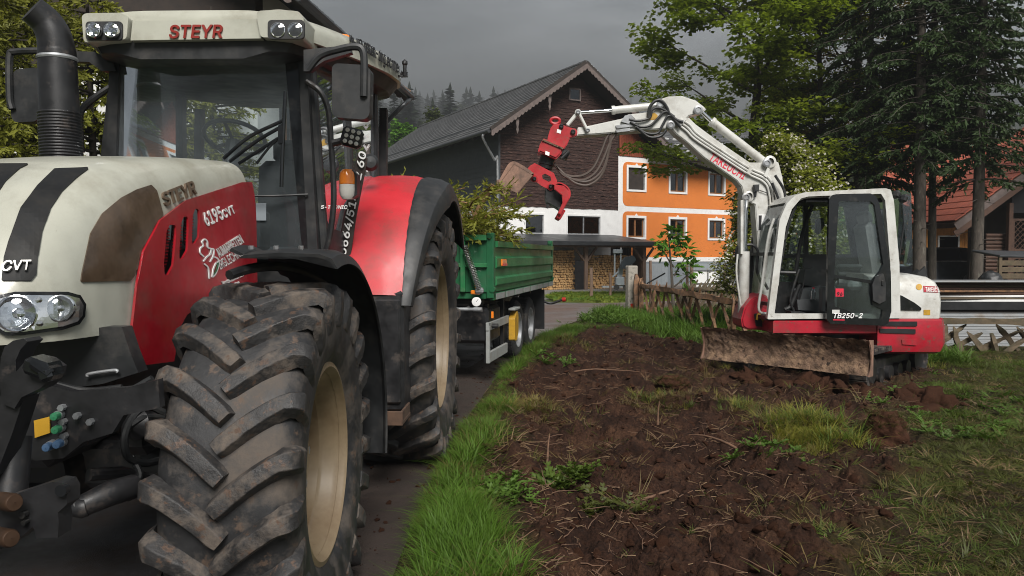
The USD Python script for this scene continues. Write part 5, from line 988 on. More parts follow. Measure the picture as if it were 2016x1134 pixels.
# --- fenders
def arc(cw, cz_, prof, th0, th1, n=24):
    rings = []
    for th in np.linspace(math.radians(th0), math.radians(th1), n): rings.append([(u, cw - r * math.cos(th), cz_ + r * math.sin(th)) for u, r in prof])
    return fixn(ring_loft(rings))
def arc_t(cw, cz_, prof, th0, th1, n=26):
    rings = []
    for th in np.linspace(math.radians(th0), math.radians(th1), n): k = min(1, 0.30 + 0.70 * (math.degrees(th) - th0) / 55); rings.append([(1.17 + (u - 1.17) * k, cw - (1.2 + (r - 1.2) * k) * math.cos(th), cz_ + (1.2 + (r - 1.2) * k) * math.sin(th)) for u, r in prof])
    return fixn(ring_loft(rings))
for s in (1, -1):
    F = (lambda m: m) if s > 0 else mir
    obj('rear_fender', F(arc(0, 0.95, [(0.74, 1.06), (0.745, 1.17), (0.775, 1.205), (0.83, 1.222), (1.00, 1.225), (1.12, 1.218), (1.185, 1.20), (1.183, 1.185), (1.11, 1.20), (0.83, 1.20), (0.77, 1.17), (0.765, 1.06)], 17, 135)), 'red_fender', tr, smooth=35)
    obj('fender_rubber', F(arc_t(0, 0.95, [(1.17, 1.205), (1.20, 1.212), (1.30, 1.195), (1.365, 1.16), (1.392, 1.10), (1.395, 1.03), (1.38, 1.03), (1.37, 1.10), (1.35, 1.14), (1.29, 1.17), (1.18, 1.185)], 14, 140)), 'black_plastic', tr, smooth=35)
    obj('fender_inner_wall', F(prism([(-1.13, 1.30), (-1.08, 1.62), (-0.9, 1.86), (-0.6, 2.05), (-0.2, 2.13), (0.4, 2.1), (0.8, 1.8), (0.8, 1.3)], 0.735, 0.752, YZ)), 'black_plastic', tr)
    ff = arc(-2.85, 0.70, [(0.86, 0.862), (0.88, 0.874), (1.02, 0.884), (1.18, 0.878), (1.225, 0.86), (1.245, 0.82), (1.235, 0.82), (1.215, 0.85), (1.17, 0.866), (1.02, 0.872), (0.88, 0.862)], 78, 192, 30)
    fd = obj('front_fender', F(ff), 'black_plastic', tr, smooth=35)
    obj('fender_flap', F(arc(-2.85, 0.70, [(0.815, 0.885), (0.86, 0.866), (0.872, 0.872), (0.825, 0.897)], 80, 120, 14)), 'black_plastic', fd)
    obj('fender_bracket', F(fixn(tube([(0.84 + 0.3 * t, -2.85 - 0.79 * math.cos(a), 0.70 + 0.81 * math.sin(a)) for t, a in zip(np.linspace(0.0, 0.7, 12), np.radians(np.linspace(74, 115, 12)))], 0.02, 8))), 'black_metal', fd)
    for u in (0.88, 0.98, 1.08): obj('bolt', F(cyl((u, -2.85 - 0.883 * math.cos(math.radians(84)), 0.70 + 0.884 * math.sin(math.radians(84))), (u, -2.85 - 0.9 * math.cos(math.radians(84)), 0.70 + 0.897 * math.sin(math.radians(84))), 0.011, n=6)), 'steel_dull', fd, smooth=False)
    obj('step_box', F(join(boxb((0.93, -1.16, 0.56), (1.185, -0.80, 1.335), 0.02), boxb((0.95, -1.19, 0.62), (1.165, -1.163, 1.28), 0.01))), 'black_metal', tr, label='mud spattered black box below the red fender')
    obj('step', F(join(box((1.05, -1.15, 0.52), (0.30, 0.30, 0.035), 0.008), box((1.05, -1.3, 0.55), (0.3, 0.015, 0.09), 0.004), box((1.19, -1.15, 0.55), (0.015, 0.3, 0.09), 0.004))), 'rust', tr)
# --- engine frame, axle and front linkage
obj('engine_block', [box((0, -2.55, 1.08), (0.50, 1.4, 0.62), 0.04), box((0, -0.9, 0.95), (0.52, 1.9, 0.62), 0.05), box((0.05, -2.4, 1.45), (0.7, 1.2, 0.35), 0.04)], 'black_metal', tr)
obj('front_axle', [beam((-0.68, -2.85, 0.70), (0.68, -2.85, 0.70), 0.17, 0.20, ch=0.03), lathe([(0.15, -0.16), (0.2, -0.06), (0.2, 0.06), (0.15, 0.16)], (0, -2.85, 0.68), (0, 1, 0), 20), cyl((0.45, -2.85, 0.70), (0.72, -2.85, 0.70), 0.17, 0.20, 20), cyl((-0.45, -2.85, 0.70), (-0.72, -2.85, 0.70), 0.17, 0.20, 20), beam((0.60, -2.85, 0.55), (0.62, -2.8, 0.9), 0.14, 0.16, up=(0, 1, 0), ch=0.02)], 'black_metal', tr)
obj('rear_axle', cyl((-0.75, 0, 0.925), (0.75, 0, 0.925), 0.17, n=20), 'black_metal', tr)
obj('lower_engine_cover', lplate([(-60, 720), (20, 690), (80, 664), (140, 652), (215, 642), (252, 642), (268, 690), (284, 730), (215, 752), (130, 764), (60, 770), (-60, 780)], 2.78, 0.07), 'black_plastic', tr)
obj('cover_handle', ltube([(172, 741), (176, 736), (225, 729), (232, 733)], 0.006, 2.72), 'steel_dull', tr)
obj('side_frame_plate', lplate([(-30, 800), (60, 745), (150, 770), (260, 760), (318, 745), (322, 800), (250, 815), (228, 850), (170, 868), (130, 900), (75, 905), (20, 870)], 2.50, 0.035), 'black_metal', tr)
objs('cable', [ltube([(115, 765), (180, 778), (250, 770), (300, 745)], 0.012, 2.62), ltube([(110, 755), (170, 768), (240, 762)], 0.010, 2.64)], 'black_plastic', tr)
for (x, y, r, m) in ((113, 818, 8, 'cap_green'), (115, 844, 8, 'cap_green'), (98, 878, 8.5, 'cap_blue'), (118, 872, 8.5, 'cap_blue')):
    c = L(x, y, 2.46); r = r / FPX * 2.46; cp_ = obj('coupling_cap', lathe([(r, 0), (r, 0.03), (r * 0.8, 0.036), (0.001, 0.037)], c, (0.25, -1, 0.05), 16), m, tr); obj('coupling', cyl(c + A([-0.01, 0.06, 0]), c, r * 1.15, n=14), 'steel_dull', cp_)
for (x, y) in ((122, 802), (152, 818), (178, 830), (124, 830), (126, 858)): c = L(x, y, 2.475); obj('bolt', cyl(c + A([0, 0.02, 0]), c + A([0.003, -0.015, 0]), 0.011, n=6), 'steel_dull', tr, smooth=False)
yl = lplate([(67, 828), (98, 820), (99, 852), (69, 862)], 2.475, 0.004); obj('warning_sticker', yl, 'decal_yellow', tr, smooth=False)
obj('linkage_hook', lplate([(18, 700), (25, 680), (42, 668), (62, 664), (70, 670), (56, 686), (47, 706), (48, 728), (62, 712), (78, 702), (96, 706), (118, 722), (114, 742), (96, 760), (58, 778), (44, 800), (20, 790), (14, 740)], 2.16, 0.07), 'black_metal', tr, smooth=30)
obj('hook_latch', [box(L(84, 722, 2.12), (0.075, 0.08, 0.05), 0.012, roty(20)), cyl(L(66, 715, 2.08), L(100, 738, 2.08), 0.016, n=8), box(L(100, 735, 2.10), (0.04, 0.07, 0.04), 0.01, roty(-20))], 'black_gloss', tr)
obj('linkage_strut', lplate([(30, 770), (64, 778), (40, 850), (8, 930), (-30, 960), (-30, 880)], 2.18, 0.07), 'black_metal', tr)
obj('linkage_cylinder', tube(LP([(30, 860, 2.25), (20, 980, 2.2)], 0), 0.045, 14), 'black_metal', tr)
obj('linkage_arm', lplate([(-40, 1010), (20, 975), (60, 962), (118, 942), (138, 944), (146, 958), (146, 985), (128, 1002), (130, 1020), (128, 1050), (86, 1052), (82, 1036), (78, 1030), (40, 1062), (-40, 1100)], 2.05, 0.06), 'black_metal', tr, smooth=30)
for (x, y, r) in ((52, 1010, 7), (55, 1025, 5), (40, 985, 5), (128, 962, 12)): c = L(x, y, 2.02); obj('pin', cyl(c, c + A([0, -0.02, 0]), r / FPX * 2, n=14), 'black_gloss', tr)
for (x, y) in ((15, 988), (9, 1058)): c = L(x, y, 1.98); obj('bronze_pin', lathe([(0.024, -0.04), (0.024, 0.03), (0.02, 0.036), (0.001, 0.037)], c, (0.9, -0.5, 0.1), 16), 'bronze_pin', tr)
objs('steering_cylinder', [tube(LP([(150, 1002, 2.45), (215, 972, 2.5), (262, 958, 2.6)], 0), [0.035, 0.042, 0.042], 14), lathe([(0.001, -0.03), (0.032, -0.02), (0.035, 0.0), (0.02, 0.03)], L(158, 1000, 2.45), (-1, -0.4, -0.2), 14)], 'black_metal', tr)
objs('axle_knuckle', [box(L(290, 850, 2.95), (0.14, 0.2, 0.15), 0.04), lathe([(0.05, -0.02), (0.06, 0.02), (0.03, 0.06), (0.001, 0.065)], L(278, 835, 2.85), (-0.4, -1, 0.2), 16), box(L(240, 965, 2.75), (0.12, 0.1, 0.06), 0.015)], 'black_metal', tr)
objs('hose', [ltube([(322, 812, 2.9), (290, 800, 2.85), (262, 822, 2.8), (246, 860, 2.75), (252, 900, 2.75), (285, 912, 2.8), (318, 905, 2.9)], 0.014), ltube([(322, 822, 2.9), (285, 822, 2.82), (256, 838, 2.78)], 0.012), ltube([(260, 900, 2.78), (275, 940, 2.75), (235, 960, 2.7)], 0.012), ltube([(318, 835, 2.95), (280, 848, 2.85), (255, 852, 2.8)], 0.010)], 'black_plastic', tr)
obj('tie_rod', tube(LP([(175, 935, 2.6), (240, 930, 2.7), (325, 950, 2.95)], 0), 0.022, 10), 'black_metal', tr)
obj('drawbar_hitch', [box((0, 0.75, 0.55), (0.3, 0.6, 0.3), 0.03)], 'black_metal', tr)
# ---------------------------------------------------------------- tipping trailer (local: x right, y away along the trailer, origin under the front right corner of the box)
rng = np.random.default_rng(80)
pm('trailer_green', (0.018, 0.140, 0.048), 0.42, var=0.15, scale=3, dirt=(0.09, 0.115, 0.07), dscale=3, damt=(0.5, 0.8), dirt2=(0.035, 0.05, 0.03), d2scale=20, d2amt=(0.6, 0.72))
pm('trailer_green_dark', (0.012, 0.090, 0.036), 0.4, var=0.15, scale=4, dirt=(0.05, 0.06, 0.04), dscale=6, damt=(0.55, 0.8))
pm('grey_board', (0.25, 0.26, 0.25), 0.55, var=0.1, scale=8, dirt=(0.20, 0.18, 0.15), dscale=6, damt=(0.5, 0.75))
pm('rim_grey', (0.30, 0.31, 0.32), 0.45, metal=0.3, var=0.12, scale=8, dirt=(0.14, 0.12, 0.10), dscale=6, damt=(0.5, 0.75))
pm('tyre_road', (0.028, 0.028, 0.029), 0.75, var=0.3, scale=12, dirt=(0.10, 0.085, 0.07), dscale=5, damt=(0.5, 0.7), bump=0.2, bscale=50)
TL0 = (-0.228, 9.0, 0.0); TRZ = -11.5
tl = thing('tipping_trailer', 'green tandem axle tipping trailer hitched behind the tractor, loaded with branches', 'trailer', TL0, TRZ)
BX, BL_, ZB0, ZT0 = -2.32, 4.75, 1.13, 1.735
prof = [(0, 1.13), (0, 1.19), (0.032, 1.215), (0.032, 1.285), (0.0, 1.31), (0.0, 1.40), (0.032, 1.425), (0.032, 1.53), (0.0, 1.555), (0.0, 1.655), (0.04, 1.665), (0.04, 1.735), (-0.035, 1.735), (-0.035, 1.13)]
for s, x0 in ((1, 0.0), (-1, BX)):
    m = prism([(x0 + s * p, z) for p, z in prof], 0.10, BL_ - 0.10, XZ); obj('side_board', m, 'trailer_green', tl, smooth=25)
fw = obj('front_board', boxb((BX + 0.06, -0.02, 1.13), (-0.06, 0.02, 1.80)), 'trailer_green_dark', tl)
for x in (-0.35, -0.75, -1.16, -1.57, -1.98): obj('front_rib', boxb((x - 0.03, -0.07, 1.13), (x + 0.03, -0.021, 1.74), 0.006), 'trailer_green', fw)
obj('front_rib', boxb((BX + 0.06, -0.085, 1.735), (-0.06, 0.03, 1.805), 0.008), 'trailer_green', fw); obj('front_rib', boxb((BX + 0.06, -0.066, 1.42), (-0.06, -0.0215, 1.47), 0.006), 'trailer_green', fw)
obj('rear_board', boxb((BX + 0.06, BL_ - 0.03, 1.13), (-0.06, BL_ + 0.02, 1.72)), 'trailer_green_dark', tl)
for x in (-0.03, BX + 0.03):
    for y in (0.03, BL_ - 0.03):
        cpst = obj('corner_post', boxb((x - 0.045, y - 0.055, 1.05), (x + 0.045, y + 0.055, 1.83), 0.012), 'trailer_green_dark', tl)
        obj('post_latch', [cyl((x, y - 0.08, 1.79), (x, y + 0.08, 1.79), 0.028, n=10), cyl((x + 0.03, y - 0.065, 1.16), (x + 0.03, y + 0.03, 1.16), 0.035, n=10)], 'trailer_green_dark', cpst)
obj('floor', boxb((BX + 0.04, 0.0, 1.05), (-0.04, BL_, 1.125)), 'trailer_green_dark', tl)
obj('side_rail', boxb((-0.035, 0.0, 1.03), (0.015, BL_, 1.115), 0.006), 'trailer_green_dark', tl)
for i, y in enumerate(np.linspace(0.12, BL_ - 0.5, 8)):
    obj('reflective_plate', boxb((0.016, y, 1.037), (0.022, y + 0.50, 1.108)), 'grey_board', tl, smooth=False)
sp0, sp1 = A([-0.30, -0.14, 1.66]), A([-0.13, -0.13, 1.16]); hx = [sp0 + (sp1 - sp0) * t + 0.036 * (math.cos(t * 170) * A([0, 1, 0]) + math.sin(t * 170) * unit(np.cross(sp1 - sp0, (0, 1, 0)))) for t in np.linspace(0, 1, 330)]
obj('lifting_spring', tube(hx, 0.007, 5), 'steel', tl); objs('spring_anchor', [cyl(sp0, sp0 + A([0, 0.1, 0]), 0.02, n=8), cyl(sp1, sp1 + A([0, 0.1, 0]), 0.03, n=10), box(sp1 + A([0, 0, -0.01]), (0.10, 0.06, 0.07), 0.02)], 'steel_dull', tl)
rf = obj('side_reflector', box((0.045, 0.42, 1.475), (0.02, 0.28, 0.085), 0.008), 'orange_lens', tl); obj('side_reflector_strip', box((0.058, 0.42, 1.45), (0.006, 0.27, 0.03)), 'red_lens', rf, smooth=False)
obj('position_lamp', box((-0.18, -0.10, 1.13), (0.12, 0.04, 0.05), 0.01), 'orange_lens', tl)
gd = obj('pressure_gauge', lathe([(0.055, 0), (0.055, 0.02), (0.048, 0.024), (0.001, 0.024)], (-0.17, -0.10, 1.02), (0, -1, 0), 20), 'plaster_white', tl); obj('gauge_needle', beam((-0.17, -0.1255, 1.02), (-0.145, -0.1255, 1.05), 0.004, 0.003, up=(0, 1, 0)), 'decal_black', gd, smooth=False)
obj('small_marker', box((0.0, -0.02, 0.86), (0.03, 0.02, 0.08), 0.004), 'orange_lens', tl)
for x in (-1.62, -0.70): obj('chassis_beam', boxb((x - 0.05, -0.5, 0.72), (x + 0.05, BL_ - 0.1, 0.95), 0.01), 'black_metal', tl)
for y in (0.15, 1.3, 2.4, 3.4, 4.5): obj('cross_member', boxb((BX + 0.15, y - 0.05, 0.951), (-0.15, y + 0.05, 1.045), 0.01), 'black_metal', tl)
objs('hydraulic_tank', [boxb((-0.62, 0.1, 0.50), (-0.08, 0.8, 0.94), 0.04), cyl((-0.6, 1.0, 0.66), (-0.6, 1.7, 0.66), 0.17, n=20)], 'black_metal', tl)
obj('tow_frame', [beam((-1.16, -1.9, 0.62), (-1.5, 0.0, 0.75), 0.12, 0.14, ch=0.01), beam((-1.16, -1.9, 0.62), (-0.8, 0.0, 0.75), 0.12, 0.14, ch=0.01)], 'black_metal', tl)
objs('hose', [tube(bez([(-1.2, -1.8, 0.7), (-0.9, -1.0, 0.45), (-0.6, -0.2, 0.8), (-0.3, 0.05, 0.95)], 6), 0.014, 6), tube(bez([(-1.1, -1.8, 0.72), (-0.7, -0.8, 0.6), (-0.4, -0.05, 0.9)], 6), 0.014, 6)], 'black_plastic', tl)
obj('light_bar', [cyl((-0.62, -0.12, 0.93), (-0.12, -0.12, 0.93), 0.022, n=10), cyl((-0.2, -0.12, 0.93), (-0.1, -0.12, 0.93), 0.03, n=10)], 'steel_dull', tl)
# side guard: two grey boards on a bent frame, wheel chock
for (z0, z1, y0, y1) in ((0.66, 0.76, 0.05, 1.25), (0.27, 0.40, 0.12, 1.15)): obj('guard_board', boxb((-0.10, y0, z0), (-0.06, y1, z1), 0.006), 'grey_board', tl)
for y in (0.2, 1.1): obj('guard_frame', boxb((-0.15, y - 0.03, 0.26), (-0.101, y + 0.03, 0.98), 0.006), 'black_metal', tl)
obj('guard_edge', boxb((-0.10, 0.06, 0.27), (-0.055, 0.105, 0.72), 0.004), 'grey_board', tl); obj('guard_knob', cyl((-0.05, 0.2, 0.71), (0.02, 0.2, 0.71), 0.03, n=10), 'black_plastic', tl)
ck = obj('wheel_chock', prism(rpoly([(1.20, 0.42), (1.36, 0.42), (1.44, 0.52), (1.44, 0.76), (1.36, 0.82), (1.20, 0.72)], 0.03), -0.055, 0.03, lambda a, b, t: np.stack([t, a, b], 1)), 'decal_yellow', tl)
objs('chock_holder', [boxb((-0.055, 1.16, 0.83), (0.04, 1.52, 0.86), 0.005), cyl((0.0, 1.3, 0.40), (0.0, 1.5, 0.40), 0.012, n=8)], 'grey_board', ck)
for y in (2.62, 3.68):
    for s, xc in ((1, -0.36), (-1, BX + 0.36)):
        g = thing('wheel', None, None, (xc, y, 0.435), 0, parent=tl); h = 0.17
        pr = [(0.25, -h * 0.8), (0.29, -h * 1.0), (0.36, -h * 1.04), (0.415, -h * 0.93), (0.43, -h * 0.8), (0.432, -h * 0.35), (0.424, -h * 0.33), (0.424, -h * 0.27), (0.434, -h * 0.25), (0.434, h * 0.25), (0.424, h * 0.27), (0.424, h * 0.33), (0.432, h * 0.35), (0.43, h * 0.8), (0.415, h * 0.93), (0.36, h * 1.04), (0.29, h), (0.25, h * 0.8)]
        obj('tyre', lathe(pr, (0, 0, 0), (1, 0, 0), 48), 'tyre_road', g, smooth=40)
        rp_ = [(0.25, h * 0.8), (0.272, h * 0.9), (0.268, h * 0.98), (0.250, h * 0.93), (0.235, h * 0.6), (0.225, h * 0.2), (0.19, h * 0.12), (0.13, h * 0.3), (0.09, h * 0.35), (0.085, h * 0.75), (0.001, h * 0.8)]
        obj('rim', lathe([(r, x * s) for r, x in rp_][::s], (0, 0, 0), (1, 0, 0), 36), 'rim_grey', g, smooth=40)
        for k in range(8): a = k * math.pi / 4; obj('wheel_nut', cyl((s * h * 0.2, 0.155 * math.cos(a), 0.155 * math.sin(a)), (s * h * 0.42, 0.155 * math.cos(a), 0.155 * math.sin(a)), 0.016, n=6), 'steel_dull', g, smooth=False)
        obj('tread_blocks', [box(((u) * h * 0.58, 0.434 * math.cos(t), 0.434 * math.sin(t)), (0.07, 0.045, 0.018), 0, rotx(math.degrees(t) - 90)) for u in (-1, 1) for t in np.linspace(0, 2 * np.pi, 44, endpoint=False)], 'tyre_road', g, kind='stuff', smooth=False)
        obj('brake_drum', cyl((-s * h, 0, 0), (-s * (h + 0.15), 0, 0), 0.16, n=20), 'black_metal', g)
    obj('axle', cyl((BX + 0.4, y, 0.435), (-0.4, y, 0.435), 0.06, n=12), 'black_metal', tl)
obj('mudguard', boxb((-0.50, 4.18, 0.30), (-0.05, 4.21, 0.98)), 'black_plastic', tl)
obj('rear_marker_arm', tube(bez([(-0.1, 4.25, 0.78), (0.05, 4.3, 0.74), (0.24, 4.32, 0.80)], 5), 0.022, 8), 'black_metal', tl); obj('rear_marker_lamp', cyl((0.24, 4.32, 0.80), (0.30, 4.33, 0.81), 0.04, n=12), 'red_lens', tl)
# ---------------------------------------------------------------- the load of branches
def tw(x, y, z): c, s = math.cos(math.radians(TRZ)), math.sin(math.radians(TRZ)); return A([TL0[0] + x * c - y * s, TL0[1] + x * s + y * c, z])
pm('branch_bark', (0.17, 0.095, 0.04), 0.85, var=0.5, scale=9, bump=0.5, bscale=30, dirt=(0.34, 0.22, 0.06), dscale=9, damt=(0.55, 0.7))
leafmat('cut_foliage', (0.30, 0.31, 0.05), tr=0.4)
def needles(P, az, rng, tw_=0.2, dens=26, wid=0.03):
    n = int(np.linalg.norm(np.diff(P, axis=0), axis=1).sum() * dens) + 6; u = rng.uniform(0.1, 1, n) * (len(P) - 1)
    q = np.stack([np.interp(u, np.arange(len(P)), P[:, k]) for k in range(3)], 1); d0 = unit(P[-1] - P[0]); s = nrm(np.cross(np.repeat(d0[None], n, 0), rng.normal(0, 1, (n, 3)) * [0.35, 0.35, 1])) * rng.choice([-1, 1], (n, 1))
    d = nrm(d0 * 0.8 + s * 0.9 + [0, 0, -0.15]); l = tw_ * rng.uniform(0.5, 1.2, n); c = q + d * l[:, None] * 0.5
    m = [leaves(c, d, rng.normal(0, 0.5, (n, 3)) + [0, 0, 1], l, wid, 0.1)]; k = 5; ii = np.repeat(np.arange(n), k); uu = rng.uniform(-0.4, 0.5, n * k); s2 = nrm(np.cross(d[ii], rng.normal(0, 1, (n * k, 3)) * [0.3, 0.3, 1]))
    m.append(leaves(c[ii] + d[ii] * (l[ii] * uu)[:, None] + s2 * 0.02, nrm(d[ii] + s2), rng.normal(0, 1, (n * k, 3)), l[ii] * 0.35, wid * 0.7, 0.1)); return join(m)
bh = thing('branch_heap', 'heap of cut evergreen branches piled above the green trailer box', 'branches')
W, F = [], []
for i in range(120):
    x, y = rng.uniform(BX + 0.15, -0.25), rng.uniform(0.1, 1.75); hgt = 0.70 * math.exp(-((y - 0.5) / 0.85) ** 2) * (0.6 + 0.4 * min(1, -x / 0.5)) + 0.04; z = 1.62 + hgt * rng.uniform(0.3, 1.0); az = rng.uniform(0, 6.28)
    if i < 16: x, y, z = rng.uniform(-0.9, -0.3), rng.uniform(0.1, 1.4), 1.70 + hgt * 0.4; az = rng.uniform(-1.5, 1.5)
    P = curve(tw(x, y, z), (math.cos(az), math.sin(az), rng.uniform(-0.05, 0.6)), rng.uniform(0.4, 0.85), rng, 6, (0, 0, -0.25), 0.14); W.append(tube(P, np.linspace(0.014, 0.004, 7), 5)); F.append(needles(P, az, rng))
obj('stems', W, 'branch_bark', bh, kind='stuff', smooth=True); obj('foliage', F, 'cut_foliage', bh, kind='stuff', smooth=False)
mb = obj('fill', TM(*(lambda g: (g[0], g[1]))(((lambda XY_: (A([tw(a, b, 1.22 + 0.55 * math.exp(-((b - 0.9) / 1.3) ** 2) * (1 - abs(a + 1.16) / 1.4) + 0.12 * float(meshkit.noise(A([a * 4, b * 4, 0])))) for a, b in XY_]), Delaunay(XY_).simplices))(A([(a, b) for a in np.linspace(BX + 0.05, -0.05, 16) for b in np.linspace(0.05, BL_ - 0.05, 30)])))))  , 'dark_wood', bh, smooth=True)
lp = bez([at(928, 470, 9.6), at(936, 430, 9.5), at(950, 398, 9.45), at(971, 364, 9.4)], 5)
obj('broken_log', [tube(lp, np.linspace(0.045, 0.032, len(lp)) * (1 + 0.12 * np.sin(np.arange(len(lp)) * 1.7)), 9), tube([at(935, 432, 9.5), at(925, 404, 9.45)], [0.016, 0.010], 6), tube(bez([at(960, 440, 9.8), at(1000, 462, 10.4), at(1020, 475, 10.8)], 4), 0.02, 6)], 'branch_bark', None, 'broken yellowish log sticking up out of the branch heap on the trailer', 'log', smooth=40)
sprg = thing('branch', 'light green evergreen twig standing out of the heap against the slate wall', 'branch'); P = curve(at(895, 440, 9.7), (-0.1, 0, 0.7), 0.45, rng, 5, (0, 0, 0)); Q = bez([P[-1], at(878, 378, 9.7), at(915, 370, 9.65)], 5)
obj('stem', tube(np.vstack([P, Q]), 0.006, 5), 'branch_bark', sprg); obj('foliage', needles(Q, 0, rng, 0.15, 40), 'cut_foliage', sprg, kind='stuff', smooth=False)
# ---------------------------------------------------------------- excavator (parts stand where the photograph shows them, depth by part)
rng = np.random.default_rng(90)
pm('exc_white', (0.56, 0.56, 0.53), 0.35, var=0.05, scale=3, coat=0.2, dirt=(0.34, 0.32, 0.28), dscale=3.5, damt=(0.46, 0.72), dirt2=(0.17, 0.145, 0.12), d2scale=14, d2amt=(0.63, 0.72))
pm('exc_red', (0.36, 0.010, 0.024), 0.35, var=0.1, scale=4, coat=0.2, dirt=(0.19, 0.035, 0.035), dscale=5, damt=(0.46, 0.72), dirt2=(0.12, 0.07, 0.05), d2scale=12, d2amt=(0.58, 0.68))
pm('grapple_red', (0.38, 0.012, 0.018), 0.42, var=0.15, scale=6, dirt=(0.25, 0.04, 0.03), dscale=8, damt=(0.5, 0.75), dirt2=(0.15, 0.09, 0.06), d2scale=26, d2amt=(0.6, 0.7))
pm('worn_steel', (0.235, 0.135, 0.095), 0.75, var=0.25, scale=6, bump=0.3, bscale=40, dirt=(0.12, 0.075, 0.055), dscale=7, damt=(0.45, 0.65))
pm('mud', (0.15, 0.092, 0.06), 0.95, var=0.6, scale=9, bump=0.9, bscale=50, dirt=(0.28, 0.18, 0.11), dscale=7, damt=(0.48, 0.66), dirt2=(0.030, 0.018, 0.012), d2scale=9, d2amt=(0.56, 0.64), bdist=0.03, detail=8)
pm('seat_cover', (0.52, 0.53, 0.54), 0.85, var=0.15, scale=6)
EO = A([4.5, 10.85, 0.0])
xv = thing('excavator', 'white and red compact excavator with raised boom and muddy blade on the torn up earth', 'excavator', EO)
def E(px, py, d): return at(px, py, d) - EO
def EP(pts, d): return A([E(p[0], p[1], p[2] if len(p) > 2 else d) for p in pts])
def eplate(pts, d, t, holes=(), rnd=0.0):
    """Upright plate seen across the view: outline in the photograph at depth d, t thick around d."""
    g = sg.Polygon(EP(pts, d)[:, [0, 2]]).buffer(0)
    for h in holes: g = g.difference(sg.Polygon(EP(h, d)[:, [0, 2]]))
    if rnd: g = rpoly(g, rnd)
    y = d - EO[1]; return prism(g, y - t / 2, y + t / 2, XZ)
def bevplate(pts, d, t, b=0.015, rnd=0.0):
    g = sg.Polygon(EP(pts, d)[:, [0, 2]]).buffer(0); g = rpoly(g, rnd) if rnd else g; y = d - EO[1]
    return join(prism(g, y - t / 2 + b, y + t / 2 - b, XZ), prism(g.buffer(-b), y - t / 2, y - t / 2 + b - 0.0005, XZ), prism(g.buffer(-b), y + t / 2 - b + 0.0005, y + t / 2, XZ))
def etube(pts, r, d=None, n=8, sm=6): return tube(bez(EP(pts, d), sm), r, n)
def pin(px, py, d, r, parent, m='steel_dull', l=0.03):
    c = E(px, py, d); r = r / FPX * d; return obj('pin', lathe([(r, 0), (r, l * 0.7), (r * 0.6, l), (r * 0.55, l * 0.6), (0.001, l * 0.6)], c, (0, -1, 0), 18), m, parent, smooth=30)
# tracks
hd_ = unit(A([-0.70, -0.714, 0])); sd_ = A([0.714, -0.70, 0.0]); UR = np.stack([hd_, -sd_, A([0, 0, 1.0])], 1)
if np.linalg.det(UR) < 0: UR[:, 1] *= -1
def loc(m, o=(0, 0, 0)): return TM((A(m.vertices) + A(o)) @ UR.T, m.faces)
for s in (-1, 1):
    R, hl = 0.25, 0.95; n = 78; per = 4 * hl + 2 * np.pi * R; path = []
    for q in np.linspace(0, per, n, endpoint=False):
        if q < 2 * hl: path.append((-hl + q, R, 0, 1))
        elif q < 2 * hl + np.pi * R: a = (q - 2 * hl) / R; path.append((hl + R * math.sin(a), R * math.cos(a), math.sin(a), math.cos(a)))
        elif q < 4 * hl + np.pi * R: path.append((hl - (q - 2 * hl - np.pi * R), -R, 0, -1))
        else: a = (q - 4 * hl - np.pi * R) / R; path.append((-hl - R * math.sin(a), -R * math.cos(a), -math.sin(a), -math.cos(a)))
    P = A(path); ring = [[(x - nx * 0.04, s * 0.78 + w, z - nz * 0.04) for w in (-0.2, 0.2)] + [(x, s * 0.78 + w, z) for w in (0.2, -0.2)] for x, z, nx, nz in np.vstack([P, P[:1]])]
    tk = obj('track', loc(fixn(ring_loft(ring, cap=False)), (0, 0, 0.11)), 'rubber', xv, smooth=False)
    obj('track_pads', [loc(box((x + nx * 0.012, s * 0.78, z + nz * 0.012), (0.055, 0.40, 0.03), 0, roty(math.degrees(math.atan2(nx, nz)))), (0, 0, 0.11)) for x, z, nx, nz in P], 'rubber_lug', tk, kind='stuff', smooth=False)
    for x, r in ((-0.95, 0.2), (0.95, 0.2), (-0.5, 0.1), (-0.15, 0.1), (0.2, 0.1), (0.55, 0.1)): obj('track_roller', loc(cyl((x, s * 0.78 - 0.16, 0 if r > 0.15 else -0.10), (x, s * 0.78 + 0.16, 0 if r > 0.15 else -0.10), r, n=18), (0, 0, 0.11)), 'black_metal', tk)
    obj('track_frame', loc(box((0, s * 0.78, 0.0), (1.7, 0.18, 0.2), 0.02), (0, 0, 0.11)), 'black_metal', tk)
obj('undercarriage', [loc(box((0, 0, 0.28), (1.1, 1.3, 0.25), 0.04)), lathe([(0.42, 0.36), (0.48, 0.38), (0.48, 0.50), (0.40, 0.53)], (0, 0, 0), (0, 0, 1), 36)], 'black_metal', xv)
# blade with a crust of mud
BA, BB = A([2.69, 10.62, 0.0]) - EO, A([4.26, 8.98, 0.0]) - EO; bx = unit(BB - BA); bn = A([bx[1], -bx[0], 0.0]); bn = bn if bn[1] < 0 else -bn; BLn = np.linalg.norm(BB - BA)
bpr = [(0.10, 0.56), (0.045, 0.50), (0.01, 0.42), (0.0, 0.33), (0.015, 0.24), (0.06, 0.15), (0.075, 0.135)]
def bladepoint(s, k, off): o, z = np.interp(k, np.arange(7), [p[0] for p in bpr]), np.interp(k, np.arange(7), [p[1] for p in bpr]); return BA + bx * s + bn * (o + off) + A([0, 0, z])
bl = obj('blade', fixn(ring_loft([[bladepoint(s, k, 0) for k in np.linspace(0, 6, 13)] + [bladepoint(s, k, -0.03) for k in np.linspace(6, 0, 13)] for s in np.linspace(0, BLn, 3)])), 'worn_steel', xv, smooth=40)
g = []
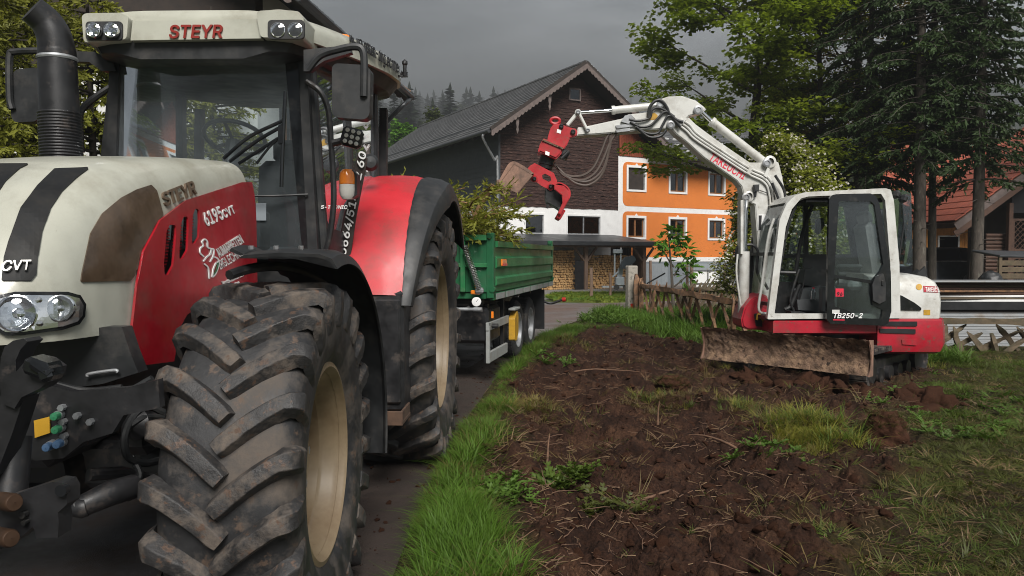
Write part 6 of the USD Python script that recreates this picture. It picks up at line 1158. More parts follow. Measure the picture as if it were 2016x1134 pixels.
for s in np.linspace(0.02, BLn - 0.02, 150):
    row = []
    for k in np.linspace(0.0, 5.9, 40):
        q = A([s * 5, k * 0.45, 0.3]); h = 0.055 * max(0, float(meshkit.fbm(q, 4, 3)) - 0.36) * 2.2 + 0.03 * (float(meshkit.fbm(q * 3.1, 4, 9)) - 0.4) + 0.014 * (float(meshkit.fbm(q * 9.0, 3, 19)) - 0.5); row.append(bladepoint(s, k, max(-0.004, h)) + A([0, 0, 0.025 * max(0, 1 - k) * (float(meshkit.noise(A([s * 11, 0, 5]))))]))
    g.append(row)
mm = ring_loft(g, cap=False, closed=False)
if np.cross(mm.vertices[mm.faces[0, 1]] - mm.vertices[mm.faces[0, 0]], mm.vertices[mm.faces[0, 2]] - mm.vertices[mm.faces[0, 0]]) @ bn < 0: mm.faces = mm.faces[:, ::-1]
obj('mud_crust', mm, 'mud', bl, smooth=True)
for s in (0.0, BLn): obj('blade_end_plate', prism([(-0.03, 0.56), (0.11, 0.57), (0.06, 0.5), (0.02, 0.36), (0.03, 0.24), (0.085, 0.13), (-0.03, 0.13)], s - 0.008, s + 0.008, lambda a, b, t: BA + bn * a[:, None] + bx * t[:, None] + A([0, 0, 1.0]) * b[:, None]), 'worn_steel', bl)
for s in (0.55, BLn - 0.55): obj('blade_arm', beam(BA + bx * s - bn * 0.03 + A([0, 0, 0.28]), BA + bx * s - bn * 1.0 + A([0, 0, 0.28]), 0.12, 0.12), 'black_metal', bl)
# upper structure: red skirt, counterweight, engine hood
def planring(r, z, x0=-0.18, hw=0.9, n=26):
    a1 = math.asin(min(0.999, hw / r)); th = np.linspace(-a1, a1, n); P = [(r * math.cos(t), r * math.sin(t), z) for t in th]; return [(x0, -hw, z)] + P + [(x0, hw, z)]
obj('counterweight', fixn(ring_loft([planring(1.36, 0.27, 0.30, 0.84), planring(1.43, 0.30, 0.28, 0.90), planring(1.465, 0.40, 0.28, 0.92), planring(1.46, 0.62, 0.28, 0.92), planring(1.44, 0.715, 0.28, 0.91), planring(1.39, 0.735, 0.28, 0.88)])), 'exc_red', xv, smooth=40)
obj('deck_skirt', fixn(ring_loft([[(x, y, z) for x, y in ((-1.08 + i, -0.90 + i), (0.276, -0.90 + i), (0.276, 0.9 - i), (-1.08 + i, 0.9 - i))] for z, i in ((0.53, 0.03), (0.55, 0.0), (0.695, 0.0), (0.71, 0.02))])), 'exc_red', xv, smooth=False)
eh = obj('engine_hood', fixn(ring_loft([planring(1.405, 0.737, 0.22, 0.88), planring(1.41, 0.95, 0.22, 0.885), planring(1.39, 1.10, 0.22, 0.875), planring(1.335, 1.21, 0.22, 0.84), planring(1.23, 1.275, 0.22, 0.76), planring(1.0, 1.32, 0.22, 0.6)])), 'exc_white', xv, smooth=50)
for pts in ([(1734, 633), (1805, 633), (1805, 642), (1735, 641)], [(1731, 647), (1802, 648), (1802, 657), (1732, 655)]): obj('air_slot', eplate(pts, EO[1] - 0.925, 0.02, rnd=0.008), 'decal_black', xv, smooth=False)
obj('skirt_recess', eplate([(1775, 668), (1806, 669), (1804, 680), (1776, 678)], EO[1] - 0.925, 0.014, rnd=0.008), 'exc_red', xv)
vw = obj('engine_side_grille', eplate([(1756, 577), (1775, 582), (1800, 596), (1813, 606), (1813, 611), (1756, 610)], EO[1] - 0.89, 0.02, rnd=0.006), 'black_gloss', xv, smooth=False)
objs('exhaust_spout', [tube(EP([(1817, 548), (1808, 544), (1800, 538)], 10.5), [0.06, 0.055, 0.075], 14), eplate([(1798, 545), (1820, 524), (1826, 548)], 10.45, 0.03)], 'black_plastic', xv)
ehm = eh and fixn(ring_loft([planring(1.405, 0.737, 0.22, 0.88), planring(1.41, 0.95, 0.22, 0.885), planring(1.39, 1.10, 0.22, 0.875), planring(1.335, 1.21, 0.22, 0.84)]))
EW = np.eye(4); EW[:3, 3] = EO
obj('maker_label', patch(sg.Polygon([(1817, 563), (1850, 564), (1850, 576), (1818, 575)]), onto(ehm, 0.002, EW), 4, 0.004), 'exc_red', xv, smooth=False)
obj('lettering', decal_text('TAKEUCHI', ehm, (1821, 574), (1850, 575), 8, 0.003, True, 0, 0.0065, EW), 'white_text', xv, smooth=False)
obj('round_sticker', patch(sg.Point(1809, 565).buffer(6), onto(ehm, 0.002, EW), 3, 0.003), 'decal_yellow', xv, smooth=False)
obj('caution_sticker', patch(sg.box(1818, 610, 1831, 620), onto(ehm, 0.002, EW), 4, 0.003), 'decal_yellow', xv, smooth=False)
# cab
CO_ = [(1509, 628), (1533, 433), (1547, 401), (1564, 385), (1585, 378.5), (1740, 371), (1751, 374), (1757, 395), (1768, 520), (1770, 626)]
CI_ = [(1523, 617), (1545, 447), (1557, 412), (1575, 391), (1590, 387), (1732, 382), (1740, 395), (1750, 520), (1752, 617)]
Yn, Yf = 9.98, 11.0
obj('cab_frame', bevplate(CO_ , 9.98, 0.001) if 0 else eplate(CO_, Yn, 0.075, [CI_], 0.012), 'exc_white', xv, label='white side frame of the cab', smooth=30)
o_n, o_f = EP(CO_, Yn), EP(CO_, Yn).copy(); o_f[:, 1] = Yf - EO[1]
far = sg.Polygon(o_n[:, [0, 2]]).difference(sg.Polygon(EP([(1552, 450), (1566, 415), (1582, 394), (1640, 390), (1640, 500), (1545, 500)], Yn)[:, [0, 2]])).difference(sg.Polygon(EP([(1650, 396), (1728, 394), (1745, 500), (1650, 500)], Yn)[:, [0, 2]])).difference(sg.Polygon(EP([(1543, 508), (1640, 508), (1640, 560), (1533, 560)], Yn)[:, [0, 2]]))
obj('cab_frame', prism(far, Yf - EO[1] - 0.03, Yf - EO[1] + 0.03, XZ), 'black_plastic', xv, label='dark far side frame of the cab', smooth=30)
roofp = [(1552, 398), (1564, 385), (1585, 378.5), (1740, 371), (1751, 374), (1755, 386), (1742, 383), (1588, 390), (1568, 398)]
rp3 = EP(roofp, Yn); obj('cab_roof', prism(rp3[:, [0, 2]], Yn - EO[1] + 0.039, Yf - EO[1] - 0.032, XZ), 'exc_white', xv, smooth=30)
obj('headliner', boxb((E(1590, 395, Yn)[0], Yn - EO[1] + 0.05, E(0, 397, Yn)[2]), (E(1740, 395, Yn)[0], Yf - EO[1] - 0.05, E(0, 393, Yn)[2])), 'black_plastic', xv)
def crossbar(px, py, r, m='black_plastic'): a = E(px, py, Yn); return obj('cab_crossbar', beam(a + A([0, 0.04, 0]), A([a[0], Yf - EO[1] - 0.03, a[2]]), r, r), m, xv)
for px, py in ((1528, 500), (1520, 600), (1760, 515), (1758, 470), (1764, 612)): crossbar(px, py, 0.045)
fpts = [(1517, 610), (1537, 440), (1553, 403), (1572, 388)]; fr_ = EP(fpts, Yn); fb = fr_.copy(); fb[:, 1] = Yf - EO[1] - 0.04; fr_[:, 1] += 0.05
obj('front_glass', ring_loft([fr_, fb], cap=False, closed=False), 'exc_glass', xv, smooth=False)
rg = EP([(1754, 392), (1766, 520)], Yn); rb_ = rg.copy(); rb_[:, 1] = Yf - EO[1] - 0.04; rg[:, 1] += 0.05; obj('rear_glass', ring_loft([rg, rb_], cap=False, closed=False), 'exc_glass', xv, smooth=False)
obj('far_side_glass', prism(EP([(1526, 600), (1552, 450), (1566, 415), (1582, 394), (1728, 394), (1745, 500), (1640, 560)], Yn)[:, [0, 2]], Yf - EO[1] - 0.003, Yf - EO[1] + 0.003, XZ), 'exc_glass', xv, smooth=False)
objs('front_window_frame', [etube([(1534, 536), (1552, 442), (1568, 404)], 0.02, 10.1), etube([(1534, 536), (1566, 537)], 0.02, 10.1), etube([(1566, 537), (1580, 460), (1600, 402)], 0.028, 10.75), etube([(1534, 480), (1545, 470)], 0.03, 10.1)], 'black_plastic', xv)
obj('rear_quarter', eplate([(1757, 376), (1775, 384), (1778, 520), (1770, 524), (1768, 520), (1757, 395)], 10.35, 0.5), 'exc_glass', xv, smooth=False)
for (x, y) in ((1764, 383), (1778, 391)): obj('rear_work_lamp', [box(E(x, y, 10.0), (0.09, 0.12, 0.11), 0.03, roty(20))], 'black_plastic', xv)
obj('rear_pillar_trim', etube([(1776, 392), (1779, 440), (1774, 480), (1770, 510)], 0.012, 10.12), 'black_plastic', xv)
obj('cab_floor', boxb((E(1518, 0, Yn)[0], Yn - EO[1] + 0.04, 0.712), (E(1768, 0, Yn)[0], Yf - EO[1], 0.76)), 'black_plastic', xv)
obj('rear_bulkhead', eplate([(1700, 585), (1768, 575), (1770, 626), (1690, 626)], 10.7, 0.5), 'cab_grey', xv)
# open door folded back along the side
DO_ = [(1631, 392), (1636, 385), (1644, 382.5), (1712, 381), (1723, 387), (1730, 402), (1752, 535), (1753, 612), (1747, 636), (1738, 641), (1634, 637), (1626, 629)]
DI_ = [(1650, 396), (1713, 397), (1720, 404), (1737, 520), (1731, 534), (1722, 545), (1716, 552), (1641, 541)]
DJ_ = [(1641, 547), (1713, 558), (1712, 575), (1716, 600), (1736, 610), (1733, 628), (1690, 626), (1666, 610), (1642, 603)]
dr = obj('door', eplate(DO_, 9.84, 0.05, [DI_, DJ_], 0.012), 'black_gloss', xv, label='black framed door folded back open', smooth=30)
obj('door_glass', eplate([(1646, 392), (1716, 393), (1741, 522), (1738, 632), (1685, 630), (1638, 606), (1637, 545)], 9.845, 0.008), 'exc_glass', dr, smooth=False)
obj('door_latch', [eplate([(1716, 560), (1722, 545), (1738, 538), (1743, 560), (1742, 592), (1730, 598), (1718, 592)], 9.80, 0.04, rnd=0.01), box(E(1737, 557, 9.78), (0.03, 0.03, 0.07), 0.008)], 'black_plastic', dr)
obj('model_plate', put(text('TB250-2', 0.062, 0.003, True, 0.25), E(1638.5, 626, 9.81), (1, 0, 0), (0, 0, 1)), 'white_text', dr, smooth=False)
obj('model_underline', eplate([(1640, 628.5), (1663, 629), (1663, 631), (1640, 630.5)], 9.812, 0.003), 'decal_red', dr, smooth=False)
obj('white_sticker', eplate([(1638, 610), (1653, 610), (1653, 617), (1638, 617)], 9.812, 0.003), 'curtain', dr, smooth=False)
ns = obj('noise_sticker', eplate([(1645, 568), (1661, 568), (1661, 584), (1645, 584)], 9.835, 0.003), 'decal_red', dr, smooth=False); obj('noise_value', put(text('96', 0.045, 0.002, True), E(1647, 582, 9.83), (1, 0, 0), (0, 0, 1)), 'decal_black', ns, smooth=False)
# interior
st2 = obj('operator_seat', [box(E(1690, 560, 10.5), (0.48, 0.5, 0.14), 0.05), box(E(1708, 492, 10.5), (0.13, 0.46, 0.75), 0.05, roty(-10)), box(E(1702, 430, 10.5), (0.12, 0.3, 0.2), 0.05, roty(-10))], 'seat_cover', xv)
objs('armrest', [box(E(1672, 525, 10.25), (0.35, 0.09, 0.07), 0.03), box(E(1672, 540, 10.8), (0.35, 0.09, 0.07), 0.03)], 'cab_grey', st2)
objs('side_console', [box(E(1630, 590, 10.15), (0.2, 0.16, 0.36), 0.03), eplate([(1563, 570), (1616, 562), (1620, 615), (1567, 612)], 10.7, 0.25, rnd=0.02)], 'cab_grey', xv)
obj('storage_tray', eplate([(1568, 590), (1612, 588), (1612, 612), (1570, 610)], 10.5, 0.05), 'cab_grey', xv)
bt = obj('water_bottle', lathe([(0.001, 0), (0.035, 0.002), (0.035, 0.09), (0.03, 0.11), (0.012, 0.14), (0.012, 0.15)], E(1601, 590, 10.45), (0, 0, 1), 14), 'clear_lens', xv); obj('bottle_cap', cyl(E(1601, 590, 10.45) + A([0, 0, 0.15]), E(1601, 590, 10.45) + A([0, 0, 0.17]), 0.014, n=10), 'decal_red', bt)
objs('instrument_console', [eplate([(1580, 530), (1600, 527), (1610, 540), (1605, 565), (1575, 560)], 10.8, 0.2, rnd=0.02), etube([(1575, 560), (1558, 600), (1545, 610)], 0.03, 10.5)], 'black_plastic', xv)
objs('control_lever', [etube([(1650, 560), (1648, 530), (1634, 520)], 0.012, 10.2), box(E(1632, 516, 10.2), (0.05, 0.05, 0.10), 0.02), etube([(1563, 612), (1556, 590), (1570, 540), (1574, 530)], 0.016, 10.3), etube([(1580, 616), (1572, 600), (1585, 548)], 0.012, 10.5)], 'black_plastic', xv)
objs('pedal', [eplate([(1552, 612), (1580, 614), (1582, 618), (1552, 617)], 10.3, 0.2), eplate([(1586, 620), (1610, 621), (1610, 624), (1586, 624)], 10.2, 0.2)], 'black_plastic', xv)
obj('seat_belt_lever', etube([(1630, 545), (1629, 500), (1627, 465)], 0.015, 10.1), 'exc_white', xv)
mr_ = obj('cab_mirror', eplate([(1606, 432), (1620, 428), (1622, 445), (1612, 462), (1604, 458)], 11.15, 0.04, rnd=0.02), 'black_plastic', xv)
# boom, arm, cylinders
BD = 10.9
BO = [(1315, 252), (1328, 267), (1349, 283), (1381, 312), (1445, 357), (1455, 369), (1459, 386), (1466, 398), (1481, 404), (1485, 460), (1489, 590), (1512, 592), (1528, 560), (1536, 430), (1541, 385), (1533, 345), (1527, 322), (1512, 315), (1497, 322), (1471, 322), (1405, 277), (1366, 248), (1352, 234), (1336, 232), (1320, 238)]
bm = obj('boom', bevplate(BO, BD, 0.25, 0.012, 0.01), 'exc_white', xv, smooth=30)
SO = [(1134, 270), (1136, 254), (1158, 251), (1222, 237), (1234, 229), (1262, 226), (1282, 222), (1292, 204), (1300, 198), (1312, 194), (1339, 193), (1365, 202), (1381, 214), (1385, 219), (1380, 224), (1352, 232), (1330, 252), (1316, 256), (1246, 261), (1180, 267)]
sk = obj('dipper_arm', bevplate(SO, BD, 0.30, 0.014, 0.01), 'exc_white', xv, smooth=30)
def ram(p0, p1, p2, r, rr, d, nm='hydraulic_cylinder'):
    a, b, c = E(*p0, d), E(*p1, d), E(*p2, d); ax = unit(b - a)
    h = obj(nm, [tube([a, b], r, 18), lathe([(r * 1.0, 0), (r * 1.18, 0.005), (r * 1.18, 0.05), (rr, 0.055)], b - ax * 0.03, ax, 18), lathe([(0.001, -r), (r * 0.8, -r * 0.6), (r, 0)], a, ax, 18)], 'exc_white', xv, smooth=40)
    obj('piston_rod', tube([b, c], rr, 14), 'chrome', h, smooth=40); return h
ram((1508, 322), (1402, 240), (1377, 217), 0.060, 0.030, 10.86); ram((1298, 208), (1207, 217), (1140, 222), 0.052, 0.024, 10.84)
bc_ = obj('hydraulic_cylinder', [tube(EP([(1463, 640), (1465, 495)], 10.62), 0.075, 18), etube([(1458, 600), (1450, 540), (1452, 500)], 0.014, 10.5)], 'exc_white', xv, label='upright boom cylinder with bright rod', smooth=40)
obj('piston_rod', tube(EP([(1465, 497), (1467, 395)], 10.62), 0.042, 14), 'chrome', bc_, smooth=40); obj('cylinder_guard', eplate([(1455, 395), (1460, 394), (1460, 500), (1455, 500)], 10.6, 0.16), 'exc_white', bc_, smooth=False)
objs('cylinder_lug', [lathe([(0.05, -0.16), (0.075, -0.15), (0.075, 0.15), (0.05, 0.16)], E(1468, 388, BD), (0, -1, 0), 18), lathe([(0.05, -0.17), (0.085, -0.16), (0.085, 0.16), (0.05, 0.17)], E(1509, 321, BD), (0, -1, 0), 18)], 'exc_white', bm)
for p in ((1320, 246, 8), (1374, 217, 9), (1299, 206, 7), (1468, 388, 8), (1509, 321, 8)): pin(p[0], p[1], BD - 0.165, p[2], bm, 'steel_dull')
lk = obj('bucket_link', [beam(E(1138, 221, BD - 0.15), E(1116, 248, BD - 0.15), 0.05, 0.075, up=(0, 1, 0), ch=0.012), beam(E(1138, 221, BD + 0.15), E(1116, 248, BD + 0.15), 0.05, 0.075, up=(0, 1, 0), ch=0.012), beam(E(1139, 222, BD - 0.18), E(1157, 258, BD - 0.18), 0.04, 0.06, up=(0, 1, 0), ch=0.012), beam(E(1139, 222, BD + 0.18), E(1157, 258, BD + 0.18), 0.04, 0.06, up=(0, 1, 0), ch=0.012), cyl(E(1138, 221, BD - 0.2), E(1138, 221, BD + 0.2), 0.045, n=14)], 'exc_white', xv)
pin(1138, 221, BD - 0.205, 4.5, lk); pin(1157, 257, BD - 0.205, 4.5, lk)
for k, off in enumerate((0, 6, 12)):                           # steel pipes along the boom
    obj('boom_pipe', etube([(1338 + off * 0.2, 247 - off), (1352 + off * 0.5, 258 - off), (1368 + off * 0.3, 274 - off), (1410, 302 - off * 1.1), (1470 + off * 0.2, 341 - off * 1.0), (1503 + off * 0.7, 358 - off * 0.8), (1514 + off * 1.0, 380), (1517 + off * 1.1, 430), (1514 + off * 1.2, 500)], 0.016, BD - 0.15), 'exc_white', bm)
objs('pipe_clamp', [eplate([(1335, 243), (1348, 230), (1352, 234), (1340, 248)], BD - 0.155, 0.05), eplate([(1469, 341), (1476, 327), (1481, 330), (1475, 345)], BD - 0.155, 0.05), eplate([(1503, 346), (1510, 330), (1515, 333), (1508, 350)], BD - 0.155, 0.05), eplate([(1510, 428), (1534, 430), (1534, 436), (1510, 434)], BD - 0.155, 0.05)], 'exc_white', bm)
o = E(1394, 313, BD - 0.1255); e = E(1464, 354, BD - 0.1255); tm = text('TAKEUCHI', 0.105, 0.003, True, 0.05); tm.vertices[:, 0] *= np.linalg.norm(e - o) / tm.vertices[:, 0].max(); ex_ = unit(e - o)
obj('lettering', put(tm, o + A([0, 0.0, 0.0]), ex_, np.cross((0, -1, 0), ex_)), 'decal_red', bm, smooth=False)
obj('load_chart_sticker', [eplate([(1493, 422), (1511, 422), (1511, 454), (1491, 454)], BD - 0.128, 0.004)], 'plaster_white', bm, smooth=False); obj('sticker_bar', eplate([(1494, 424), (1500, 424), (1498, 453), (1493, 453)], BD - 0.132, 0.003), 'decal_black', bm, smooth=False)
obj('yellow_sticker', eplate([(1273, 225), (1289, 222), (1295, 227), (1293, 235), (1275, 237)], BD - 0.152, 0.004, rnd=0.01), 'decal_yellow', sk, smooth=False)
objs('boom_lamp', [bevplate([(1483, 364), (1494, 363), (1493, 377), (1484, 378)], BD - 0.17, 0.07, 0.01), etube([(1487, 378), (1486, 388)], 0.02, BD - 0.16), etube([(1494, 374), (1510, 380), (1528, 388)], 0.006, BD - 0.15)], 'black_plastic', bm)
for pts, r in (([(1277, 232), (1279, 212), (1290, 199), (1303, 199), (1313, 212), (1318, 224), (1332, 236), (1345, 240)], 0.022), ([(1238, 235), (1256, 238), (1279, 232), (1283, 218), (1296, 212), (1318, 222)], 0.018), ([(1240, 240), (1262, 250), (1282, 246), (1296, 232), (1310, 220), (1328, 230)], 0.018), ([(1252, 250), (1272, 262), (1295, 262), (1305, 245), (1318, 228), (1340, 250)], 0.018), ([(1258, 255), (1278, 270), (1300, 268), (1312, 256)], 0.02)):
    obj('hose', etube(pts, r, BD - 0.19), 'black_plastic', sk)
objs('valve_block', [eplate([(1230, 228), (1242, 226), (1250, 234), (1252, 242), (1236, 244), (1222, 240)], BD - 0.17, 0.05), eplate([(1212, 247), (1246, 243), (1248, 249), (1214, 253)], BD - 0.165, 0.03), eplate([(1212, 256), (1240, 252), (1240, 258), (1214, 261)], BD - 0.165, 0.03)], 'steel_dull', sk)
for pts in ([(1526, 345), (1545, 380), (1543, 430), (1530, 470)], [(1520, 360), (1534, 400), (1532, 450), (1520, 490)], [(1472, 520), (1470, 490), (1458, 480), (1449, 497), (1456, 530), (1466, 560)], [(1500, 560), (1490, 530), (1492, 495), (1480, 482), (1464, 486), (1455, 505)], [(1505, 500), (1502, 545), (1512, 570)]):
    obj('hose', etube(pts, 0.020, 10.68), 'black_plastic', bm)
objs('pipe', [etube([(1524, 430), (1512, 470), (1500, 560), (1494, 610), (1512, 618)], 0.018, 10.2), etube([(1532, 448), (1522, 452), (1514, 480), (1504, 560)], 0.016, 10.25)], 'exc_white', bm)
obj('swing_bracket', [bevplate([(1450, 626), (1456, 604), (1469, 587), (1491, 577), (1500, 581), (1508, 607), (1510, 647), (1462, 646), (1452, 640)], 10.62, 0.46, 0.02, 0.02)], 'exc_red', xv, smooth=30)
obj('bracket_hole', eplate([(1484, 617), (1508, 617), (1508, 644), (1488, 642)], 10.385, 0.012, rnd=0.02), 'decal_black', xv, smooth=False); obj('yellow_hose', etube([(1490, 630), (1494, 619), (1505, 634)], 0.018, 10.36), 'decal_yellow', xv)
# tilting grapple
gp = obj('grapple_head', [bevplate([(1079, 268), (1084, 252), (1090, 245), (1104, 244), (1116, 250), (1133, 254), (1137, 260), (1134, 268), (1122, 272), (1116, 286), (1110, 294), (1096, 290), (1077, 281)], BD - 0.16, 0.05, 0.01, 0.01), bevplate([(1079, 268), (1084, 252), (1090, 245), (1104, 244), (1116, 250), (1133, 254), (1137, 260), (1134, 268), (1122, 272), (1116, 286), (1110, 294), (1096, 290), (1077, 281)], BD + 0.16, 0.05, 0.01, 0.01), cyl(E(1091, 265, BD), E(1112, 284, BD), 0.15, n=20)], 'grapple_red', xv, smooth=35)
obj('lifting_eye', tube([E(1093 + 9 * math.cos(t) , 238 + 6 * math.sin(t), BD) for t in np.linspace(0, 2 * np.pi, 19)], 0.022, 8), 'grapple_red', gp)
for p in ((1105, 249, 4.5), (1128, 260, 5)): pin(p[0], p[1], BD - 0.19, p[2], gp, 'black_metal')
obj('sticker', eplate([(1097, 254), (1105, 256), (1104, 263), (1096, 261)], BD - 0.188, 0.003), 'white_text', gp, smooth=False)
gb = obj('tilt_box', [bevplate([(1069, 277), (1108, 294), (1103, 307), (1093, 317), (1058, 302), (1062, 288)], BD, 0.46, 0.02, 0.01)], 'grapple_red', xv, smooth=30)
obj('sticker', eplate([(1074, 297), (1082, 300), (1081, 307), (1073, 304)], BD - 0.233, 0.003), 'white_text', gb, smooth=False); obj('mud', eplate([(1068, 277), (1108, 294), (1107, 297), (1067, 280)], BD - 0.1, 0.3), 'mud', gb)
objs('hydraulic_block', [box(E(1110, 304, BD), (0.14, 0.3, 0.12), 0.02, roty(25)), cyl(E(1106, 312, BD - 0.16), E(1118, 300, BD - 0.16), 0.03, n=10)], 'black_metal', gb)
obj('rotator', [tube([E(1079, 305, BD), E(1073, 332, BD)], [0.105, 0.10], 24), lathe([(0.09, 0), (0.115, 0.01), (0.115, 0.04), (0.09, 0.05)], E(1075, 326, BD), unit(E(1079, 305, BD) - E(1073, 332, BD)), 24)], 'black_metal', xv)
body = [(1038, 333), (1044, 326), (1052, 322), (1075, 333), (1091, 343), (1097, 357), (1092, 370), (1082, 374), (1066, 366), (1053, 357), (1045, 356)]; hole = [(1067, 345), (1073, 342), (1084, 348), (1085, 356), (1080, 358), (1068, 352)]
gj = obj('grapple_body', [eplate(body, BD - 0.14, 0.035, [hole], 0.012), eplate(body, BD + 0.14, 0.035, [hole], 0.012), eplate([(1042, 330), (1052, 323), (1090, 343), (1086, 348), (1054, 334)], BD, 0.26), cyl(E(1052, 352, BD - 0.18), E(1052, 352, BD + 0.18), 0.05, n=14), cyl(E(1084, 368, BD - 0.18), E(1084, 368, BD + 0.18), 0.05, n=14)], 'grapple_red', xv, smooth=35)
for p in ((1052, 352, 4), (1084, 367, 4)): pin(p[0], p[1], BD - 0.185, p[2], gj, 'black_metal')
def shell(pts, d, w, t, m, nm, teeth, sides=(-1, 1)):
    """Clam shell: curved sheet along the outline pts, closed by side plates."""
    P = EP(bez([(a, b, 0) for a, b in pts], 5)[:, :2], d); y = d - EO[1]; rg_ = []
    c = P.mean(0); inn = P + (c - P) / np.linalg.norm(c - P, axis=1, keepdims=True) * t
    sh = obj(nm, fixn(ring_loft([[p * [1, 0, 1] + A([0, y - w / 2, 0]), p * [1, 0, 1] + A([0, y + w / 2, 0]), q * [1, 0, 1] + A([0, y + w / 2, 0]), q * [1, 0, 1] + A([0, y - w / 2, 0])] for p, q in zip(P, inn)])), m, xv, smooth=40)
    for s in sides: obj('side_plate', prism(P[:, [0, 2]], y + s * (w / 2 + 0.012) - 0.01, y + s * (w / 2 + 0.012) + 0.01, XZ), m, sh, smooth=False)
    e, dr_ = P[-1], unit(P[-1] - P[-3])
    for k in np.linspace(-0.42, 0.42, teeth): obj('tooth', beam(A([e[0], y + k * w, e[2]]) - dr_ * 0.05, A([e[0], y + k * w, e[2]]) + dr_ * 0.10, 0.07, 0.03, up=(0, 1, 0), ch=0.008), m, sh)
    return sh
shell([(1050, 346), (1040, 338), (1026, 329), (1012, 323), (1002, 327), (993, 341), (984, 358), (983, 364)], BD, 0.56, 0.02, 'worn_steel', 'clam_shell', 3)
cs = obj('shell_lip', bevplate([(983, 362), (995, 371), (1018, 381), (1040, 356), (1049, 346), (1041, 340), (1012, 323)], BD - 0.292, 0.03, 0.005), 'worn_steel', xv, smooth=False)
obj('tooth', eplate([(1001, 366), (1006, 371), (993, 385), (990, 378)], BD - 0.3, 0.05), 'worn_steel', cs)
shell([(1086, 366), (1098, 362), (1112, 368), (1120, 378), (1120, 390), (1112, 406), (1104, 420)], BD, 0.52, 0.02, 'grapple_red', 'clam_shell', 3, (1,))
obj('shell_rim', bevplate([(1091, 363), (1110, 366), (1121, 377), (1121, 390), (1111, 408), (1104, 423), (1098, 420), (1107, 400), (1106, 385), (1091, 373)], BD - 0.27, 0.04, 0.008), 'grapple_red', xv)
obj('shell_inside', eplate([(1074, 371), (1094, 373), (1106, 384), (1107, 396), (1101, 414), (1092, 408), (1075, 399), (1073, 385)], BD + 0.05, 0.40, rnd=0.01), 'black_metal', xv, smooth=False)
objs('tooth', [eplate([(1076, 400), (1083, 402), (1078, 411), (1075, 409)], BD - 0.1, 0.05), eplate([(1099, 408), (1108, 406), (1103, 424), (1099, 427)], BD - 0.2, 0.06)], 'black_metal', xv)
for pts in ([(1212, 252), (1196, 268), (1183, 300), (1168, 330), (1148, 345), (1122, 347), (1104, 338), (1090, 322)], [(1216, 258), (1200, 282), (1188, 312), (1172, 340), (1150, 354), (1128, 353), (1108, 344), (1094, 326)], [(1205, 262), (1198, 300), (1186, 335), (1162, 356), (1136, 356), (1110, 344), (1098, 330)], [(1202, 266), (1196, 308), (1184, 345), (1160, 364), (1136, 362), (1118, 350), (1102, 334)]):
    obj('grapple_hose', etube(pts, 0.019, BD - 0.1, 7), 'rust' if 0 else 'hose_brown' if 'hose_brown' in M else pm('hose_brown', (0.075, 0.055, 0.045), 0.6, var=0.2), xv)
# ---------------------------------------------------------------- fences, shed yard, car, timber and sheets
rng = np.random.default_rng(100)
pm('split_wood', (0.32, 0.17, 0.085), 0.8, var=0.4, scale=7, bump=0.5, bscale=24, dirt=(0.085, 0.055, 0.038), dscale=6, damt=(0.46, 0.64), island=0.25)
pm('grey_wood', (0.135, 0.100, 0.060), 0.85, var=0.35, scale=7, bump=0.5, bscale=26, dirt=(0.06, 0.055, 0.03), dscale=6, damt=(0.5, 0.66), island=0.25)
pm('concrete', (0.34, 0.31, 0.265), 0.9, var=0.2, scale=9, bump=0.6, bscale=30, dirt=(0.10, 0.10, 0.085), dscale=9, damt=(0.5, 0.66))
pm('car_black', (0.060, 0.066, 0.076), 0.16, var=0.1, coat=0.6)
pm('zinc_sheet', (0.25, 0.26, 0.265), 0.42, metal=0.25, var=0.12, scale=3, dirt=(0.17, 0.14, 0.11), dscale=3, damt=(0.5, 0.75))
pm('machine_grey', (0.32, 0.36, 0.39), 0.45, var=0.12, scale=8); pm('motor_cover', (0.022, 0.034, 0.044), 0.5, var=0.2)
def rough_stick(p0, p1, w, h, up=(0, 1, 0), n=6, j=0.010, taper=0.75):
    """Hand split bar: uneven edges, pointed at the top."""
    p0, p1 = A(p0, float), A(p1, float); x = unit(p1 - p0); y = unit(np.cross(A(up, float), x)); z = np.cross(x, y); R_ = []
    for t in np.linspace(0, 1, n):
        c = p0 + (p1 - p0) * t; s = (1 - (1 - taper) * t) * (0.35 if t == 1 else 1)
        R_.append([c + y * a * w / 2 * s + z * b * h / 2 * s + rng.normal(0, j, 3) for a, b in ((-1, -1), (1, -1), (1.05, 0.8), (0.2, 1.1), (-1, 1))])
    return fixn(ring_loft(R_))
gpst = thing('gate_post', 'weathered pale concrete post at the lane side end of the broken stake fence', 'post', (0, 0, 0))
a = at(1243, 612, 21.6); obj('shaft', box((a[0], 21.6, 0.62), (0.30, 0.20, 1.34), 0.02, rotz(20)), 'concrete', gpst); obj('reflector', box((a[0] + 0.02, 21.47, 0.12), (0.12, 0.02, 0.2), 0.01), 'red_lens', gpst)
wp = thing('fence_post', 'split brown wooden post next to the concrete gate post', 'post', (0, 0, 0)); obj('shaft', [rough_stick(at(1254, 615, 21.2), at(1253, 540, 21.2), 0.16, 0.18, n=8, taper=0.95), rough_stick(at(1262, 618, 21.0), at(1262, 548, 21.0), 0.12, 0.14, n=8, taper=0.9)], 'split_wood', wp, smooth=False)
fn = thing('stake_fence', 'broken crossed stake fence of orange brown split wood with one sagging rail', 'fence')
r0, r1 = at(1262, 561, 20.9), at(1456, 597, 14.6)
obj('rail', rough_stick(r0, r1, 0.12, 0.09, n=14, j=0.016, taper=0.95), 'split_wood', fn, smooth=False)
def zf(x, y): return float(ground_z(A([x]), A([y]), False)[0])
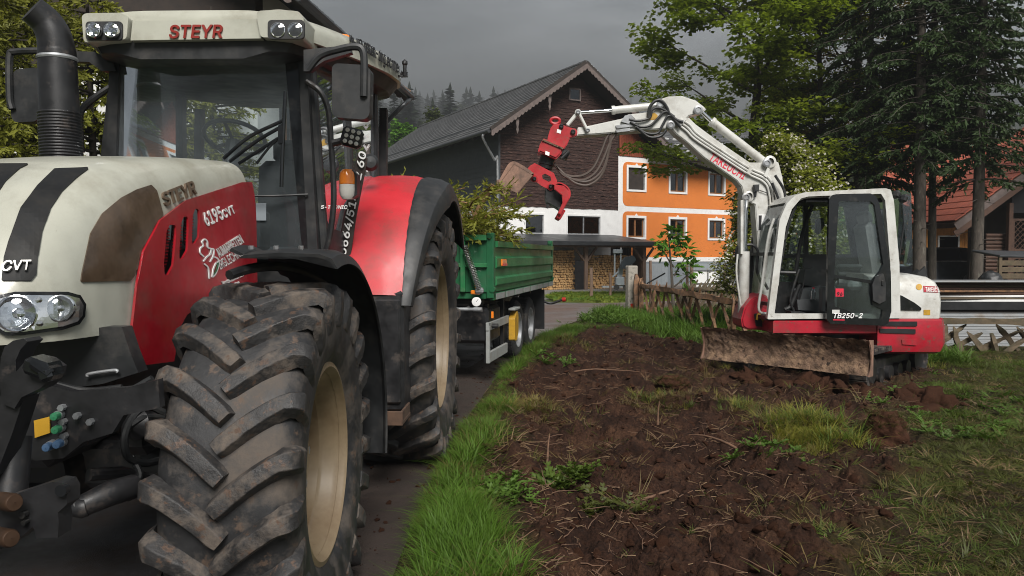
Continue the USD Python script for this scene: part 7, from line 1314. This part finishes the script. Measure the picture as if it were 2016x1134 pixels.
for i, t in enumerate(np.linspace(0.03, 0.97, 10)):
    c = r0 + (r1 - r0) * t; g = zf(c[0], c[1]); e = unit(r1 - r0); top = c - e * rng.uniform(0.14, 0.32) + A([0, 0, rng.uniform(0.05, 0.16)]); bot = A([c[0], c[1], g - 0.1]) + e * rng.uniform(0.35, 0.75) - A([0, 0.15, 0])
    obj('stake', rough_stick(bot, top, 0.065, 0.045, n=7), 'split_wood', fn, smooth=False)
    top = c + e * rng.uniform(0.0, 0.25) + A([0, 0.10, rng.uniform(0.10, 0.28)]); bot = A([c[0], c[1], g - 0.1]) - e * rng.uniform(0.25, 0.6) + A([0, 0.15, 0])
    if i % 3 != 1: obj('stake', rough_stick(bot, top, 0.06, 0.04, n=7), 'split_wood', fn, smooth=False)
    if i % 4 == 1: obj('stake', rough_stick(A([c[0], c[1] + 0.05, g + 0.1]), A([c[0], c[1] + 0.05, c[2] + 0.16]) + rng.normal(0, 0.1, 3) * [1, 1, 0], 0.09, 0.06, n=6), 'split_wood', fn, smooth=False)
fd_ = thing('paling_fence', 'dark grey leaning paling fence behind the broken stake fence', 'fence')
p0, p1 = at(1345, 575, 22.5), at(1475, 590, 20.5); p0[2] = p1[2] = 0.55
for dz in (0.15, 0.6): obj('rail', rough_stick(p0 * [1, 1, 0] + A([0, 0, dz]), p1 * [1, 1, 0] + A([0, 0, dz]), 0.07, 0.07, n=8), 'grey_wood', fd_, smooth=False)
for t in np.linspace(0, 1, 20):
    c = p0 * (1 - t) + p1 * t; l = rng.uniform(0.15, 0.35); obj('paling', rough_stick(A([c[0] - l, c[1], 0.05]), A([c[0] + l * 0.7, c[1], 0.85 + rng.uniform(-0.08, 0.1)]), 0.07, 0.035, n=5), 'grey_wood', fd_, smooth=False)
for px, yt, yb, d, w, lb in ((1281, 513, 575, 23.6, 0.09, 'wooden stake in front of the grey plinth between post and young walnut'), (1353, 517, 575, 23.5, 0.09, 'left one of two wooden stakes right of the young walnut'), (1362, 516, 575, 23.2, 0.11, 'thicker right one of two wooden stakes right of the young walnut'), (1427, 519, 575, 23.0, 0.10, 'wooden stake before the grey plinth beside the smaller apple tree'), (1164, 527, 588, 28.5, 0.13, 'stake at the left part of the bright lawn before the woodshed post'), (1201.5, 537, 587, 28.7, 0.10, 'shorter stake on the bright lawn before the second firewood stack')):
    a = at(px, yt, d); obj('stake', tube(bez([(a[0], d, -0.1), (a[0] + 0.01, d, 0.5), (a[0] - 0.01, d, a[2])], 4), w / 2, 8), 'post_wood', None, lb, 'stake', smooth=40)
obj('iron_bar', tube([at(1274, 558, 21.8), at(1309, 538, 22.2)], 0.022, 6), 'black_metal', None, 'dark iron bar leaning diagonally over the broken fence', 'bar')
wf = thing('wire_frame', 'low white panel in a thin dark frame before the grey plinth', 'panel'); q = [at(1364, 532, 23.8), at(1418, 532, 23.8), at(1418, 558, 23.8), at(1364, 558, 23.8)]
for i in range(4): obj('frame_bar', tube([q[i], q[(i + 1) % 4]], 0.014, 6), 'black_metal', wf)
obj('frame_bar', tube([at(1394, 532, 23.8), at(1394, 558, 23.8)], 0.014, 6), 'black_metal', wf); obj('panel', boxb(q[3] + A([0.02, 0.03, -0.1]), q[1] + A([-0.02, 0.045, -0.02])), 'plaster_white', wf)
# log splitter
sp = thing('log_splitter', 'grey upright log splitter with dark motor cover in front of the right firewood stack', 'machine')
d = 30.5
for px in (1210, 1222): obj('column', boxb(at(px - 1.6, 541, d) - A([0, 0.04, 0]), at(px + 1.6, 493, d) + A([0, 0.04, 0]), 0.008), 'machine_grey', sp)
obj('head', boxb(at(1207, 499, d) - A([0, 0.1, 0]), at(1225, 491, d) + A([0, 0.1, 0]), 0.02), 'machine_grey', sp)
P = [at(*p, d) for p in ((1217, 528), (1224, 511), (1229, 506), (1244, 503), (1249, 511), (1246, 516), (1228, 529))]; obj('motor_cover', prism(rpoly([(p[0], p[2]) for p in P], 0.03), d - 0.45, d - 0.12, XZ), 'motor_cover', sp, smooth=30)
obj('base', [boxb(at(1211, 562, d) - A([0, 0.25, 0]), at(1228, 545, d) + A([0, 0.2, 0]), 0.03), beam(at(1206, 545, d - 0.1), at(1219, 533, d - 0.1), 0.05, 0.06), beam(at(1219, 548, d), at(1222, 528, d), 0.2, 0.16)], 'machine_grey', sp)
for px in (1212, 1230): a = at(px, 565, d); obj('wheel', [cyl(a + A([0, -0.3, 0]), a + A([0, -0.22, 0]), 0.11, n=16)], 'tyre_road', sp)
obj('foot_plate', boxb(at(1185, 566, d) - A([0, 0.2, 0]), at(1232, 563, d) + A([0, 0.2, 0])), 'machine_grey', sp)
# car
cr = thing('parked_car', 'black estate car parked behind the spruce trunks below the tiled roof', 'car', (12.55, 27.0, 0.42))
side = [(0, 0.30), (0.02, 0.62), (0.25, 0.74), (1.05, 0.92), (1.15, 0.95), (1.95, 1.38), (2.3, 1.46), (3.3, 1.47), (4.0, 1.40), (4.42, 0.98), (4.5, 0.62), (4.46, 0.30)]
def carring(y, ins, roofin): return [(x + (ins * 0.6 if x < 2 else -ins * 0.6), y + (roofin * max(0, z - 0.92) if y < 0.85 else -roofin * max(0, z - 0.92)), z - ins * 0.1) for x, z in side]
wcut = [(0.85, 0.31), (3.62, 0.31)]
obj('body', fixn(ring_loft([carring(0.0, 0.06, 0.35), carring(0.05, 0.0, 0.35), carring(1.65, 0.0, 0.35), carring(1.7, 0.06, 0.35)])), 'car_black', cr, smooth=40)
for pts in ([(1.42, 0.98), (1.98, 1.33), (2.30, 1.38), (2.42, 1.38), (2.42, 0.98)], [(2.50, 0.98), (2.50, 1.38), (3.30, 1.39), (3.34, 0.98)], [(3.42, 0.98), (3.38, 1.39), (3.85, 1.33), (4.12, 1.0)]): obj('side_window', prism(pts, -0.012, -0.002, lambda a, b, t: np.stack([a, t + 0.35 * np.clip(b - 0.92, 0, 9), b], 1)), 'window_pane', cr, smooth=False)
obj('window_trim', tube([(1.35, -0.012, 0.955), (2.5, -0.014, 0.96), (4.2, -0.012, 0.965)], 0.022, 6), 'chrome', cr)
for pts in ([(1.20, 0.94), (1.93, 1.345), (1.9, 1.36), (1.14, 0.96)],): obj('windscreen', prism([(1.18, 0.965), (1.95, 1.39), (1.955, 1.40), (1.18, 0.975)], 0.2, 1.5, XZ), 'window_pane', cr, smooth=False)
for x in (0.85, 3.62):
    for s, y in ((-1, 0.0), (1, 1.7)):
        w = obj('wheel', lathe([(0.2, -0.1), (0.30, -0.1), (0.325, -0.06), (0.325, 0.06), (0.30, 0.1), (0.2, 0.1)], (x, y + 0.06 * -s, 0.31), (0, 1, 0), 28), 'tyre_road', cr); obj('hubcap', lathe([(0.2, 0.09), (0.19, 0.1), (0.05, 0.07), (0.001, 0.08)], (x, y - 0.06 * s, 0.31), (0, s, 0), 20), 'rim_grey', w)
for x in (2.45, 3.38): obj('door_seam', boxb((x, -0.004, 0.35), (x + 0.008, 0.003, 0.94)), 'decal_black', cr)
for x in (2.2, 3.15): obj('door_handle', box((x, -0.015, 0.85), (0.18, 0.03, 0.03), 0.008), 'car_black', cr)
obj('headlight', prism([(0.05, 0.56), (0.35, 0.66), (0.42, 0.74), (0.12, 0.68)], -0.008, 0.1, XZ), 'clear_lens', cr); obj('tail_light', prism([(4.25, 0.7), (4.47, 0.7), (4.42, 0.96), (4.3, 0.96)], -0.008, 0.1, XZ), 'red_lens', cr)
obj('drive', prism(sg.Polygon([(8.5, 23.5), (25, 22.0), (27, 32), (9.5, 32)]), -0.3, 0.41, XY) if 0 else prism(sg.Polygon([(10.5, 25.6), (22, 24.5), (24, 34), (10.5, 34)]), -0.3, 0.42, XY), 'gravel', None, kind='structure')
# right hand cross fence
fr = thing('cross_fence', 'weathered grey crossed stake fence in front of the corrugated sheets at right', 'fence'); D = 13.0
def zz5(x, y): return (1720 + x * 0.4414, 240 + y * 0.4414)
obj('rail', rough_stick(at(1838, 631, D + 0.1), at(2120, 634, D - 0.4), 0.09, 0.10, n=12, taper=1), 'grey_wood', fr, smooth=False); obj('rail', rough_stick(at(1850, 705, D), at(2120, 716, D - 0.4), 0.08, 0.10, n=12, taper=1), 'grey_wood', fr, smooth=False)
for i, (a, b) in enumerate((((355, 1052), (300, 985)), ((310, 975), (410, 905)), ((392, 1032), (355, 912)), ((340, 1015), (487, 940)), ((520, 1052), (416, 935)), ((430, 1035), (671, 925)), ((555, 1052), (526, 940)), ((665, 1048), (546, 903)), ((570, 1045), (700, 950)), ((745, 1052), (640, 915)), ((690, 1052), (800, 930)), ((318, 970), (322, 905)), ((770, 1050), (765, 930)))):
    obj('stake', rough_stick(at(*zz5(*a), D - 0.06 + 0.09 * (i % 2)), at(*zz5(*b), D - 0.06 + 0.09 * (i % 2)), 0.085, 0.05, n=6), 'grey_wood', fr, smooth=False)
def corrug(x0, x1, y, z0, z1, lean, n=0): 
    u = np.linspace(0, 1, 110); R_ = []
    for x in (x0, x1):
        zz = z0 + (z1 - z0) * u; yy = y + lean * u + 0.017 * np.sin(u * (math.hypot(z1 - z0, lean)) / 0.076 * 2 * np.pi); R_.append(np.stack([np.full(110, x), yy, zz], 1))
    m = ring_loft(R_, cap=False, closed=False); b = TM(m.vertices + [0, 0.003, 0], m.faces[:, ::-1]); return join(m, b)
obj('corrugated_sheet', corrug(7.05, 10.6, 13.65, -0.10, 0.50, 0.55), 'zinc_sheet', None, 'pale corrugated sheet leaning right behind the cross fence', 'roofing sheet', smooth=True)
pl = thing('timber_pile', 'pile of boards and white plastic strips under grey roofing sheets at right', 'pile'); z = 0.50
for k, (h, mt, dx) in enumerate(((0.16, 'decal_black', 0), (0.05, 'plaster_white', 0.2), (0.04, 'grey_wood', -0.1), (0.05, 'plaster_white', 0.5), (0.05, 'brown_wood', 0.1), (0.05, 'split_wood', 0.35), (0.05, 'brown_wood', 0.0), (0.045, 'grey_wood', 0.3), (0.04, 'brown_wood', 0.1))):
    for j in range(2): xx = 7.5 + dx + rng.uniform(-0.2, 0.2); obj('board', box((xx + 2.0 + j * 0.2, 15.1 + j * 0.45, z + h / 2 + j * 0.003), (4.3 + rng.uniform(-0.4, 0.6), 0.42, h - 0.006), 0.004, rotz(rng.uniform(-2.5, 2.5))), mt, pl, smooth=False)
    z += h
obj('roofing_sheet', [TM(A(corrug(0, 3.9, 0, 0, 0.9, 0).vertices)[:, [1, 2, 0]] * 0 + np.stack([7.6 + A(corrug(0, 3.9, 0, 0, 0.9, 0).vertices)[:, 0], 14.7 + A(corrug(0, 3.9, 0, 0, 0.9, 0).vertices)[:, 2], z + 0.02 + A(corrug(0, 3.9, 0, 0, 0.9, 0).vertices)[:, 1]], 1), corrug(0, 3.9, 0, 0, 0.9, 0).faces)], 'zinc_sheet', pl, smooth=True)
for k, yy in enumerate((14.95, 15.5)): obj('support', boxb((7.8, yy, -0.1), (11.6, yy + 0.12, 0.49)), 'dark_wood', pl)
ck_ = thing('covered_crate', 'slatted wooden crate under a dark flat cover at the right edge', 'crate', (0, 0, 0)); a, b = at(1940, 505, 17.5), at(2080, 560, 17.5)
obj('cover', box(((a[0] + b[0]) / 2 + 0.22, 17.9, 1.60), (1.62, 1.1, 0.05), 0.012, roty(1.5) @ rotx(7)), 'sheet_dark', ck_)
for k in range(7): obj('slat', box(((a[0] + b[0]) / 2 + 0.15, 17.42, 0.5 + k * 0.15), (1.5, 0.03, 0.12), 0.006), 'grey_wood', ck_)
for x in (-0.55, 0.85): obj('corner_batten', box(((a[0] + b[0]) / 2 + x, 17.40, 0.8), (0.07, 0.06, 1.5), 0.006), 'grey_wood', ck_)
obj('black_sack', [fixn(TM((lambda s: s.vertices * (1 + 0.2 * (meshkit.noise(s.vertices * 4)[:, None] - 0.5)) * [0.24, 0.24, 0.26] + at(1950, 556, 17.0))(trimesh.creation.icosphere(3)), trimesh.creation.icosphere(3).faces))], 'black_plastic', None, 'black sack slumped between spruce trunk and crate', 'sack', smooth=True)
# ---------------------------------------------------------------- grass, clods, straw and torn up plants
rng = np.random.default_rng(120)
leafmat('grass_bright', (0.105, 0.205, 0.022), 0.2, 0.4, 0.2); leafmat('grass_mid', (0.095, 0.150, 0.020), 0.2, 0.35, 0.25); leafmat('grass_dry', (0.17, 0.125, 0.045), 0.2, 0.25, 0.3); leafmat('grass_moss', (0.085, 0.098, 0.018), 0.2, 0.35, 0.3)
leafmat('straw', (0.30, 0.195, 0.11), 0.3, 0.1, 0.3); leafmat('weed', (0.10, 0.18, 0.028), 0.2, 0.35, 0.25)
pm('clod', (0.044, 0.020, 0.0118), 0.95, var=0.5, scale=18, bump=0.9, bscale=70, bdist=0.01, spec=0.08); pm('root', (0.12, 0.065, 0.038), 0.85, var=0.4, scale=20)
def tuft(n, h, r, lean, w, seed, droop=0.9):
    g = np.random.default_rng(seed); V, F = [], []
    for i in range(n):
        a = g.uniform(0, 6.28); q = r * math.sqrt(g.uniform()); L_ = h * g.uniform(0.5, 1.15); ld = a + g.normal(0, 0.7); le = lean * g.uniform(0.3, 1.3); p = A([q * math.cos(a), q * math.sin(a), -0.02]); d = A([math.cos(ld) * le, math.sin(ld) * le, 1.0]); s = A([-math.sin(ld + g.normal(0, .5)), math.cos(ld), 0]); k = len(V)
        for t, ww in ((0, 1.0), (0.4, 0.9), (0.75, 0.6), (1.0, 0.0)):
            c = p + d * L_ * t * 0.9 + A([math.cos(ld), math.sin(ld), 0]) * L_ * 0.55 * le * t * t - A([0, 0, L_ * 0.42 * droop * le * t * t]); V += [c - s * w * ww / 2, c + s * w * ww / 2] if ww else [c]
        F += [[k, k + 1, k + 3], [k, k + 3, k + 2], [k + 2, k + 3, k + 5], [k + 2, k + 5, k + 4], [k + 4, k + 5, k + 6]]
    return TM(V, F)
def zg(x, y): return ground_z(A(x, float), A(y, float))
def scatter(n, f, box_, rg):
    """Points of the rectangle kept with probability f(x, y)."""
    x, y = rg.uniform(box_[0], box_[1], n), rg.uniform(box_[2], box_[3], n); k = rg.uniform(0, 1, n) < f(x, y); return x[k], y[k]
def plant(name, protos, x, y, h0, h1, label, cat, tilt=0.15, dz=0.0, which=None, z=None, scl=None):
    n = len(x); tl_ = np.stack([np.abs(rng.normal(0, tilt, n)), rng.uniform(0, 6.28, n)], 1); zz = (zg(x, y) if z is None else z) + dz
    return instancer(name, protos, np.stack([x, y, zz], 1), rng.uniform(0, 6.28, n), rng.uniform(h0, h1, n) if scl is None else scl, rng.integers(0, len(protos), n) if which is None else which, label=label, cat=cat, tilt=tl_)
leafmat('shed_grass', (0.22, 0.27, 0.03), 0.2, 0.4, 0.2)
TB = [(tuft(26, 0.26, 0.05, 0.75, 0.0075, 1), 'grass_bright'), (tuft(24, 0.30, 0.06, 0.9, 0.0075, 2), 'grass_bright'), (tuft(22, 0.24, 0.06, 1.0, 0.007, 3), 'grass_mid'), (tuft(12, 0.22, 0.05, 1.0, 0.006, 4), 'grass_dry')]
# verge along the lane
def fv(x, y): e, s = x - road_edge(y), soil_left(y) + 0.07 - x; return np.clip(e / 0.05, 0, 1) * np.clip(s / 0.12, 0, 1)
x, y = scatter(26000, fv, (-0.75, 2.6, 2.4, 16.5), rng); k = rng.uniform(0, 1, len(x)) < np.clip(8.0 / y, 0.3, 1); x, y = x[k], y[k]
big = meshkit.fbm(np.stack([x * 1.6, y * 1.6, 0 * x], 1), 3, 4); wh = rng.choice(4, len(x), p=[0.30, 0.20, 0.30, 0.20]); wh[(big < 0.42) & (rng.uniform(0, 1, len(x)) < 0.45)] = 3
edge = np.clip((x - road_edge(y)) / 0.2, 0.35, 1); plant('verge_grass', TB, x, y, 0, 0, 'long bright green grass on the verge between lane and dug earth', 'grass', 0.22, which=wh, scl=edge * (0.24 + 0.46 * np.clip((big - 0.3) / 0.35, 0, 1)) * rng.uniform(0.7, 1.2, len(x)))
x, y = scatter(700, lambda x, y: ((x + 0.28) / 0.17) ** 2 + ((y - 3.9) / 0.65) ** 2 < 1, (-0.45, 0.25, 3.2, 5.0), rng); plant('grass_clump', [(tuft(26, 0.42, 0.05, 0.7, 0.009, 11), 'grass_bright'), (tuft(22, 0.46, 0.06, 0.85, 0.009, 12), 'grass_bright')], x, y, 0.28, 0.50, 'tall lush grass clump at the bottom of the picture beside the lane', 'grass', 0.2)
# grass at the foot of the fence
x, y = scatter(9000, lambda x, y: (1 - soil_mask(x, y)) * (x < 7.0) * (x > road_edge(y) + 0.1) * np.clip(1.2 - np.abs(y - (21.0 - (x - 3.4) * 2.05)) / 5.5, 0, 1), (0.9, 7.0, 11.5, 22.0), rng); plant('fence_grass', [(tuft(20, 0.40, 0.09, 0.8, 0.013, 21), 'grass_bright'), (tuft(18, 0.34, 0.1, 0.9, 0.013, 22), 'grass_mid'), (tuft(18, 0.30, 0.1, 0.9, 0.016, 23), 'weed')], x, y, 0.45, 1.05, 'lush grass and weeds growing at the foot of the broken stake fence', 'grass', 0.2)
x, y = scatter(130, lambda x, y: 1.0 + 0 * x, (3.6, 5.4, 12.8, 18.5), rng); k = np.abs(y - (20.6 - (x - 3.4) * 2.3)) < 1.6; x, y = x[k], y[k]; plant('daylily', [(tuft(16, 0.75, 0.06, 0.75, 0.03, 24), 'grass_bright')], x, y, 0.6, 1.05, 'broad bladed lily leaves in front of the broken fence', 'plant', 0.1)
# lawn on the right, matted and patchy, thinning into the earth
def fl(x, y): return np.clip((1 - soil_mask(x, y)) ** 2, 0.012, 1) * (x > soil_left(y) + 0.25) * (x < 0.80 * y + 1.5)
x, y = scatter(62000, lambda x, y: fl(x, y) * np.clip(5.0 / y, 0.12, 1) ** 1.3, (0.6, 12, 2.4, 16), rng)
mo = meshkit.fbm(np.stack([x * 0.9, y * 0.9, 0 * x], 1), 4, 15); r_ = rng.uniform(0, 1, len(x)); wh = np.where(r_ + (mo - 0.5) * 2.4 > 0.62, 0, np.where(r_ > 0.42, 2, 1)); wh = np.where((r_ < 0.22), 3, wh)
plant('lawn_grass', [(tuft(16, 0.085, 0.05, 1.2, 0.006, 31), 'grass_moss'), (tuft(16, 0.075, 0.06, 1.9, 0.005, 32), 'grass_dry'), (tuft(16, 0.08, 0.05, 1.3, 0.006, 33), 'grass_mid'), (tuft(12, 0.06, 0.06, 2.4, 0.005, 34), 'straw')], x, y, 0.45, 1.05, 'short matted mossy lawn with dry brown patches on the right', 'grass', 0.3, which=wh)
x, y = scatter(15000, lambda x, y: (meshkit.fbm(np.stack([x * 1.3, y * 1.3, 0 * x], 1), 3, 55) > 0.585) * fl(x, y) * (soil_mask(x, y) < 0.3), (1.2, 11, 2.6, 11.8), rng); plant('lawn_tufts', [(tuft(14, 0.17, 0.05, 0.9, 0.008, 41), 'grass_mid'), (tuft(12, 0.15, 0.05, 1.0, 0.008, 42), 'grass_moss')], x, y, 0.35, 0.75, 'taller green tufts scattered over the lawn on the right', 'grass', 0.25)
# green tufts left standing in the dug earth
leafmat('tuft_yellow', (0.30, 0.29, 0.055), 0.2, 0.4, 0.25)
TH = [(tuft(30, 0.22, 0.10, 0.9, 0.007, 51), 'tuft_yellow'), (tuft(26, 0.2, 0.1, 1.0, 0.007, 52), 'grass_dry'), (tuft(24, 0.24, 0.09, 0.8, 0.008, 53), 'grass_mid')]
for (px, py, rad, n, sc, lb, nm) in ((1585, 862, 0.36, 240, 0.80, 'large yellow green grass tuft left standing in the middle of the dug earth', 'grass_tuft'), (1465, 815, 0.30, 70, 0.55, 'flattened brownish grass patch left of the large tuft', 'grass_tuft'), (1290, 800, 0.42, 110, 0.55, 'straw coloured turf patch in the centre of the dug earth', 'grass_tuft'), (1040, 830, 0.3, 120, 0.55, 'dry grass hanging over the left edge of the dug earth', 'grass_tuft'), (1760, 715, 0.45, 90, 0.75, 'green weeds in front of the right end of the excavator track', 'weeds'), (1440, 745, 0.5, 60, 0.45, 'dry stalks below the left end of the muddy blade', 'weeds'), (1100, 690, 0.5, 130, 0.6, 'weedy grass at the far left corner of the dug earth', 'weeds')):
    d_ = 1.65 * 1500 / (py - 505); c = at(px, py, d_); q = rng.normal(0, rad * 0.55, (n, 2)) * [1, 1.2]; x, y = c[0] + q[:, 0], c[1] + q[:, 1]
    ww = rng.choice(3, n, p=[0.6, 0.15, 0.25] if 'yellow' in lb or 'green' in lb else [0.15, 0.7, 0.15]); plant(nm, TH, x, y, sc * 0.6, sc * 1.25, lb, 'grass', 0.25, which=ww)
# clods, straw, roots
def rock(seed, f=0.5):
    s = trimesh.creation.icosphere(2); v = s.vertices; return TM(v * (1 + f * (meshkit.fbm(v * 1.6 + seed * 7.3, 3, seed)[:, None] - 0.5) * 1.6) * [1, 0.8, 0.5], s.faces)
ROCK = [(rock(i, 0.9), 'clod') for i in range(6)]
x, y = scatter(15000, lambda x, y: soil_mask(x, y) * np.clip(4.5 / y, 0.15, 1) ** 1.2, (-0.4, 7, 2.5, 16.5), rng); n = len(x); plant('soil_clods', ROCK, x, y, 0, 0, 'loose dark clods lying over the dug earth', 'soil', 0.6, dz=0.004, scl=0.005 + 0.05 * rng.uniform(0, 1, n) ** 4.5)
tt = rng.uniform(0, 0.62, 110); cx, cy = 3.0 + 3.3 * tt + rng.normal(0, 0.12, 110), 9.95 - 1.35 * np.minimum(tt / 0.45, 1) + 1.2 * np.clip(tt - 0.5, 0, 1) + rng.normal(0, 0.16, 110)
plant('spoil_heap', ROCK, cx, cy, 0.05, 0.19, 'dark clods pushed up in front of the excavator blade and tracks', 'soil', 0.8, dz=0.0)
def bent(seed, L_, r, n=4):
    g = np.random.default_rng(seed); return tube(curve((0, 0, 0), (1, 0, g.normal(0.1, 0.1)), L_, g, n, (0, 0, -0.2), 0.3), np.linspace(r, r * 0.4, n + 1), 4, cap=False)
x, y = scatter(34000, lambda x, y: np.clip(soil_mask(x, y), 0.25, 1) * np.clip(5.0 / y, 0.15, 1) ** 1.2 * np.clip(2.6 * (meshkit.fbm(np.stack([x * 1.1, y * 1.1, 0 * x], 1), 3, 91) - 0.3), 0.08, 1), (-0.4, 8, 2.5, 16), rng)
plant('straw_litter', [(bent(1, 0.08, 0.0021), 'straw'), (bent(2, 0.13, 0.0022), 'straw'), (bent(3, 0.09, 0.0030), 'root'), (bent(4, 0.16, 0.0032), 'root'), (bent(5, 0.06, 0.0026), 'straw')], x, y, 0.5, 1.5, 'bits of straw and thin roots strewn over the dug earth', 'straw', 0.35, dz=0.012)
for i, (px, py, L_, az, el, lb) in enumerate(((1295, 868, 0.22, 1.4, 1.3, 'dark root stump standing upright in the middle of the dug earth'), (1130, 745, 0.9, 0.1, 0.1, 'long root lying across the far left of the dug earth'), (1150, 728, 0.6, -0.5, 0.15, 'thin bent root above the long one at the far left'), (1075, 930, 0.3, 1.2, 1.0, 'thin root sticking up near the left edge of the dug earth'), (1245, 985, 0.5, 0.6, 0.15, 'pale root lying in the near half of the dug earth'), (1450, 905, 0.45, 2.4, 0.25, 'bent root left of the turf clod'))):
    d_ = 1.65 * 1500 / (py - 505); c = at(px, py, d_); c[2] = zg([c[0]], [c[1]])[0]; P = curve(c, (math.cos(az) * math.cos(el), math.sin(az) * math.cos(el), math.sin(el)), L_, rng, 6, (0, 0, -0.25 if el < 0.5 else 0), 0.2); obj('root', tube(P, np.linspace(0.013, 0.004, 7), 6), 'root', None, lb, 'root', smooth=True)
# turf clods turned over
for (px, py, s, lb) in ((1742, 858, (0.20, 0.16, 0.22), 'overturned turf clod with hanging roots at the border of dug earth and lawn'), (1325, 775, (0.20, 0.15, 0.12), 'small turned turf clod in the far middle of the dug earth')):
    d_ = 1.62 * 1500 / (py - 505); c = at(px, py, d_); c[2] = zg([c[0]], [c[1]])[0] + s[2] * 0.35; t = thing('turf_clod', lb, 'turf clod', c); sp_ = trimesh.creation.icosphere(4); v = sp_.vertices; v = v * (1 + 0.8 * (meshkit.fbm(v * 2.2 + px, 4, int(px))[:, None] - 0.5)) * s
    obj('earth', TM(v, sp_.faces), 'clod', t, smooth=True); k = rng.choice(np.where(v[:, 2] > s[2] * 0.3)[0], 60); instancer('grass_cap', [(tuft(14, 0.08, 0.03, 1.3, 0.005, 61), 'grass_dry'), (tuft(14, 0.08, 0.03, 1.3, 0.005, 62), 'grass_moss')], v[k] - A([0, 0, 0.005]), rng.uniform(0, 6.28, 60), rng.uniform(0.5, 1.2, 60), rng.integers(0, 2, 60), parent=t)
# leafy weeds
def rosette(seed, n=9, L_=0.16, W=0.045):
    g = np.random.default_rng(seed); c, d, nn = [], [], []
    for i in range(n):
        a = i * 2.4 + g.normal(0, 0.2); e = g.uniform(0.15, 0.8); d0 = A([math.cos(a) * math.cos(e), math.sin(a) * math.cos(e), math.sin(e)])
        for t in np.linspace(0.3, 1.0, 4):
            for s in (-1, 0, 1): c.append(d0 * L_ * t + A([-math.sin(a), math.cos(a), 0]) * s * W * 0.5 * (1.1 - 0.5 * t) - A([0, 0, 0.35 * L_ * t * t * (1 - e)])); d.append(d0 + A([-math.sin(a), math.cos(a), 0]) * s * 0.9); nn.append([g.normal(0, .3), g.normal(0, .3), 1])
    return leaves(A(c), A(d), A(nn, float), W * 1.15, W * 0.62, 0.15)
for (px, py, rad, n, sc, lb, mt) in ((985, 1015, 0.16, 11, 0.75, 'leafy green weed at the edge of the tall grass clump', 'weed'), (1130, 975, 0.16, 12, 0.85, 'dark torn weed lying in the near middle of the earth', 'grass_mid'), (1190, 1010, 0.14, 8, 0.8, 'pale leaved weed right of the dark torn weed', 'grass_moss'), (1095, 725, 0.3, 12, 0.7, 'green weeds at the far left border of the dug earth', 'weed'), (1215, 640, 0.9, 120, 1.1, 'leafy weeds below the gate post', 'weed'), (1850, 840, 0.5, 26, 0.6, 'bright leafy weeds on the lawn right of the turf clod', 'weed'), (1950, 800, 0.8, 34, 0.6, 'leafy weeds on the lawn at the right edge', 'weed'), (1530, 920, 0.3, 16, 0.6, 'few weed leaves in front of the large grass tuft', 'weed')):
    d_ = 1.65 * 1500 / (py - 505); c = at(px, py, d_); q = rng.normal(0, rad * 0.6, (n, 2)); plant('weeds', [(rosette(int(px)), mt), (rosette(int(px) + 1, 7, 0.2), mt)], c[0] + q[:, 0], c[1] + q[:, 1] * 1.3, sc * 0.6, sc * 1.2, lb, 'weeds', 0.3, dz=0.01)
# shorter grass on the bright lawn by the shed and spruce litter
x, y = scatter(5200, lambda x, y: A([lw.contains(sg.Point(a, b)) for a, b in zip(x, y)]), (1.2, 14, 25.7, 32.6), rng); plant('shed_lawn_grass', [(tuft(12, 0.10, 0.12, 1.2, 0.02, 71), 'shed_grass'), (tuft(12, 0.10, 0.12, 1.2, 0.02, 72), 'grass_bright')], x, y, 0.7, 1.4, 'mown bright lawn in front of the woodshed', 'grass', z=np.full(len(x), 0.05))
x, y = scatter(2600, lambda x, y: (y > 13.7) & ((x < 6.9) | (y > 17.5)), (5.5, 20, 11.5, 24.0), rng); plant('garden_grass', [(tuft(14, 0.22, 0.12, 1.1, 0.016, 73), 'grass_mid'), (tuft(14, 0.22, 0.12, 1.2, 0.016, 74), 'grass_dry')], x, y, 0.5, 1.3, 'rough grass and litter under the spruces behind the excavator', 'grass')

# dry remains of the old sward in the dug earth, grit on the lane
x, y = scatter(5200, lambda x, y: soil_mask(x, y) * (meshkit.fbm(np.stack([x * 1.5, y * 1.5, 0 * x], 1), 3, 141) > 0.57) * np.clip(6 / y, 0.2, 1), (-0.4, 8, 2.5, 16), rng)
plant('dry_sward', [(tuft(12, 0.11, 0.06, 1.5, 0.005, 81), 'grass_dry'), (tuft(12, 0.09, 0.06, 1.8, 0.005, 82), 'straw'), (tuft(10, 0.10, 0.05, 1.1, 0.006, 83), 'grass_moss')], x, y, 0.5, 1.2, 'withered remains of the old sward lying in patches over the dug earth', 'grass', 0.4)
x, y = scatter(5000, lambda x, y: np.exp(-((road_edge(y) - x - 0.1) / 0.35) ** 2) * (x < road_edge(y)), (-2.2, 2.0, 2.2, 13.5), rng); n = len(x)
plant('lane_grit', ROCK[:3], x, y, 0, 0, 'crumbs of earth dropped along the edge of the lane', 'soil', 0.6, z=np.full(n, 0.014), scl=0.003 + 0.017 * rng.uniform(0, 1, n) ** 4)
